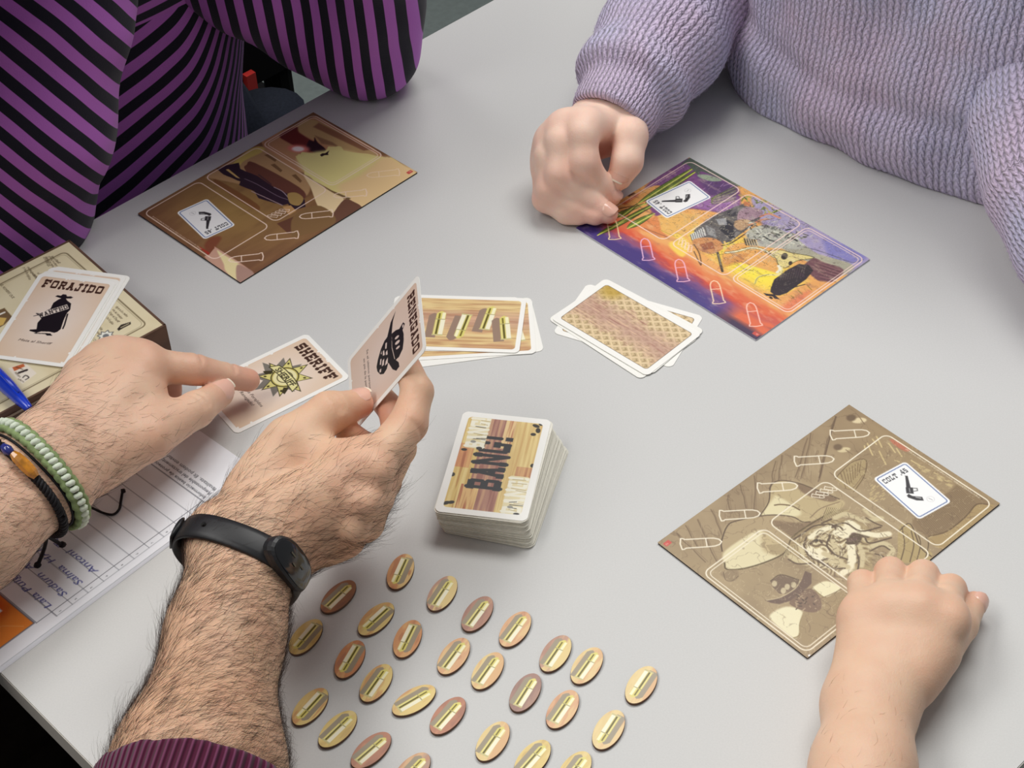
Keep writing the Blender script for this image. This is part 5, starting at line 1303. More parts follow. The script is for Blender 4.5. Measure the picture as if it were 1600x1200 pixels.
def chain(js, flat=1.0, nrm=None):
    out = []
    for a, b in zip(js[:-1], js[1:]):
        out.append((a[0], a[1], b[0], b[1]) + ((nrm, flat) if nrm is not None else ()))
    return out
def bounds(js, m):
    P = np.array([j[0] for j in js]); return P.min(0) - m, P.max(0) + m

def skin_mat(name, base, rough=.48, ruddy=(206, 128, 104)):
    m = bpy.data.materials.new(name); m.use_nodes = True; nt = m.node_tree; b = nt.nodes['Principled BSDF']
    a = N(nt, 'ShaderNodeAttribute', attribute_name='Col'); tc = N(nt, 'ShaderNodeTexCoord')
    n1 = N(nt, 'ShaderNodeTexNoise'); n1.inputs['Scale'].default_value = 55; n1.inputs['Detail'].default_value = 5
    nt.links.new(tc.outputs['Object'], n1.inputs['Vector'])
    mr = N(nt, 'ShaderNodeMapRange'); mr.inputs[1].default_value = .35; mr.inputs[2].default_value = .75; mr.inputs[3].default_value = 0; mr.inputs[4].default_value = .22
    nt.links.new(n1.outputs['Fac'], mr.inputs[0])
    mx = N(nt, 'ShaderNodeMix', data_type='RGBA'); mx.inputs[7].default_value = L4(ruddy)
    nt.links.new(mr.outputs[0], mx.inputs[0]); nt.links.new(a.outputs['Color'], mx.inputs[6]); nt.links.new(mx.outputs[2], b.inputs['Base Color'])
    b.inputs['Roughness'].default_value = rough; b.inputs['Specular IOR Level'].default_value = .38
    b.inputs['Subsurface Weight'].default_value = .35; b.inputs['Subsurface Radius'].default_value = (1, .36, .2); b.inputs['Subsurface Scale'].default_value = .003
    n2 = N(nt, 'ShaderNodeTexVoronoi'); n2.inputs['Scale'].default_value = 900
    n3 = N(nt, 'ShaderNodeTexNoise'); n3.inputs['Scale'].default_value = 260; n3.inputs['Detail'].default_value = 6
    for q in (n2, n3): nt.links.new(tc.outputs['Object'], q.inputs['Vector'])
    ad = N(nt, 'ShaderNodeMath', operation='MULTIPLY_ADD'); ad.inputs[1].default_value = .4
    nt.links.new(n2.outputs['Distance'], ad.inputs[0]); nt.links.new(n3.outputs['Fac'], ad.inputs[2])
    bp = N(nt, 'ShaderNodeBump'); bp.inputs['Strength'].default_value = .28; bp.inputs['Distance'].default_value = .0006
    nt.links.new(ad.outputs[0], bp.inputs['Height']); nt.links.new(bp.outputs[0], b.inputs['Normal'])
    return m
MT['skin_man'] = skin_mat('skin_man', None)
MT['skin_woman'] = skin_mat('skin_woman', None, ruddy=(226, 156, 134))
MT['skin_child'] = skin_mat('skin_child', None, ruddy=(216, 146, 116))
MT['nail'] = mat('fingernail', (236, 188, 168), 0.2, 0.5, sss=.2)
MT['nail_tip'] = mat('nail_free_edge', (246, 232, 210), 0.35, 0.5)
MT['hair'] = mat('arm_hair', (62, 45, 36), 0.6, 0.3)

def clear_table(V):
    """keeps cloth out of the table top: lifted onto it, or pushed off its far edges when below"""
    q = V - K0; a, b, z = q @ E1, q @ E2, V[:, 2]; V = V.copy()
    ins = (a > -.004) & (a < TL_ + .004) & (b > -.004) & (b < TWD) & (z < .0008); lift = ins & (z > -.010); V[lift, 2] = .0009
    low = ins & ~lift; da, db = TL_ + .004 - a, b + .004; toA = low & (da < db); toB = low & ~(da < db)
    V[toA] += E1 * da[toA][:, None]; V[toB] -= E2 * db[toB][:, None]
    return V
def crease(Fd, p, d, dorsal, r, span=55, cr=.0011, lift=.0008):
    """a shallow fold across a joint at p (limb direction d) on its dorsal side"""
    d = d / np.linalg.norm(d); n = dorsal - d * (dorsal @ d); n /= np.linalg.norm(n); s_ = np.cross(d, n)
    pts = [p + (n * math.cos(q) + s_ * math.sin(q)) * (r + lift) for q in np.radians(np.linspace(-span, span, 7))]
    Fd.carve(pts, cr, k=.0012)
def skin_cols(V, base, spots, seed=0):
    """base colour with ruddier knuckles and fingertips: spots (point, radius m, colour, weight)"""
    C = np.tile(lin(base), (len(V), 1))
    for p, r, c, w in spots:
        d = np.linalg.norm(V - p, axis=1) / r; k = (np.clip(1 - d, 0, 1) ** 1.0 * w)[:, None]; C = C + k * (lin(c) - C)
    return C
def nail(t, a, b, r, dorsal, mname='nail', w=.62, ln=.0105, tip=True, off=.0007, sh=0.0):
    """curved nail plate near the end of the cone a->b (fingertip centre b, radius r)"""
    d = b - a; d /= np.linalg.norm(d); n = dorsal - d * (dorsal @ d); n /= np.linalg.norm(n); s_ = np.cross(d, n)
    V = []; nu, nv = 9, 8
    for i in range(nv):
        f = i / (nv - 1); x = -ln * .55 + f * ln - sh
        prof = math.sqrt(max(1 - (max(x, 0) / (r * 1.12)) ** 2, .05))
        wd = 62 * (1 - .35 * (abs(f - .45) * 2) ** 4 - (.25 if i in (0,) else 0))
        for j in range(nu):
            q = math.radians(-wd + 2 * wd * j / (nu - 1)) * w / .62
            rr = (r + off) * (prof * .35 + .65 if x > 0 else 1) - (0.0006 if x > 0 else 0) * 0
            edge = 0.0005 if j in (0, nu - 1) or i == 0 else 0
            V.append(b + d * x + (n * math.cos(q) + s_ * math.sin(q)) * (rr - edge))
    F = [[i * nu + j, i * nu + j + 1, (i + 1) * nu + j + 1, (i + 1) * nu + j] for i in range(nv - 1) for j in range(nu - 1)]
    o = part('nail', V, F, MT[mname], t, smooth=True)
    if tip:
        base = (nv - 1) * nu; V2 = [V[base + j] for j in range(nu)] + [V[base + j] + d * .0013 - n * .0001 for j in range(nu)]
        part('nail_free_edge', V2, [[j, j + 1, nu + j + 1, nu + j] for j in range(nu - 1)], MT['nail_tip'], o, smooth=True)
    return o
def hairs(t, V, F, nrm, pick, flow, count, length, parent, name='arm_hair', rad=.00007, lift=.35, curl=.5, seed=3, m='hair', seg=4, skip=None):
    """thin strands rooted on the skin: pick(P)->weight 0..1, flow(P)->direction; one object"""
    r = np.random.default_rng(seed)
    cen = V[F].mean(1); w = pick(cen, nrm[F].mean(1)); ar = np.linalg.norm(np.cross(V[F[:, 2]] - V[F[:, 0]], V[F[:, 3]] - V[F[:, 1]]), axis=1)
    p = w * ar
    if p.sum() <= 0: return
    k = r.choice(len(F), count, p=p / p.sum())
    a, b = r.random((2, count, 1)); q = V[F[k]]; P = (q[:, 0] * (1 - a) + q[:, 1] * a) * (1 - b) + (q[:, 3] * (1 - a) + q[:, 2] * a) * b
    Nn = nrm[F[k]].mean(1); Nn /= np.linalg.norm(Nn, axis=1, keepdims=True) + 1e-9
    d = flow(P, Nn); d = d - Nn * (d * Nn).sum(1, keepdims=True); d /= np.linalg.norm(d, axis=1, keepdims=True) + 1e-9
    sd = np.cross(Nn, d); d = d + sd * r.normal(0, .38, (count, 1)); d /= np.linalg.norm(d, axis=1, keepdims=True); sd = np.cross(Nn, d)
    L = length * r.uniform(.45, 1.15, (count, 1)); cu = r.normal(0, curl, (count, 1)); lf = lift * r.uniform(.3, 1.4, (count, 1))
    pts = []
    for i in range(seg + 1):
        f = i / seg; pts.append(P + L * (d * f + sd * cu * f * f * .6 + Nn * lf * (f - .55 * f * f)) + Nn * 0.00002)
    Vs = []; rr = rad * r.uniform(.7, 1.3, (count, 1))
    for i, c in enumerate(pts):
        rad_i = rr * (1 - .75 * (i / seg) ** 2)
        for j in range(3):
            q = 2 * math.pi * j / 3; Vs.append(c + rad_i * (math.cos(q) * Nn + math.sin(q) * sd))
    Vs = np.stack(Vs, 1).reshape(-1, 3); nper = 3 * (seg + 1); base = (np.arange(count) * nper)[:, None, None]
    fq = np.array([[i * 3 + j, i * 3 + (j + 1) % 3, (i + 1) * 3 + (j + 1) % 3, (i + 1) * 3 + j] for i in range(seg) for j in range(3)])
    Fs = (base + fq[None]).reshape(-1, 4)
    return part(name, Vs, Fs, MT[m], parent, kind='stuff')
# ------------------------------------------------------------------ man at the lower left: both arms
MAN = (228, 191, 160); RUD = (214, 144, 118); PAL_ = (226, 180, 156)
# held role card first: its plane anchors thumb and fingertips
cT, cL, cR_ = np.array([-.0529, .8523, .1541]), np.array([-.1039, .8614, .0792]), np.array([-.0491, .7943, .1444])
Xc = cR_ - cT; Xc /= np.linalg.norm(Xc); Yc = cT - cL; Yc -= Xc * (Xc @ Yc); Yc /= np.linalg.norm(Yc); Zc = np.cross(Xc, Yc)
cC = cT + Xc * CW_ / 2000 - Yc * CH_ / 2000
make_card('playing_card', cC - Zc * CT_ / 1000, Xc, Yc, 'upright card reading RENEGADO with a masked hatted face, held up in a hand', 'card', None, art_role('RENEGADO', 'renegade'))

man = thing('person', tb(-.05, .45, -740), 'person with hairy forearms and burgundy sleeve, one hand pointing, one holding up a card', 'person')
def on_card(u, v, off, r):
    return (at_plane(u, v, cC + Zc * off / 1000, Zc), r / 1000)

def right_hand():
    wr = [J(348, 838, 84, 18), J(418, 872, 78, 19)]
    el = [J(280, 1190, 80, 31), J(342, 1205, 74, 31)]; fm = [J(332, 985, 84, 21.5), J(366, 1000, 78, 22.5)]
    far = [J(205, 1430, 66, 37), J(290, 1450, 60, 37)]
    mc = [J(560, 735, 104, 13.5), J(556, 778, 94, 13.5), J(540, 815, 80, 13), J(512, 845, 66, 13)]     # index .. little knuckles
    f_i = [J(583, 728, 104, 12.6), J(638, 662, 106, 11.4), on_card(652, 612, -10.5, 9.6), on_card(636, 572, -8.3, 8.2)]
    f_m = [J(582, 778, 92, 12), (at(622, 700, 78), .0108), on_card(618, 648, -12, 9.2), on_card(596, 622, -8.8, 8.2)]
    f_r = [J(568, 815, 78, 12), (at(600, 752, 56), .0105), J(572, 700, 66, 9.2), J(545, 678, 84, 8.2)]
    f_p = [J(540, 842, 64, 11), J(578, 800, 44, 9.2), J(560, 745, 48, 8.2), J(535, 722, 60, 7.4)]
    thm = [J(400, 768, 88, 17.5), J(452, 690, 100, 14.8), J(515, 644, 104, 12.2), on_card(561, 631, 8.8, 9.0)]
    lo, hi = bounds(wr + fm + el + mc + f_i + f_m + f_r + f_p + thm, .05)
    Fd = Field(lo, hi, .00135)
    Fd.group(chain([far[0], el[0], fm[0], wr[0]]) + chain([far[1], el[1], fm[1], wr[1]]), kin=.02, k=.01)
    palm = []
    for k, m_ in enumerate(mc):
        w = (wr[0][0] * (1 - k / 3) + wr[1][0] * (k / 3), .0175); palm += chain([w, m_])
    palm += chain([J(420, 800, 66, 18), J(500, 800, 70, 16)]) + chain([J(385, 800, 78, 19), J(440, 730, 84, 17)])
    Fd.group(palm, kin=.012, k=.016)
    Fd.group(chain(thm), kin=.004, k=.003, kroot=.016, root=thm[0][0] * .45 + thm[1][0] * .55, rad=.026)
    Fd.group(chain([J(470, 705, 96, 11), J(530, 722, 98, 13), J(583, 712, 104, 13)]), kin=.004, k=.012)          # web of the thumb
    for f_, m_ in zip((f_i, f_m, f_r, f_p), mc):
        Fd.group(chain([m_] + f_), kin=.003, k=.0012, kroot=.010, root=m_[0], rad=.016)
    # knuckle bulges
    for p, r_ in ((J(590, 738, 108, 8), 0), (J(572, 788, 100, 7.6), 0), (J(556, 828, 87, 7), 0)): Fd.group([(p[0], p[1], p[0] + 1e-4, p[1])], k=.009)
    tc_ = CAM - thm[2][0]; tc_ /= np.linalg.norm(tc_)
    for o_ in (-.003, .0, .0035):
        dd_ = thm[3][0] - thm[2][0]; dd_ /= np.linalg.norm(dd_); crease(Fd, thm[2][0] + dd_ * o_, dd_, tc_ + np.array([0, .3, .4]), thm[2][1], 38)
    dd_ = f_i[1][0] - f_i[0][0]; crease(Fd, f_i[1][0] - dd_ / np.linalg.norm(dd_) * .004, dd_, np.array([.6, -.4, .2]), f_i[1][1], 40)
    V, F = Fd.mesh(); V = relax(V, F, 2)
    nr = vnormals(V, F)
    sp = [(f_i[1][0], .022, RUD, .45), (f_i[3][0], .02, (222, 140, 122), .55), (mc[0][0], .026, RUD, .55), (mc[1][0], .024, RUD, .5), (mc[2][0], .022, RUD, .4), (thm[3][0], .022, (222, 140, 120), .5), (thm[2][0], .02, RUD, .3),
          (f_m[2][0], .025, (214, 128, 108), .6), (f_r[2][0], .03, (206, 120, 104), .6), (at(500, 860, 70), .05, (198, 134, 98), .5), (at(330, 1100, 110), .14, (206, 156, 118), .5)]
    body = part('arm', V, F, MT['skin_man'], man, smooth=True, col=skin_cols(V, MAN, sp))
    body['label'] = 'bare right forearm and hand holding up a card'
    camd = lambda P: (CAM - P) / np.linalg.norm(CAM - P, axis=1, keepdims=True)
    ax = (wr[0][0] + wr[1][0]) / 2; fa = (el[0][0] + el[1][0]) / 2; adir = ax - fa; adir /= np.linalg.norm(adir)
    def pick(P, n):
        s_ = (P - ax) @ adir; vis = ((n * camd(P)).sum(1) > -.35)
        w = np.where(s_ < 0, 1.0, np.clip(1 - s_ / .07, 0, 1) ** 1.1 * .62)
        inner = np.clip(1 - np.linalg.norm(P - thm[1][0], axis=1) / .045, 0, 1)
        return w * vis * (1 - inner)
    side = np.cross(adir, [0, 0, 1.0])
    def flow(P, n): return adir * .55 + side * .85 + np.array([0, 0, -.15])
    hairs(man, V, F, nr, pick, flow, 7600, .0145, man, seed=2, lift=.34, rad=.00006)
    # long wisps standing off the outer side of the forearm and the little-finger edge of the hand
    def pick2(P, n):
        s_ = (P - ax) @ adir; v = np.abs((n * camd(P)).sum(1)) < .35; left = (n @ CR < -.5) & (s_ < .0); low = (n @ CU < -.5) & (s_ > .015) & (s_ < .055)
        return (v & (left | low)) * 1.0
    hairs(man, V, F, nr, pick2, flow, 520, .014, man, seed=12, lift=.95, curl=1.3, rad=.00005)
    n_up = np.array([-.2, -.5, .85])
    nail(man, thm[2][0], thm[3][0], thm[3][1], Zc * .9 + np.array([0, -.2, .7]), ln=.012)
    return V, F, nr, wr, el, fm
RH = right_hand()

def left_hand():
    wr = [J(62, 700, 66, 20), J(88, 762, 52, 20)]
    fm = [J(-70, 790, 70, 26), J(-40, 850, 58, 26)]; el = [J(-260, 930, 72, 34), J(-240, 985, 60, 34)]
    mc = [J(228, 575, 56, 13.5), J(196, 562, 56, 13), J(160, 566, 54, 12.5), J(130, 590, 50, 12)]
    f_i = [J(236, 572, 54, 12.2), J(302, 577, 44, 10.4), J(356, 588, 28, 8.8), J(388, 594, 19, 8.0)]
    f_m = [J(208, 562, 54, 12), J(262, 580, 34, 10.2), J(262, 612, 20, 9), J(240, 628, 20, 8)]
    f_r = [J(172, 566, 50, 11.5), J(225, 590, 26, 10), J(222, 625, 16, 9), J(200, 640, 18, 8)]
    f_p = [J(140, 590, 44, 11), J(185, 610, 24, 9.4), J(185, 640, 14, 8.5), J(165, 650, 18, 8)]
    thm = [J(140, 728, 44, 19), J(232, 682, 42, 15.5), J(306, 640, 34, 11.8), J(344, 615, 27, 9.2)]
    Fd = Field(*bounds(wr + fm + mc + f_i + thm + f_p + el[:0], .05), .00135)
    Fd.group(chain([el[0], fm[0], wr[0]]) + chain([el[1], fm[1], wr[1]]), kin=.02, k=.01)
    palm = []
    for k, m_ in enumerate(mc):
        w = (wr[1][0] * (1 - k / 3) + wr[0][0] * (k / 3) + (mc[0][0] - wr[0][0]) * .05, .0185); palm += chain([w, m_])
    palm += chain([J(130, 700, 44, 20), J(205, 640, 40, 19)])
    Fd.group(palm, kin=.014, k=.016)
    Fd.group(chain(thm), kin=.004, k=.003, kroot=.018, root=thm[0][0] * .5 + thm[1][0] * .5, rad=.034)
    Fd.group(chain([J(236, 650, 46, 9), J(236, 618, 48, 9)]), k=.012)
    for f_, m_ in zip((f_i, f_m, f_r, f_p), mc):
        Fd.group(chain([m_] + f_), kin=.003, k=.0012, kroot=.011, root=m_[0], rad=.017)
    for p in (J(221, 553, 62, 7.5), J(178, 550, 62, 8)): Fd.group([(p[0], p[1], p[0] + 1e-4, p[1])], k=.010)
    for j_, sp_ in ((f_i[1], 45), (f_i[2], 45)):
        dd_ = f_i[2][0] - f_i[1][0]; crease(Fd, j_[0], dd_, np.array([0, .2, 1.0]), j_[1], sp_)
    dd_ = thm[3][0] - thm[2][0]
    for o_ in (-.003, .0015): crease(Fd, thm[2][0] + dd_ / np.linalg.norm(dd_) * o_, dd_, np.array([.1, -.4, 1.0]), thm[2][1], 40)
    V, F = Fd.mesh(); V = relax(V, F, 2); nr = vnormals(V, F)
    sp = [(f_i[3][0], .026, (226, 138, 118), .6), (f_i[1][0], .022, (218, 140, 118), .4), (mc[0][0], .026, RUD, .4), (thm[3][0], .022, (222, 146, 126), .5), (f_m[2][0], .03, (200, 108, 92), .6), (thm[1][0], .03, (224, 174, 148), .3)]
    body = part('arm', V, F, MT['skin_man'], man, smooth=True, col=skin_cols(V, (231, 195, 167), sp))
    body['label'] = 'bare left forearm and hand pointing with the index finger'
    ax = (wr[0][0] + wr[1][0]) / 2; adir = mc[1][0] - ax; adir /= np.linalg.norm(adir)
    camd = lambda P: (CAM - P) / np.linalg.norm(CAM - P, axis=1, keepdims=True)
    def pick(P, n):
        s_ = (P - ax) @ adir
        inner = np.clip(1 - np.linalg.norm(P - thm[1][0], axis=1) / .05, 0, 1)
        return np.where(s_ < 0, 1, np.clip(1.1 - s_ / .085, 0, 1)) * (1 - inner) * ((n * camd(P)).sum(1) > -.3)
    def flow(P, n): return adir * .8 + np.array([.25, -.5, -.1])
    hairs(man, V, F, nr, pick, flow, 3000, .0105, man, seed=8, lift=.16, rad=.00005)
    nail(man, thm[2][0], thm[3][0], thm[3][1], np.array([.35, -.25, .9]), ln=.013)
    return V, F, nr, wr, fm
LH = left_hand()
# ------------------------------------------------------------------ child at the lower right: bare arm, fist on the board
kid = thing('person', tb(.50, .95, -740), 'person with a bare arm whose loose fist rests on the sepia board', 'person')
def kid_hand():
    wr = [J(1337, 1098, 24, 16.5), J(1384, 1105, 22, 16)]; fm = [J(1333, 1200, 30, 18.5), J(1360, 1210, 28, 19)]; el = [J(1295, 1400, 46, 24), J(1345, 1410, 44, 24)]
    far = [J(1230, 1600, 60, 28), J(1290, 1610, 60, 28)]
    mc = [J(1480, 972, 34, 10.6), J(1432, 955, 37, 10.6), J(1386, 955, 36, 10.4), J(1344, 968, 31, 9.6)]
    F_ = [[J(1478, 940, 30, 9.8), J(1485, 922, 19, 9.4), J(1476, 955, 8.5, 7.6), J(1462, 985, 9, 7)], [J(1436, 925, 33, 9.8), J(1442, 900, 20, 9.6), J(1438, 935, 8.5, 7.6), J(1430, 965, 9, 7)],
          [J(1390, 925, 32, 9.6), J(1391, 895, 19, 9.4), J(1392, 935, 8.4, 7.6), J(1392, 965, 9, 7)], [J(1348, 940, 28, 9), J(1347, 913, 17, 8.6), J(1352, 945, 8, 7), J(1356, 975, 8, 6.6)]]
    thm = [J(1425, 1062, 24, 15), J(1468, 1022, 23, 11.6), J(1503, 978, 17, 9.2), J(1523, 942, 12, 7.2)]
    Fd = Field(*bounds(wr + fm + mc + F_[0] + F_[3] + thm + el, .04), .0012)
    Fd.group(chain([el[0], fm[0], wr[0]]) + chain([el[1], fm[1], wr[1]]), kin=.02, k=.01)
    palm = []
    for k, m_ in enumerate(mc): palm += chain([(wr[1][0] * (1 - k / 3) + wr[0][0] * (k / 3), .0155), m_])
    palm += chain([J(1350, 1050, 20, 14), J(1345, 985, 20, 12)]) + chain([J(1400, 1060, 22, 15), J(1450, 1010, 24, 13)])
    Fd.group(palm, kin=.012, k=.014)
    Fd.group(chain(thm), kin=.003, k=.0015, kroot=.014, root=thm[0][0] * .6 + thm[1][0] * .4, rad=.02)
    Fd.group(chain(mc), kin=.008, k=.010)
    Fd.group(chain([(f_[0][0] * .55 + m_[0] * .45 - np.array([0, 0, .0006]), .0094) for f_, m_ in zip(F_, mc)]), kin=.008, k=.010)
    for f_, m_ in zip(F_, mc): Fd.group(chain([m_] + f_), kin=.003, k=.0010, kroot=.010, root=m_[0], rad=.014)
    V, F = Fd.mesh(); V = relax(V, F, 5); nr = vnormals(V, F)
    R = (228, 170, 144)
    sp = [(f_[1][0], .016, R, .45) for f_ in F_] + [(m_[0], .02, (232, 176, 150), .4) for m_ in mc] + [(thm[3][0], .018, (226, 150, 130), .5), (at(1440, 1070, 20), .03, (214, 148, 112), .35)]
    part('arm', V, F, MT['skin_child'], kid, smooth=True, col=skin_cols(V, (234, 197, 168), sp))
    nail(kid, thm[2][0], thm[3][0], thm[3][1], np.array([.9, .1, .4]), ln=.009, tip=False)
    v, f = prism(rrect(1.3, .9, .3, 3), 0, .0001)
    p = at(1400, 920, 42.3)
    vv = frame = None
    V2, F2 = tube([p + np.array([-.0006, 0, 0]), p + np.array([.0006, 0, .0])], .0004, 6); part('mole', V2, F2, MT['hair'], kid)
    def pick(P, n): return ((P - wr[0][0]) @ (fm[0][0] - wr[0][0]) > 0) * 1.0
    def flow(P, n): return np.tile(wr[0][0] - fm[0][0], (len(P), 1)) / .05 + np.array([.5, 0, 0])
    hairs(kid, V, F, nr, pick, flow, 260, .006, kid, seed=5, lift=.2, rad=.00004, m='hair_fair')
    return V, F
MT['hair_fair'] = mat('fair_arm_hair', (150, 104, 74), 0.6, 0.3)
kid_hand()

# ------------------------------------------------------------------ woman at the upper right: hand, knitted sweater
lady = thing('person', tb(.95, .40, -740), 'person in a fluffy lilac knitted sweater, fingers pinched over the sunset board', 'person')
LC = {}
def lady_hand():
    wr = [J(948, 168, 44, 19), J(974, 196, 40, 18)]; fm = [J(986, 98, 54, 19), J(1012, 116, 50, 19)]
    mc = [J(915, 196, 62, 12), J(884, 200, 56, 11.5), J(864, 220, 45, 11), J(856, 245, 33, 10)]
    f_i = [J(910, 210, 61, 12), J(912, 252, 46, 11.2), J(938, 290, 23, 9.2), J(955, 307, 13.5, 7.8)]
    f_m = [J(876, 222, 54, 11.4), J(874, 272, 37, 10.6), J(920, 312, 18, 8.8), J(950, 334, 10.5, 7.8)]
    f_r = [J(858, 245, 42, 10.6), J(858, 296, 24, 9.8), J(897, 325, 13, 8.2), J(930, 338, 9.5, 7.2)]
    f_p = [J(850, 262, 30, 9.4), J(851, 312, 14, 8.8), J(885, 333, 9, 7.8), J(905, 338, 8.5, 7)]
    thm = [J(980, 186, 44, 14.5), J(984, 213, 46, 13.6), J(980, 252, 36, 11.8), J(968, 277, 25, 9.8)]
    Fd = Field(*bounds(wr + mc + f_i + f_p + thm + fm + f_m, .03), .0012)
    Fd.group(chain([fm[0], wr[0]]) + chain([fm[1], wr[1]]), kin=.02, k=.01)
    palm = []
    for k, m_ in enumerate(mc): palm += chain([(wr[1][0] * (1 - k / 3) + wr[0][0] * (k / 3), .016), m_])
    palm += chain([J(960, 200, 34, 15), J(900, 240, 28, 13)])
    Fd.group(palm, kin=.014, k=.014)
    Fd.group(chain(thm), kin=.004, k=.0015, kroot=.012, root=thm[0][0], rad=.02)
    Fd.group(chain([(m_[0] - np.array([0, 0, .001]), m_[1] * .97) for m_ in mc]), kin=.008, k=.010)
    for f_, m_ in zip((f_i, f_m, f_r, f_p), mc): Fd.group(chain([m_] + f_), kin=.005, k=.0009, kroot=.009, root=m_[0], rad=.016)
    V, F = Fd.mesh(); V = relax(V, F, 6); nr = vnormals(V, F)
    P_ = (240, 176, 156)
    sp = [(f_[k][0], .018, P_, .55) for f_ in (f_i, f_m, f_r, f_p) for k in (1, 3)] + [(thm[3][0], .018, P_, .4), (at(940, 240, 30), .03, (226, 128, 104), .8), (m_[0] if (m_ := mc[1]) else 0, .02, P_, .3)]
    part('hand', V, F, MT['skin_woman'], lady, smooth=True, col=skin_cols(V, (248, 214, 194), sp))
    up = np.array([0, -.3, 1.0])
    nail(lady, thm[2][0], thm[3][0], thm[3][1], np.array([-.05, -.55, .8]), ln=.0135, w=.66, sh=.0045)
    nail(lady, f_i[2][0], f_i[3][0], f_i[3][1], np.array([.45, -.1, 1.0]), ln=.011, w=.6, tip=False)
    nail(lady, f_m[2][0], f_m[3][0], f_m[3][1], np.array([.35, -.2, 1.0]), ln=.0105, w=.6, tip=False)
lady_hand()
def knit_mat(name, c1, c2, wale=185.0, row=170.0):
    m = bpy.data.materials.new(name); m.use_nodes = True; nt = m.node_tree; b = nt.nodes['Principled BSDF']
    at_ = N(nt, 'ShaderNodeAttribute', attribute_name='kuv'); tc = N(nt, 'ShaderNodeTexCoord')
    sp = N(nt, 'ShaderNodeSeparateXYZ'); 
    nz = N(nt, 'ShaderNodeTexNoise'); nz.inputs['Scale'].default_value = 60; nz.inputs['Detail'].default_value = 3
    nt.links.new(tc.outputs['Object'], nz.inputs['Vector'])
    mv = N(nt, 'ShaderNodeVectorMath', operation='MULTIPLY_ADD'); mv.inputs[1].default_value = (.006, .006, 0)
    nt.links.new(nz.outputs['Color'], mv.inputs[0]); nt.links.new(at_.outputs['Vector'], mv.inputs[2]); nt.links.new(mv.outputs[0], sp.inputs[0])
    def M_(op, a, b_=None, c=None):
        n = N(nt, 'ShaderNodeMath', operation=op)
        for i, x in enumerate((a, b_, c)):
            if x is None: continue
            if isinstance(x, (int, float)): n.inputs[i].default_value = x
            else: nt.links.new(x, n.inputs[i])
        return n.outputs[0]
    u = M_('MULTIPLY', sp.outputs[0], wale); v = M_('MULTIPLY', sp.outputs[1], row)
    fu = M_('ABSOLUTE', M_('SUBTRACT', M_('FRACT', u), .5))          # 0 centre .. .5 edge of a wale
    vv = M_('FRACT', M_('ADD', v, M_('MULTIPLY', fu, 1.3)))
    yarn = M_('SINE', M_('MULTIPLY', vv, math.pi)); rib = M_('COSINE', M_('MULTIPLY', fu, math.pi))
    hgt = M_('ADD', M_('MULTIPLY', yarn, .45), M_('POWER', rib, .7))
    fz = N(nt, 'ShaderNodeTexNoise'); fz.inputs['Scale'].default_value = 700; fz.inputs['Detail'].default_value = 4; nt.links.new(tc.outputs['Object'], fz.inputs['Vector'])
    hg2 = M_('ADD', hgt, M_('MULTIPLY', fz.outputs['Fac'], .7))
    bp = N(nt, 'ShaderNodeBump'); bp.inputs['Strength'].default_value = .85; bp.inputs['Distance'].default_value = .0032
    nt.links.new(hg2, bp.inputs['Height']); nt.links.new(bp.outputs[0], b.inputs['Normal'])
    n2 = N(nt, 'ShaderNodeTexNoise'); n2.inputs['Scale'].default_value = 14; n2.inputs['Detail'].default_value = 3; nt.links.new(tc.outputs['Object'], n2.inputs['Vector'])
    mx = N(nt, 'ShaderNodeMix', data_type='RGBA'); mx.inputs[6].default_value = L4(c1); mx.inputs[7].default_value = L4(c2)
    mr = N(nt, 'ShaderNodeMapRange'); mr.inputs[1].default_value = .35; mr.inputs[2].default_value = .65; nt.links.new(n2.outputs['Fac'], mr.inputs[0]); nt.links.new(mr.outputs[0], mx.inputs[0])
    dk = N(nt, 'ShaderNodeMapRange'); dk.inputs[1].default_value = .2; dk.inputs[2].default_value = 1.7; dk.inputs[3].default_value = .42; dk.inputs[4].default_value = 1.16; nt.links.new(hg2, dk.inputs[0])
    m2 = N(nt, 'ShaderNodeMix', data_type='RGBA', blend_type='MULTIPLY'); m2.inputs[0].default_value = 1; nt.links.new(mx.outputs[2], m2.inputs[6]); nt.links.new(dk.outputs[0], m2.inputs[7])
    nt.links.new(m2.outputs[2], b.inputs['Base Color']); b.inputs['Roughness'].default_value = .95; b.inputs['Specular IOR Level'].default_value = .15
    b.inputs['Sheen Weight'].default_value = .35; b.inputs['Sheen Roughness'].default_value = .6
    return m
MT['lilac'] = knit_mat('lilac_knit', (220, 200, 228), (204, 202, 234))
MT['lilac_fuzz'] = mat('lilac_fuzz', (216, 204, 230), 0.9, 0.1)
def axis_uv(V, pts):
    """knit coordinates from a limb's axis polyline: (around, along) metres"""
    P = np.array(pts); seg = P[1:] - P[:-1]; L = np.linalg.norm(seg, axis=1); cum = np.r_[0, np.cumsum(L)]
    best = np.full(len(V), 1e9); along = np.zeros(len(V)); arr = np.zeros(len(V))
    for i in range(len(seg)):
        d = seg[i] / L[i]; t = np.clip((V - P[i]) @ d, 0, L[i]); q = P[i] + t[:, None] * d; r = V - q; D = np.linalg.norm(r, axis=1)
        n1 = np.cross(d, [.3, .2, 1.0]); n1 /= np.linalg.norm(n1); n2 = np.cross(d, n1)
        a = np.arctan2(r @ n2, r @ n1); m = D < best
        best[m] = D[m]; along[m] = (cum[i] + t)[m]; arr[m] = (a * .048)[m]
    return arr, along
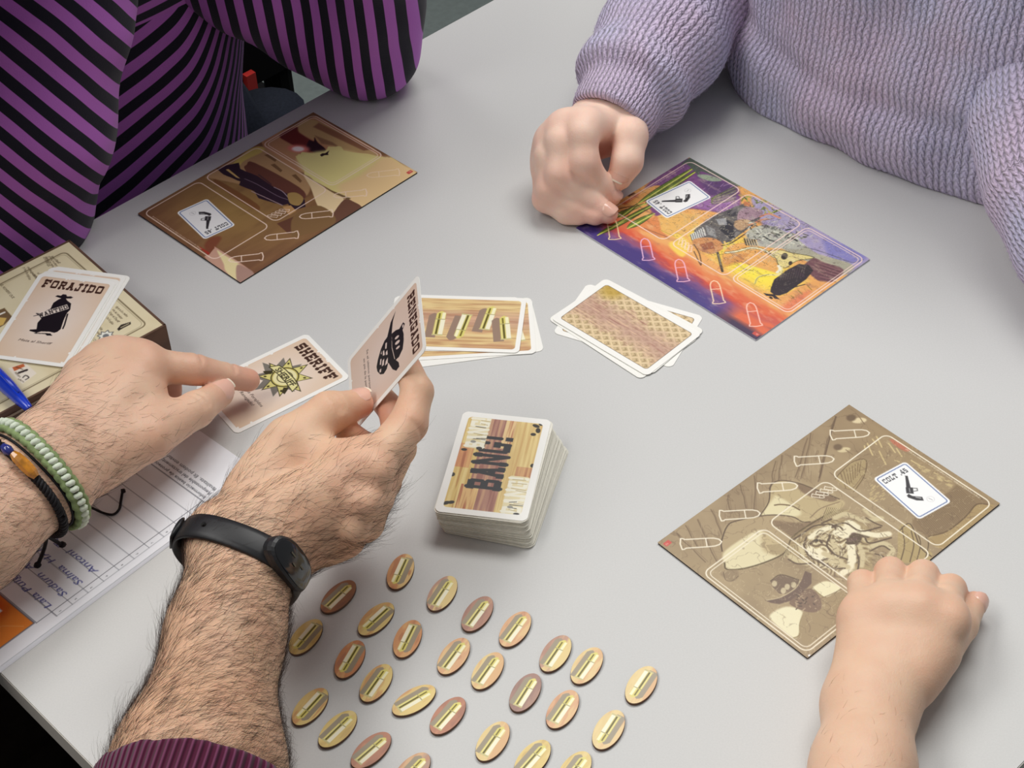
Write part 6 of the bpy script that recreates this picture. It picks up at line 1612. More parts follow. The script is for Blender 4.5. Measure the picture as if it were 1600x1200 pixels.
def folds(V, nr, amp, scale, seed, ani=(1, 1, 1)):
    r = np.random.default_rng(seed); out = np.zeros(len(V))
    for k in range(7):
        d = r.normal(size=3) * ani; d /= np.linalg.norm(d); w = scale * r.uniform(.6, 1.6); out += np.sin(V @ d * w + r.uniform(0, 6)) / 7
    return V + nr * (out * amp)[:, None]
def lady_sweater():
    slv = [J(940, 215, 40, 31), J(966, 168, 45, 32), J(992, 122, 51, 42), J(1034, 64, 56, 50), J(1080, -16, 64, 53), J(1130, -150, 90, 54)]
    Fd = Field(*bounds(slv, .07), .0018)
    Fd.group(chain(slv), kin=.012)
    mc_ = at(951, 192, 42); ma = slv[2][0] - at(950, 195, 38); ma /= np.linalg.norm(ma)
    X = Fd.xyz((slice(None),) * 3); pl = -((X[0] - mc_[0]) * ma[0] + (X[1] - mc_[1]) * ma[1] + (X[2] - mc_[2]) * ma[2])
    Fd.D = np.maximum(Fd.D, pl)
    hol = Fd.cone(X, mc_ - ma * .03, .0285, mc_ + ma * .02, .0255); Fd.D = np.maximum(Fd.D, -hol).astype(np.float32)
    V, F = Fd.mesh()
    # the mouth of the cuff: hollow it where the hand comes out
    V = relax(V, F, 3); nr = vnormals(V, F); V[:, 2] = np.maximum(V[:, 2], .0006)
    a_, l_ = axis_uv(V, [j[0] for j in slv])
    bulge = np.exp(-((l_ - .060) / .012) ** 2) * .004 - np.exp(-((l_ - .045) / .009) ** 2) * .003
    V = V + nr * bulge[:, None]; V = folds(V, nr, .0045, 60, 4); V[:, 2] = np.maximum(V[:, 2], .0006)
    part('sleeve', V, F, MT['lilac'], lady, smooth=True, attrs={'kuv': np.c_[a_, l_, a_ * 0]})
    # fuzz
    def pick(P, n): return np.ones(len(P))
    def flow(P, n): return np.random.default_rng(1).normal(size=P.shape)
    hairs(lady, V, F, nr, pick, flow, 9000, .0026, lady, name='sleeve_fuzz', rad=.00012, lift=.9, curl=1.2, seed=6, m='lilac_fuzz', seg=3)
    # cuff opening ring (dark inner rim)
    c = slv[0][0]; d = slv[1][0] - slv[0][0]; d /= np.linalg.norm(d)
    # torso: hem rolls on the table edge, body rises behind
    body = [tb(.845, .300, 40), tb(.842, .33, 44), tb(.846, .42, 44), tb(.852, .48, 44)]
    up = [tb(.865, .31, 150), tb(.865, .36, 160), tb(.868, .46, 160)]
    top = [tb(.90, .30, 330), tb(.905, .37, 340), tb(.905, .45, 330)]
    low = [tb(.885, .31, -80), tb(.885, .37, -80), tb(.885, .46, -80)]
    lo = np.minimum.reduce([p for p in body + up + top + low]) - .14; hi = np.maximum.reduce([p for p in body + up + top + low]) + .14
    Ft = Field(lo, hi, .0032)
    cs = []
    for a, b in zip(body[:-1], body[1:]): cs.append((a, .088, b, .088))
    for a, b in zip(up[:-1], up[1:]): cs.append((a, .100, b, .100))
    for a, b in zip(top[:-1], top[1:]): cs.append((a, .11, b, .11))
    for a, b in zip(low[:-1], low[1:]): cs.append((a, .075, b, .075))
    for a, b in ((body[0], up[0]), (body[2], up[2]), (body[1], up[1]), (up[0], top[0]), (up[1], top[1]), (up[2], top[2]), (body[1], low[1]), (body[0], low[0]), (body[2], low[2])): cs.append((a, .09, b, .1))
    Ft.group(cs, kin=.03)
    V, F = Ft.mesh(); V = relax(V, F, 3); nr = vnormals(V, F)
    b_ = (V - K0) @ E2; z = V[:, 2]
    V = V + nr * (np.sin(b_ * 120 + z * 20) * .0022 * np.clip(1 - np.abs(z - .09) / .12, 0, 1) - np.exp(-((z - .055 - .1 * np.abs(b_ - .35)) / .012) ** 2) * .006)[:, None]
    V = folds(V, nr, .013, 34, 9); V = folds(V, nr, .006, 80, 11)
    a0 = (V - K0) @ E1                                      # the front rests on the table: keep it above the top
    V = clear_table(V)
    part('sweater_body', V, F, MT['lilac'], lady, smooth=True, attrs={'kuv': np.c_[b_, V[:, 2] + .6 * a0, b_ * 0]})
    hairs(lady, V, F, nr, lambda P, n: ((P[:, 2] > -.01) & (n @ CW < .3)) * 1.0, flow, 14000, .0028, lady, name='body_fuzz', rad=.00013, lift=.9, curl=1.2, seed=7, m='lilac_fuzz', seg=3)
    # her other sleeve at the picture's right edge
    s2 = [J(1620, -160, 190, 56), J(1612, 20, 130, 50), J(1628, 190, 84, 46), J(1644, 290, 58, 46), J(1690, 375, 48, 44), J(1790, 500, 44, 42)]
    F2 = Field(*bounds(s2, .07), .0026); F2.group(chain(s2), kin=.02); V, F = F2.mesh(); V = relax(V, F, 3); nr = vnormals(V, F)
    V = folds(V, nr, .006, 50, 14); V[:, 2] = np.maximum(V[:, 2], .0008); a_, l_ = axis_uv(V, [j[0] for j in s2])
    part('sleeve', V, F, MT['lilac'], lady, smooth=True, attrs={'kuv': np.c_[a_, l_, a_ * 0]})
    hairs(lady, V, F, nr, pick, flow, 5000, .0028, lady, name='sleeve_fuzz', rad=.00013, lift=.9, curl=1.2, seed=9, m='lilac_fuzz', seg=3)
lady_sweater()

# ------------------------------------------------------------------ person in the striped shirt, upper left
strp = thing('person', tb(.25, -.25, -740), 'person in a purple and black striped long-sleeved shirt leaning an elbow on the table', 'person')
def stripe_mat(name, ca, cb, period):
    m = bpy.data.materials.new(name); m.use_nodes = True; nt = m.node_tree; b = nt.nodes['Principled BSDF']
    a = N(nt, 'ShaderNodeAttribute', attribute_name='stripe'); tc = N(nt, 'ShaderNodeTexCoord')
    nz = N(nt, 'ShaderNodeTexNoise'); nz.inputs['Scale'].default_value = 9; nz.inputs['Detail'].default_value = 2; nt.links.new(tc.outputs['Object'], nz.inputs['Vector'])
    k = N(nt, 'ShaderNodeMath', operation='MULTIPLY_ADD'); k.inputs[1].default_value = .006; nt.links.new(nz.outputs['Fac'], k.inputs[0]); nt.links.new(a.outputs['Fac'], k.inputs[2])
    f = N(nt, 'ShaderNodeMath', operation='DIVIDE'); f.inputs[1].default_value = period; nt.links.new(k.outputs[0], f.inputs[0])
    fr = N(nt, 'ShaderNodeMath', operation='FRACT'); nt.links.new(f.outputs[0], fr.inputs[0])
    pp = N(nt, 'ShaderNodeMath', operation='PINGPONG'); pp.inputs[1].default_value = .5; nt.links.new(fr.outputs[0], pp.inputs[0])
    r = N(nt, 'ShaderNodeMapRange'); r.inputs[1].default_value = .235; r.inputs[2].default_value = .26; nt.links.new(pp.outputs[0], r.inputs[0])
    mx = N(nt, 'ShaderNodeMix', data_type='RGBA'); mx.inputs[6].default_value = L4(ca); mx.inputs[7].default_value = L4(cb); nt.links.new(r.outputs[0], mx.inputs[0])
    fz = N(nt, 'ShaderNodeTexNoise'); fz.inputs['Scale'].default_value = 900; fz.inputs['Detail'].default_value = 3; nt.links.new(tc.outputs['Object'], fz.inputs['Vector'])
    bp = N(nt, 'ShaderNodeBump'); bp.inputs['Strength'].default_value = .3; bp.inputs['Distance'].default_value = .0006; nt.links.new(fz.outputs['Fac'], bp.inputs['Height']); nt.links.new(bp.outputs[0], b.inputs['Normal'])
    nt.links.new(mx.outputs[2], b.inputs['Base Color']); b.inputs['Roughness'].default_value = .85; b.inputs['Specular IOR Level'].default_value = .2; b.inputs['Sheen Weight'].default_value = .12
    return m
MT['stripes'] = stripe_mat('purple_black_stripes', (182, 106, 196), (27, 25, 38), .0172)
MT['denim'] = mat('dark_denim', (40, 44, 54), 0.9, 0.1, noise=.15, nscale=400)
MT['black_cloth'] = mat('black_cloth', (14, 14, 15), 0.9, 0.1)
def striped_person():
    # torso behind the table edge
    def Q(u, v, b, r): return (at_plane(u, v, K0 + E2 * b, E2), r / 1000)
    tor = [Q(165, -120, -.20, 140), Q(168, 40, -.185, 103), Q(176, 250, -.185, 112), Q(170, 520, -.19, 128)]
    tor2 = [Q(60, -120, -.20, 150), Q(80, 60, -.18, 125), Q(90, 260, -.17, 125), Q(80, 520, -.17, 135)]
    lo, hi = bounds(tor + tor2, .16); Fd = Field(lo, hi, .004); Fd.group(chain(tor) + chain(tor2), kin=.05)
    V, F = Fd.mesh(); V = relax(V, F, 3); nr = vnormals(V, F); V = folds(V, nr, .008, 26, 21, (1, 1, .3))
    bq = (V - K0) @ E2; m = (bq > -.006); V[m] += E2 * (-.006 - bq[m])[:, None]
    da = (V - tor[1][0]) @ E1; s = V[:, 2] * .9 + da * -.25 - np.maximum(da + .02, 0) ** 2 * 7.5
    V = clear_table(V)
    part('shirt_body', V, F, MT['stripes'], strp, smooth=True, attrs={'stripe': s})
    # sleeve on the left: hangs in front of the torso down behind the box
    sl = [Q(60, -170, -.06, 88), Q(58, 20, -.035, 61), Q(26, 190, -.03, 65), Q(-20, 340, -.045, 70), Q(-85, 520, -.06, 72)]
    Fd = Field(*bounds(sl, .1), .003); Fd.group(chain(sl), kin=.03)
    V, F = Fd.mesh(); V = relax(V, F, 3); nr = vnormals(V, F); V = folds(V, nr, .006, 40, 23); V = folds(V, nr, .002, 120, 24)
    s = -V[:, 0] * .66 - (V[:, 1] * .68 + V[:, 2] * .73) * .8 - .8 * np.maximum((sl[1][0] - V) @ CU, 0) * (V[:, 0] - sl[2][0][0])
    V = clear_table(V)
    part('sleeve', V, F, MT['stripes'], strp, smooth=True, attrs={'stripe': s})
    # sleeve on the right: elbow planted on the table
    up = [Q(255, -200, -.10, 80), Q(400, -80, -.045, 60), (at(505, 22, 62), .047), (at(568, 66, 42), .0395)]
    fo = [up[3], (at(580, 0, 90), .038), (at(600, -120, 180), .038)]
    Fd = Field(*bounds(up + fo, .1), .0028); Fd.group(chain(up) + chain(fo), kin=.03)
    V, F = Fd.mesh(); V = relax(V, F, 3); nr = vnormals(V, F); V = folds(V, nr, .006, 45, 31); V = folds(V, nr, .002, 130, 33); V[:, 2] = np.where((((V - K0) @ E2) > 0), np.maximum(V[:, 2], .0006), V[:, 2])
    ex = (V - up[3][0]) @ CR; ey = (V - up[3][0]) @ CU
    s = ex * 1.2 + ey * .10 + ey ** 2 * .9 - np.maximum(ex, 0) ** 2 * 3
    V = clear_table(V)
    part('sleeve', V, F, MT['stripes'], strp, smooth=True, attrs={'stripe': s})
    # chest, shoulders, neck and head above the picture, added unseen over the table edge to shade the torso
    ch = [(tb(.14, -.07, 385), .15), (tb(.30, -.07, 385), .15)]; sh_ = [(tb(-.02, -.10, 420), .085), (tb(.24, -.07, 440), .11), (tb(.46, -.10, 420), .085)]
    Fd = Field(*bounds(ch + sh_ + [(tb(.2, -.2, 150), .1)], .16), .006); Fd.group(chain(ch) + chain(sh_) + [(tor[0][0], .13, ch[1][0], .13), (tor2[0][0], .13, ch[0][0], .13)], kin=.06)
    V, F = Fd.mesh(); V = relax(V, F, 3); part('unseen_shoulders', V, F, MT['stripes'], strp, smooth=True, attrs={'stripe': V[:, 2] * .95})
    hc = tb(.25, .0, 600); fd = np.array(E2) * .8 + np.array([0, 0, -.6]); fd /= np.linalg.norm(fd); upv = np.cross(E1, fd) * 1.0; upv = upv if upv[2] > 0 else -upv
    Fd = Field(hc - .19, hc + .16, .0035)
    Fd.group([(hc + upv * .02 - fd * .02, .078, hc + upv * .01 + fd * .02, .074), (hc - upv * .03 + fd * .03, .055, hc - upv * .075 + fd * .055, .032)], kin=.03)
    Fd.group([(tb(.25, -.07, 450), .055, hc - upv * .06 - fd * .02, .052)], k=.02)
    Fd.group([(hc + fd * .088 + upv * .005, .006, hc + fd * .108 - upv * .026, .011)], k=.012)
    for sg in (-1, 1):
        Fd.group([(hc + E1 * sg * .076 - upv * .012, .010, hc + E1 * sg * .078 + upv * .018 - fd * .008, .014)], k=.008); Fd.carve([hc + fd * .092 + E1 * sg * .032 + upv * .012, hc + fd * .091 + E1 * sg * .038 + upv * .012], .010, k=.01)
    Fd.group([(hc + fd * .085 - upv * .052 - E1 * .018, .007, hc + fd * .085 - upv * .052 + E1 * .018, .007)], k=.006)
    V, F = Fd.mesh(); V = relax(V, F, 2); hd = part('head', V, F, MT['skin_woman'], strp, smooth=True, col=skin_cols(V, (228, 186, 160), []))
    for sg in (-1, 1):
        V, F = tube([hc + fd * .078 + E1 * sg * .034 + upv * .012, hc + fd * .0905 + E1 * sg * .034 + upv * .012], [.0105, .006], 12); part('eye', V, F, MT['card'], hd, smooth=True)
    Fd = Field(hc - .19, hc + .18, .005); Fd.group([(hc + upv * .035 - fd * .028, .085, hc + upv * .045 + fd * .018, .076), (hc - fd * .05 - upv * .02, .075, tb(.25, -.12, 480), .06)], kin=.03); V, F = Fd.mesh(); V = relax(V, F, 2); part('hair', V, F, MT['hair'], hd, smooth=True)
    # knee and thigh in dark denim, seen between the shirt and the table edge
    kn = Q(408, 176, -.13, 40)
    th = [tb(.22, -.26, -230), (tb(.22, -.26, -230) + kn[0]) / 2, kn[0]]
    V, F = tube(smooth_path(th, 6), [.07] * 6 + [.055] * 6 + [.042], 20); part('trousers', V, F, MT['denim'], strp, smooth=True)
    V, F = tube(smooth_path([kn[0], kn[0] + np.array([.01, .0, -.22]), kn[0] + np.array([.0, .0, -.50])], 6), [.041] * 13, 18); part('trousers', V, F, MT['denim'], strp, smooth=True)
striped_person()
def chair():
    t = thing('chair', tb(.40, -.40, -740), 'black chair partly hidden behind the striped shirt', 'chair')
    p = lambda u, v, b: at_plane(u, v, K0 + E2 * b, E2)
    a, b, c = p(452, 118, -.37), p(330, 118, -.37), p(452, -120, -.37)
    ctr = (b + c) / 2; ax = (a - b) / 2; az = (c - a) / 2
    V, F = box_vf(ctr, E1 * abs(ax @ E1), E2 * .018, np.array([0, 0, abs(az[2])])); part('backrest', V, F, MT['black_cloth'], t)
    s0 = np.array([ctr[0], ctr[1], -.40]) - E1 * .10 - E2 * .02
    V, F = box_vf(s0, E1 * .21, E2 * .2, np.array([0, 0, .022])); part('seat', V, F, MT['black_cloth'], t)
    V, F = tube([ctr + E1 * .02, np.array([ctr[0], ctr[1], -.40]) + E1 * .02], .016, 10); part('back_post', V, F, MT['black_cloth'], t)
    for i in (-1, 1):
        for j in (-1, 1):
            q = s0 + E1 * .18 * i + E2 * .17 * j; V, F = tube([np.array([q[0], q[1], -.74]), np.array([q[0], q[1], -.41])], .012, 10); part('leg', V, F, MT['metal'], t)
    r_ = p(391, 128, -.345); V, F = box_vf(r_, E1 * .006, E2 * .004, np.array([0, 0, .011])); part('red_tag', V, F, MT['red_print'], t)
chair()
# ------------------------------------------------------------------ things worn on the wrists
from mathutils.bvhtree import BVHTree
def ring_profile(V, F, c, axis, n=72, smooth=5, inner=.0, half=0.0):
    """radius of the limb around c in the plane across axis, smoothed"""
    bv = BVHTree.FromPolygons([tuple(v) for v in V], [tuple(f) for f in F.tolist()])
    axis = axis / np.linalg.norm(axis); a = np.cross(axis, [0, 0, 1.0]); a /= np.linalg.norm(a); b = np.cross(axis, a)
    R = np.zeros(n)
    for k in range(n):
        q = 2 * math.pi * k / n; d = math.cos(q) * a + math.sin(q) * b; best = 0
        for o in ((-half, 0, half) if half else (0,)):
            h = bv.ray_cast(Vector(c + axis * o), Vector(d), .12)
            if h[0] is not None: best = max(best, h[3])
        R[k] = best if best else .03
    for _ in range(smooth): R = (np.roll(R, 1) + R * 2 + np.roll(R, -1)) / 4
    return R, a, b, axis
def ringpt(c, R, a, b, q, off=0):
    n = len(R); x = (q / (2 * math.pi) * n) % n; i = int(x); f = x - i; r = R[i] * (1 - f) + R[(i + 1) % n] * f + off
    return c + r * (math.cos(q) * a + math.sin(q) * b)
def ang_of(c, a, b, u, v, axis):
    """angle on the ring whose surface is seen at (u, v)"""
    p = at_plane(u, v, c, axis); d = p - c; return math.atan2(d @ b, d @ a)
def proj(P):
    d = np.asarray(P) - CAM; z = d @ CW; return np.array([800 + F_PX * (d @ CR) / z, 600 - F_PX * (d @ CU) / z])
def find_q(c, R, a, b, u, v, off=0.0):
    """ring angle whose outer, camera-facing surface is seen nearest (u, v)"""
    best = (1e9, 0)
    for q in np.linspace(0, 2 * math.pi, 240, endpoint=False):
        p = ringpt(c, R, a, b, q, off); d = p - c
        if d @ (CAM - c) < -.2 * np.linalg.norm(d) * np.linalg.norm(CAM - c): continue
        e = np.linalg.norm(proj(p) - (u, v))
        if e < best[0]: best = (e, q)
    return best[1]
MT['rubber'] = mat('black_rubber', (34, 34, 36), 0.42, 0.4)
MT['glass_black'] = mat('black_screen', (14, 14, 16), 0.12, 0.6, coat=.5)
MT['screen_mark'] = mat('faint_screen_marks', (84, 80, 66), 0.3)
MT['braid_dark'] = mat('green_cord', (134, 152, 104), 0.85, 0.2, bump=.5, bscale=1500, noise=.25, nscale=300)
MT['braid_light'] = mat('pale_green_cord', (216, 226, 206), 0.85, 0.2, bump=.5, bscale=1800, noise=.1, nscale=400)
MT['cord'] = mat('black_cord', (22, 20, 24), 0.6, 0.3, bump=.4, bscale=1500)
MT['amber'] = mat('amber_bead', (196, 128, 26), 0.12, 0.7, coat=.7, noise=.35, nscale=200)
MT['bluebead'] = mat('blue_bead', (44, 52, 130), 0.15, 0.6, coat=.5)

def fitness_band():
    V, F, nr, wr, el, fm = RH
    c = at(378, 878, 80); ax = at(424, 800, 84) - c
    R, a, b, ax = ring_profile(V, F, c, ax, 80, 6, half=.006); c0 = c
    t = thing('fitness_band', c0 - np.array([0, 0, .03]), 'black rubber fitness band with a dark oval screen round the hairy wrist', 'wristband')
    W2, TH = .0086, .0019; n = 80; Vs = []
    qs = [2 * math.pi * k / n for k in range(n)]
    for q in qs:
        d = math.cos(q) * a + math.sin(q) * b; r = R[int(round(q / (2 * math.pi) * n)) % n]
        for o, h in ((-W2, .0004), (-W2 * .92, TH), (-W2 * .5, TH + .0006), (W2 * .5, TH + .0006), (W2 * .92, TH), (W2, .0004)):
            Vs.append(c + ax * o + d * (r + h))
    m = 6; Fs = [[i * m + j, i * m + j + 1, ((i + 1) % n) * m + j + 1, ((i + 1) % n) * m + j] for i in range(n) for j in range(m - 1)] + [[i * m + m - 1, i * m, ((i + 1) % n) * m, ((i + 1) % n) * m + m - 1] for i in range(n)]
    part('strap', Vs, Fs, MT['rubber'], t, smooth=True)
    # pod with the screen, at the ring's lower right
    q0 = find_q(c, R, a, b, 434, 896)
    d = math.cos(q0) * a + math.sin(q0) * b; tq = -math.sin(q0) * a + math.cos(q0) * b; p = ringpt(c, R, a, b, q0, .0012)
    def lens(su, sv, z, k=28, e=2.6):
        return [p + tq * su * math.copysign(abs(math.cos(w)) ** (2 / e), math.cos(w)) + ax * sv * math.copysign(abs(math.sin(w)) ** (2 / e), math.sin(w)) + d * (z - .10 * 0) - d * (su * math.cos(w)) ** 2 * 9 for w in np.linspace(0, 2 * math.pi, k, endpoint=False)]
    L = [lens(.0190, .0092, -.002), lens(.0198, .0102, .002), lens(.0196, .0100, .0046), lens(.0184, .0088, .0058)]; k = 28
    Vp = [x for l in L for x in l]; Fp = [[i * k + j, i * k + (j + 1) % k, (i + 1) * k + (j + 1) % k, (i + 1) * k + j] for i in range(3) for j in range(k)] + [list(range(k))[::-1], [3 * k + j for j in range(k)]]
    pod = part('screen_pod', Vp, Fp, MT['rubber'], t, smooth=False)
    L = [lens(.0180, .0084, .0059), lens(.0170, .0074, .0065), lens(.009, .004, .0068)]; Vp = [x for l in L for x in l]; Fp = [[i * k + j, i * k + (j + 1) % k, (i + 1) * k + (j + 1) % k, (i + 1) * k + j] for i in range(2) for j in range(k)] + [[2 * k + j for j in range(k)]]
    part('screen_glass', Vp, Fp, MT['glass_black'], pod, smooth=True)
    for x, y, l in ((-.006, .002, .0045), (-.002, -.002, .003), (.004, .001, .004)):
        cc = p + tq * x + ax * y + d * (.0070 - x * x * 9); V2, F2 = box_vf(cc, tq * l / 2, ax * .0005, d * .00006); part('screen_mark', V2, F2, MT['screen_mark'], pod)
    q1 = find_q(c, R, a, b, 292, 846); d1 = math.cos(q1) * a + math.sin(q1) * b; t1 = -math.sin(q1) * a + math.cos(q1) * b; p1 = ringpt(c, R, a, b, q1, .0026)
    V2, F2 = tube([p1 - t1 * .008, p1 - t1 * .005, p1 + t1 * .005, p1 + t1 * .008], [.006, .0085, .0085, .006], 14, flat=.22, up=d1); part('clasp_loop', V2, F2, MT['rubber'], t, smooth=True)
    q2 = find_q(c, R, a, b, 322, 836); p2 = ringpt(c, R, a, b, q2, .0030); d2 = math.cos(q2) * a + math.sin(q2) * b
    V2, F2 = tube([p2 - d2 * .0005, p2 + d2 * .0006], .0014, 12); part('strap_stud', V2, F2, MT['glass_black'], t)
fitness_band()

def bracelets():
    V, F, nr, wr, fm = LH
    def plane(u, v, u2, v2, h, tilt=0):
        c = at(u, v, h); ax = at(u2, v2, h + tilt) - c; return c, ax
    # green and white knotted braid
    c, ax = plane(62, 742, 112, 704, 58); R, a, b, ax = ring_profile(V, F, c, ax, 80, 5, half=.004)
    t = thing('bracelet', c - np.array([0, 0, .03]), 'thick green and white knotted cord bracelet nearest the pointing hand', 'bracelet', 'bracelets on the left wrist')
    n = 96; P = np.array([ringpt(c, R, a, b, 2 * math.pi * k / n, .0026) for k in range(n)])
    for sgn in (-1, 1):
        wob = np.array([ax * (sgn * (.0034 + .0007 * math.sin(k * 2.1))) for k in range(n)])
        V2, F2 = tube(P + wob, .0024, 8, closed=True); part('green_cord', V2, F2, MT['braid_dark'], t, smooth=True)
    m = 50
    for k in range(m):
        q = 2 * math.pi * k / m; p = ringpt(c, R, a, b, q, .0046); d = math.cos(q) * a + math.sin(q) * b; tq = -math.sin(q) * a + math.cos(q) * b
        V2, F2 = tube([p - ax * .0030 - tq * .0009 - d * .0012, p - ax * .0012, p + ax * .0012 + tq * .0004, p + ax * .0030 + tq * .0012 - d * .0012], [.0012, .0021, .0021, .0012], 7)
        part('knot', V2, F2, MT['braid_light'], t, smooth=True)
    # black braided cord with an amber bead
    c, ax = plane(36, 770, 84, 731, 56); R, a, b, ax = ring_profile(V, F, c, ax, 80, 5, half=.004)
    t = thing('bracelet', c - np.array([0, 0, .03]), 'black braided cord bracelet with a long amber bead and dangling ends', 'bracelet', 'bracelets on the left wrist')
    n = 220
    for ph in (0, 2.09, 4.19):
        P = []
        for k in range(n):
            q = 2 * math.pi * k / n; w = q * 26 + ph; d = math.cos(q) * a + math.sin(q) * b
            P.append(ringpt(c, R, a, b, q, .0020) + ax * .0018 * math.cos(w) + d * .0016 * math.sin(w))
        V2, F2 = tube(P, .0014, 6, closed=True); part('braided_strand', V2, F2, MT['cord'], t, smooth=True)
    q = find_q(c, R, a, b, 30, 742); pts = [ringpt(c, R, a, b, q + dq, .0042) for dq in (-.30, -.2, -.1, 0, .1, .2, .30)]
    V2, F2 = tube(pts, [.0022, .0036, .0040, .0041, .0040, .0036, .0022], 8); part('amber_bead', V2, F2, MT['amber'], t, smooth=False, label='long faceted amber bead')
    q = find_q(c, R, a, b, 8, 700); p = ringpt(c, R, a, b, q, .003); p2 = ringpt(c, R, a, b, q + .2, .003)
    V2, F2 = tube([p, (p + p2) / 2, p2], [.0024, .0034, .0024], 10); part('blue_bead', V2, F2, MT['bluebead'], t, smooth=True, label='small dark blue bead')
    for path in ([at(74, 826, 40), at(76, 838, 26), at(88, 846, 12), at(97, 852, 4)], [at(73, 828, 40), at(72, 846, 22), at(66, 866, 10), at(58, 884, 4)]):
        V2, F2 = tube(smooth_path(path, 6), .0013, 7); part('cord_end', V2, F2, MT['cord'], t, smooth=True)
        V2, F2 = tube([path[-1] - np.array([0, 0, .001]), path[-1] + np.array([.0006, -.0006, .001]), path[-1] + np.array([0, 0, .003])], [.0012, .0026, .0012], 8); part('end_knot', V2, F2, MT['cord'], t, smooth=True)
    # thin dark string
    c, ax = plane(50, 755, 98, 716, 57); R, a, b, ax = ring_profile(V, F, c, ax, 80, 4)
    t = thing('bracelet', c - np.array([0, 0, .03]), 'thin dark string bracelet between the thicker two, its loose end curling on the form', 'bracelet', 'bracelets on the left wrist')
    V2, F2 = tube([ringpt(c, R, a, b, 2 * math.pi * k / 80, .0008) for k in range(80)], .0009, 6, closed=True); part('string', V2, F2, MT['cord'], t, smooth=True)
    path = [at(118, 796, 34), at(126, 791, 14), at(142, 793, 6), at(160, 801, 2.5), at(176, 804, 2), at(186, 796, 2), at(189, 782, 2), at(191, 770, 3)]
    V2, F2 = tube(smooth_path(path, 6), .0009, 6); part('loose_end', V2, F2, MT['cord'], t, smooth=True)
    V2, F2 = tube([path[-1], path[-1] + np.array([.0008, .001, .001]), path[-1] + np.array([.0012, .002, .001])], [.001, .002, .001], 8); part('end_knot', V2, F2, MT['cord'], t, smooth=True)
bracelets()

# ------------------------------------------------------------------ burgundy ribbed sweater of the man
def rib_mat():
    m = mat('burgundy_rib', (84, 24, 52), .9, .15, sheen=.2); nt = m.node_tree; b = nt.nodes['Principled BSDF']
    a = N(nt, 'ShaderNodeAttribute', attribute_name='kuv'); sp = N(nt, 'ShaderNodeSeparateXYZ'); nt.links.new(a.outputs['Vector'], sp.inputs[0])
    k = N(nt, 'ShaderNodeMath', operation='MULTIPLY'); k.inputs[1].default_value = 2 * math.pi * 260; nt.links.new(sp.outputs[0], k.inputs[0])
    s_ = N(nt, 'ShaderNodeMath', operation='SINE'); nt.links.new(k.outputs[0], s_.inputs[0])
    mr = N(nt, 'ShaderNodeMapRange'); mr.inputs[1].default_value = .2; mr.inputs[2].default_value = 1; nt.links.new(s_.outputs[0], mr.inputs[0])
    mx = N(nt, 'ShaderNodeMix', data_type='RGBA'); mx.inputs[6].default_value = L4((78, 20, 48)); mx.inputs[7].default_value = L4((118, 62, 92)); nt.links.new(mr.outputs[0], mx.inputs[0]); nt.links.new(mx.outputs[2], b.inputs['Base Color'])
    bp = N(nt, 'ShaderNodeBump'); bp.inputs['Strength'].default_value = .6; bp.inputs['Distance'].default_value = .0015; nt.links.new(s_.outputs[0], bp.inputs['Height']); nt.links.new(bp.outputs[0], b.inputs['Normal'])
    return m
MT['burgundy'] = rib_mat()
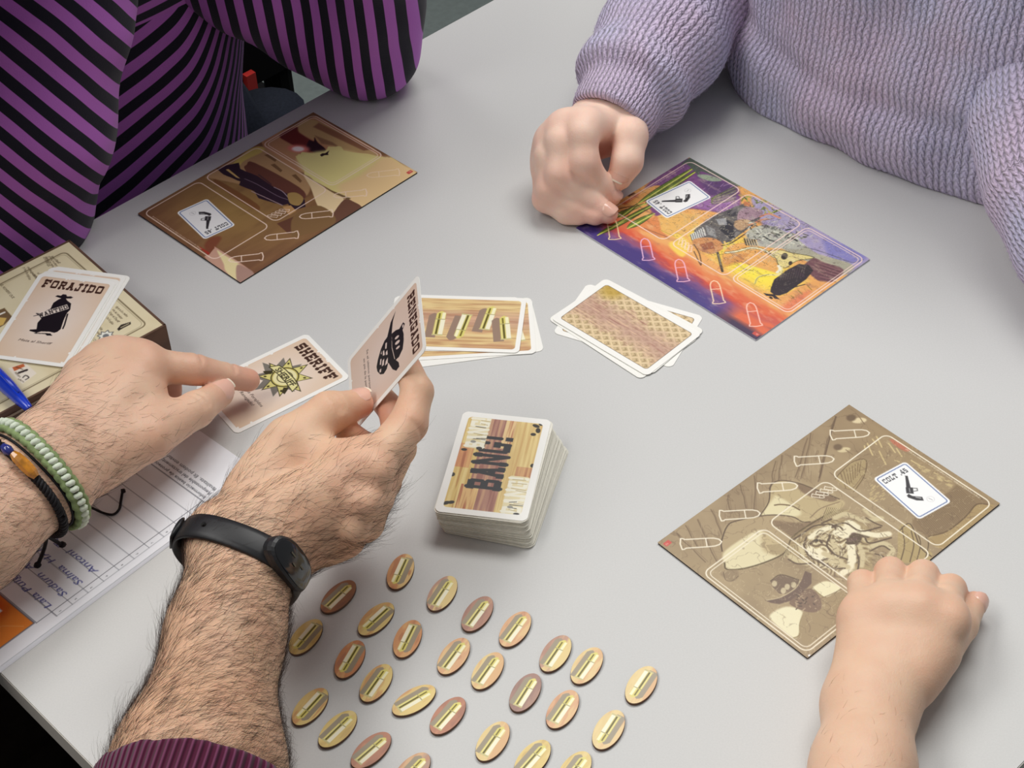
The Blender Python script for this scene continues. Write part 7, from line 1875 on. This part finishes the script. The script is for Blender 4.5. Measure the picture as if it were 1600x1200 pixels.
def man_sweater():
    V, F, nr, wr, el, fm = RH
    def cut_sleeve(A0, B0, ext, mouth, maxis, grow, h=.0024):
        Fd = Field(*bounds(A0 + B0 + ext, .1), h)
        g = lambda L: [(p, r + grow) for p, r in L]
        Fd.group(chain(g(A0)) + chain(g(B0)) + chain(ext), kin=.03)
        X = Fd.xyz((slice(None),) * 3); maxis = maxis / np.linalg.norm(maxis)
        pl = (X[0] - mouth[0]) * maxis[0] + (X[1] - mouth[1]) * maxis[1] + (X[2] - mouth[2]) * maxis[2]
        Fd.D = np.maximum(Fd.D, pl).astype(np.float32); V, F = Fd.mesh(); V = relax(V, F, 2); return V, F
    e2 = [J(205, 1430, 66, 37), J(120, 1650, 40, 44)]; e3 = [J(290, 1450, 60, 37), J(150, 1670, 40, 44)]
    elb = (e2[1][0] + e3[1][0]) / 2; sh = np.array([-.36, .33, .22])
    mouth = at(292, 1226, 78); ma = fm[0][0] / 2 + fm[1][0] / 2 - (el[0][0] + el[1][0]) / 2
    V1, F1 = cut_sleeve([fm[0], el[0], e2[0], e2[1]], [fm[1], el[1], e3[0], e3[1]], [(elb, .05), (sh, .07)], mouth, ma, .0035)
    a_, l_ = axis_uv(V1, [mouth + ma * .3, elb + (elb - mouth) * .2])
    part('sleeve', V1, F1, MT['burgundy'], man, smooth=True, attrs={'kuv': np.c_[a_, l_, a_ * 0]})
    # the other sleeve, wholly left of the picture
    s1 = [J(-200, 905, 68, 37), J(-420, 1010, 60, 44)]; s2 = [J(-190, 950, 60, 37), J(-400, 1060, 56, 44)]; m2 = at(-190, 925, 62); m2a = at(0, 830, 62) - m2
    shl = np.array([-.62, .52, .22]); e_l = (s1[1][0] + s2[1][0]) / 2
    V1, F1 = cut_sleeve([J(-70, 800, 70, 30)] + s1, [J(-50, 850, 58, 30)] + s2, [(e_l, .05), (shl, .07)], m2, m2a, .003, .004)
    a_, l_ = axis_uv(V1, [m2, e_l, shl]); part('sleeve', V1, F1, MT['burgundy'], man, smooth=True, attrs={'kuv': np.c_[a_, l_, a_ * 0]})
    B = [(np.array([-.44, .36, .16]), .13), (np.array([-.50, .36, -.12]), .13), (np.array([-.52, .36, -.34]), .14)]; S = [(sh, .07), (np.array([-.49, .40, .24]), .08), (shl, .07)]
    Fd = Field(*bounds(B + S, .17), .007); Fd.group(chain(B) + chain(S), kin=.06); V1, F1 = Fd.mesh(); V1 = relax(V1, F1, 2)
    part('sweater_body', V1, F1, MT['burgundy'], man, smooth=True, attrs={'kuv': np.c_[V1[:, 0] - V1[:, 1], V1[:, 2], V1[:, 2] * 0]})
    for k, (st_, kn_) in enumerate((((-.58, .42, -.33), at(120, 1120, -250)), ((-.46, .32, -.34), at(190, 1250, -260)))):
        md = (np.array(st_) + kn_) / 2 + np.array([0, 0, .03]); V1, F1 = tube(smooth_path([np.array(st_), md, kn_, kn_ + np.array([.02, .02, -.2]), np.array([kn_[0], kn_[1], -.70])], 6), [.09] * 13 + [.078] * 12, 18); part('trousers', V1, F1, MT['trousers'], man, smooth=True)
MT['trousers'] = mat('dark_brown_trousers', (44, 36, 30), .9, .1, noise=.2, nscale=80)
man_sweater()
# ------------------------------------------------------------------ hands and sleeve ends that continue past the picture's edge
def relaxed_fist(owner, wrist, d, up, m, base, r0=.024, s=1.0):
    d = np.asarray(d, float) / np.linalg.norm(d); up = np.asarray(up, float); up = up - d * (up @ d); up /= np.linalg.norm(up); sd = np.cross(d, up)
    P = lambda a, b, c: wrist + (d * a + sd * b + up * c) * s / 1000
    Fd = Field(wrist - .13 * s, wrist + .13 * s, .0016)
    mc = [(P(72, x, 4 - abs(x) * .12), .0115 * s) for x in (27, 9, -9, -26)]
    Fd.group(chain([(P(-40, 0, 0), r0), (P(0, 0, 0), r0 * .86)]), k=.01)
    Fd.group([c for k, q in enumerate(mc) for c in chain([(P(4, 12 - 8 * k, 0), .017 * s), q])], kin=.012, k=.014)
    for k, q in enumerate(mc):
        x = (27, 9, -9, -26)[k]; l = (1, 1.08, 1.0, .84)[k]
        Fd.group(chain([q, (P(72 + 34 * l, x, -12), .0098 * s), (P(78 + 26 * l, x * .9, -34), .0088 * s), (P(62 + 12 * l, x * .85, -40), .008 * s)]), kin=.003, k=.001, kroot=.009, root=q[0], rad=.015)
    Fd.group(chain([(P(12, 22, -8), .015 * s), (P(44, 38, -16), .0125 * s), (P(72, 36, -30), .0105 * s), (P(90, 26, -36), .0088 * s)]), kin=.003, k=.0015, kroot=.014, root=P(20, 26, -10), rad=.022)
    V, F = Fd.mesh(); V = relax(V, F, 4); return part('hand', V, F, m, owner, smooth=True, col=skin_cols(V, base, []))
w_ = at(1790, 500, 40); d_ = w_ - at(1690, 375, 48); relaxed_fist(lady, w_ + d_ / np.linalg.norm(d_) * .05, d_, (0, 0, 1), MT['skin_woman'], (248, 214, 194), .022, .92)
w_ = tb(.45, -.035, 330); p_ = at(588, -120, 180)
V, F = tube(smooth_path([p_, (p_ + w_) / 2 + E2 * .01, w_], 6), [.038, .038, .037, .036, .036, .035, .034, .034, .033, .033, .032, .031, .030], 20)
q_ = (V - p_); part('sleeve', V, F, MT['stripes'], strp, smooth=True, attrs={'stripe': V[:, 2]})
relaxed_fist(strp, w_ + np.array([0, 0, .02]), hand_d := (tb(.33, -.01, 520) - w_), E1, MT['skin_woman'], (228, 186, 160), .023, .95)
# child's short sleeve above the elbow, below the picture
def kid_sleeve():
    a, b = at(1322, 1405, 46), at(1240, 1640, 40); d = (b - a) / np.linalg.norm(b - a)
    js = [(a + d * .005, .030), (a + d * .06, .037), (a + d * .16, .05)]
    Fd = Field(*bounds(js, .07), .0026); Fd.group(chain(js), kin=.02); X = Fd.xyz((slice(None),) * 3); m0 = a + d * .002
    Fd.D = np.maximum(Fd.D, -((X[0] - m0[0]) * d[0] + (X[1] - m0[1]) * d[1] + (X[2] - m0[2]) * d[2])).astype(np.float32)
    V, F = Fd.mesh(); V = relax(V, F, 2); nr = vnormals(V, F); V = folds(V, nr, .003, 60, 41)
    part('sleeve', V, F, MT['kid_cloth'], kid, smooth=True)
MT['kid_cloth'] = mat('grey_blue_jersey', (120, 132, 150), .9, .1, bump=.3, bscale=900)
kid_sleeve()
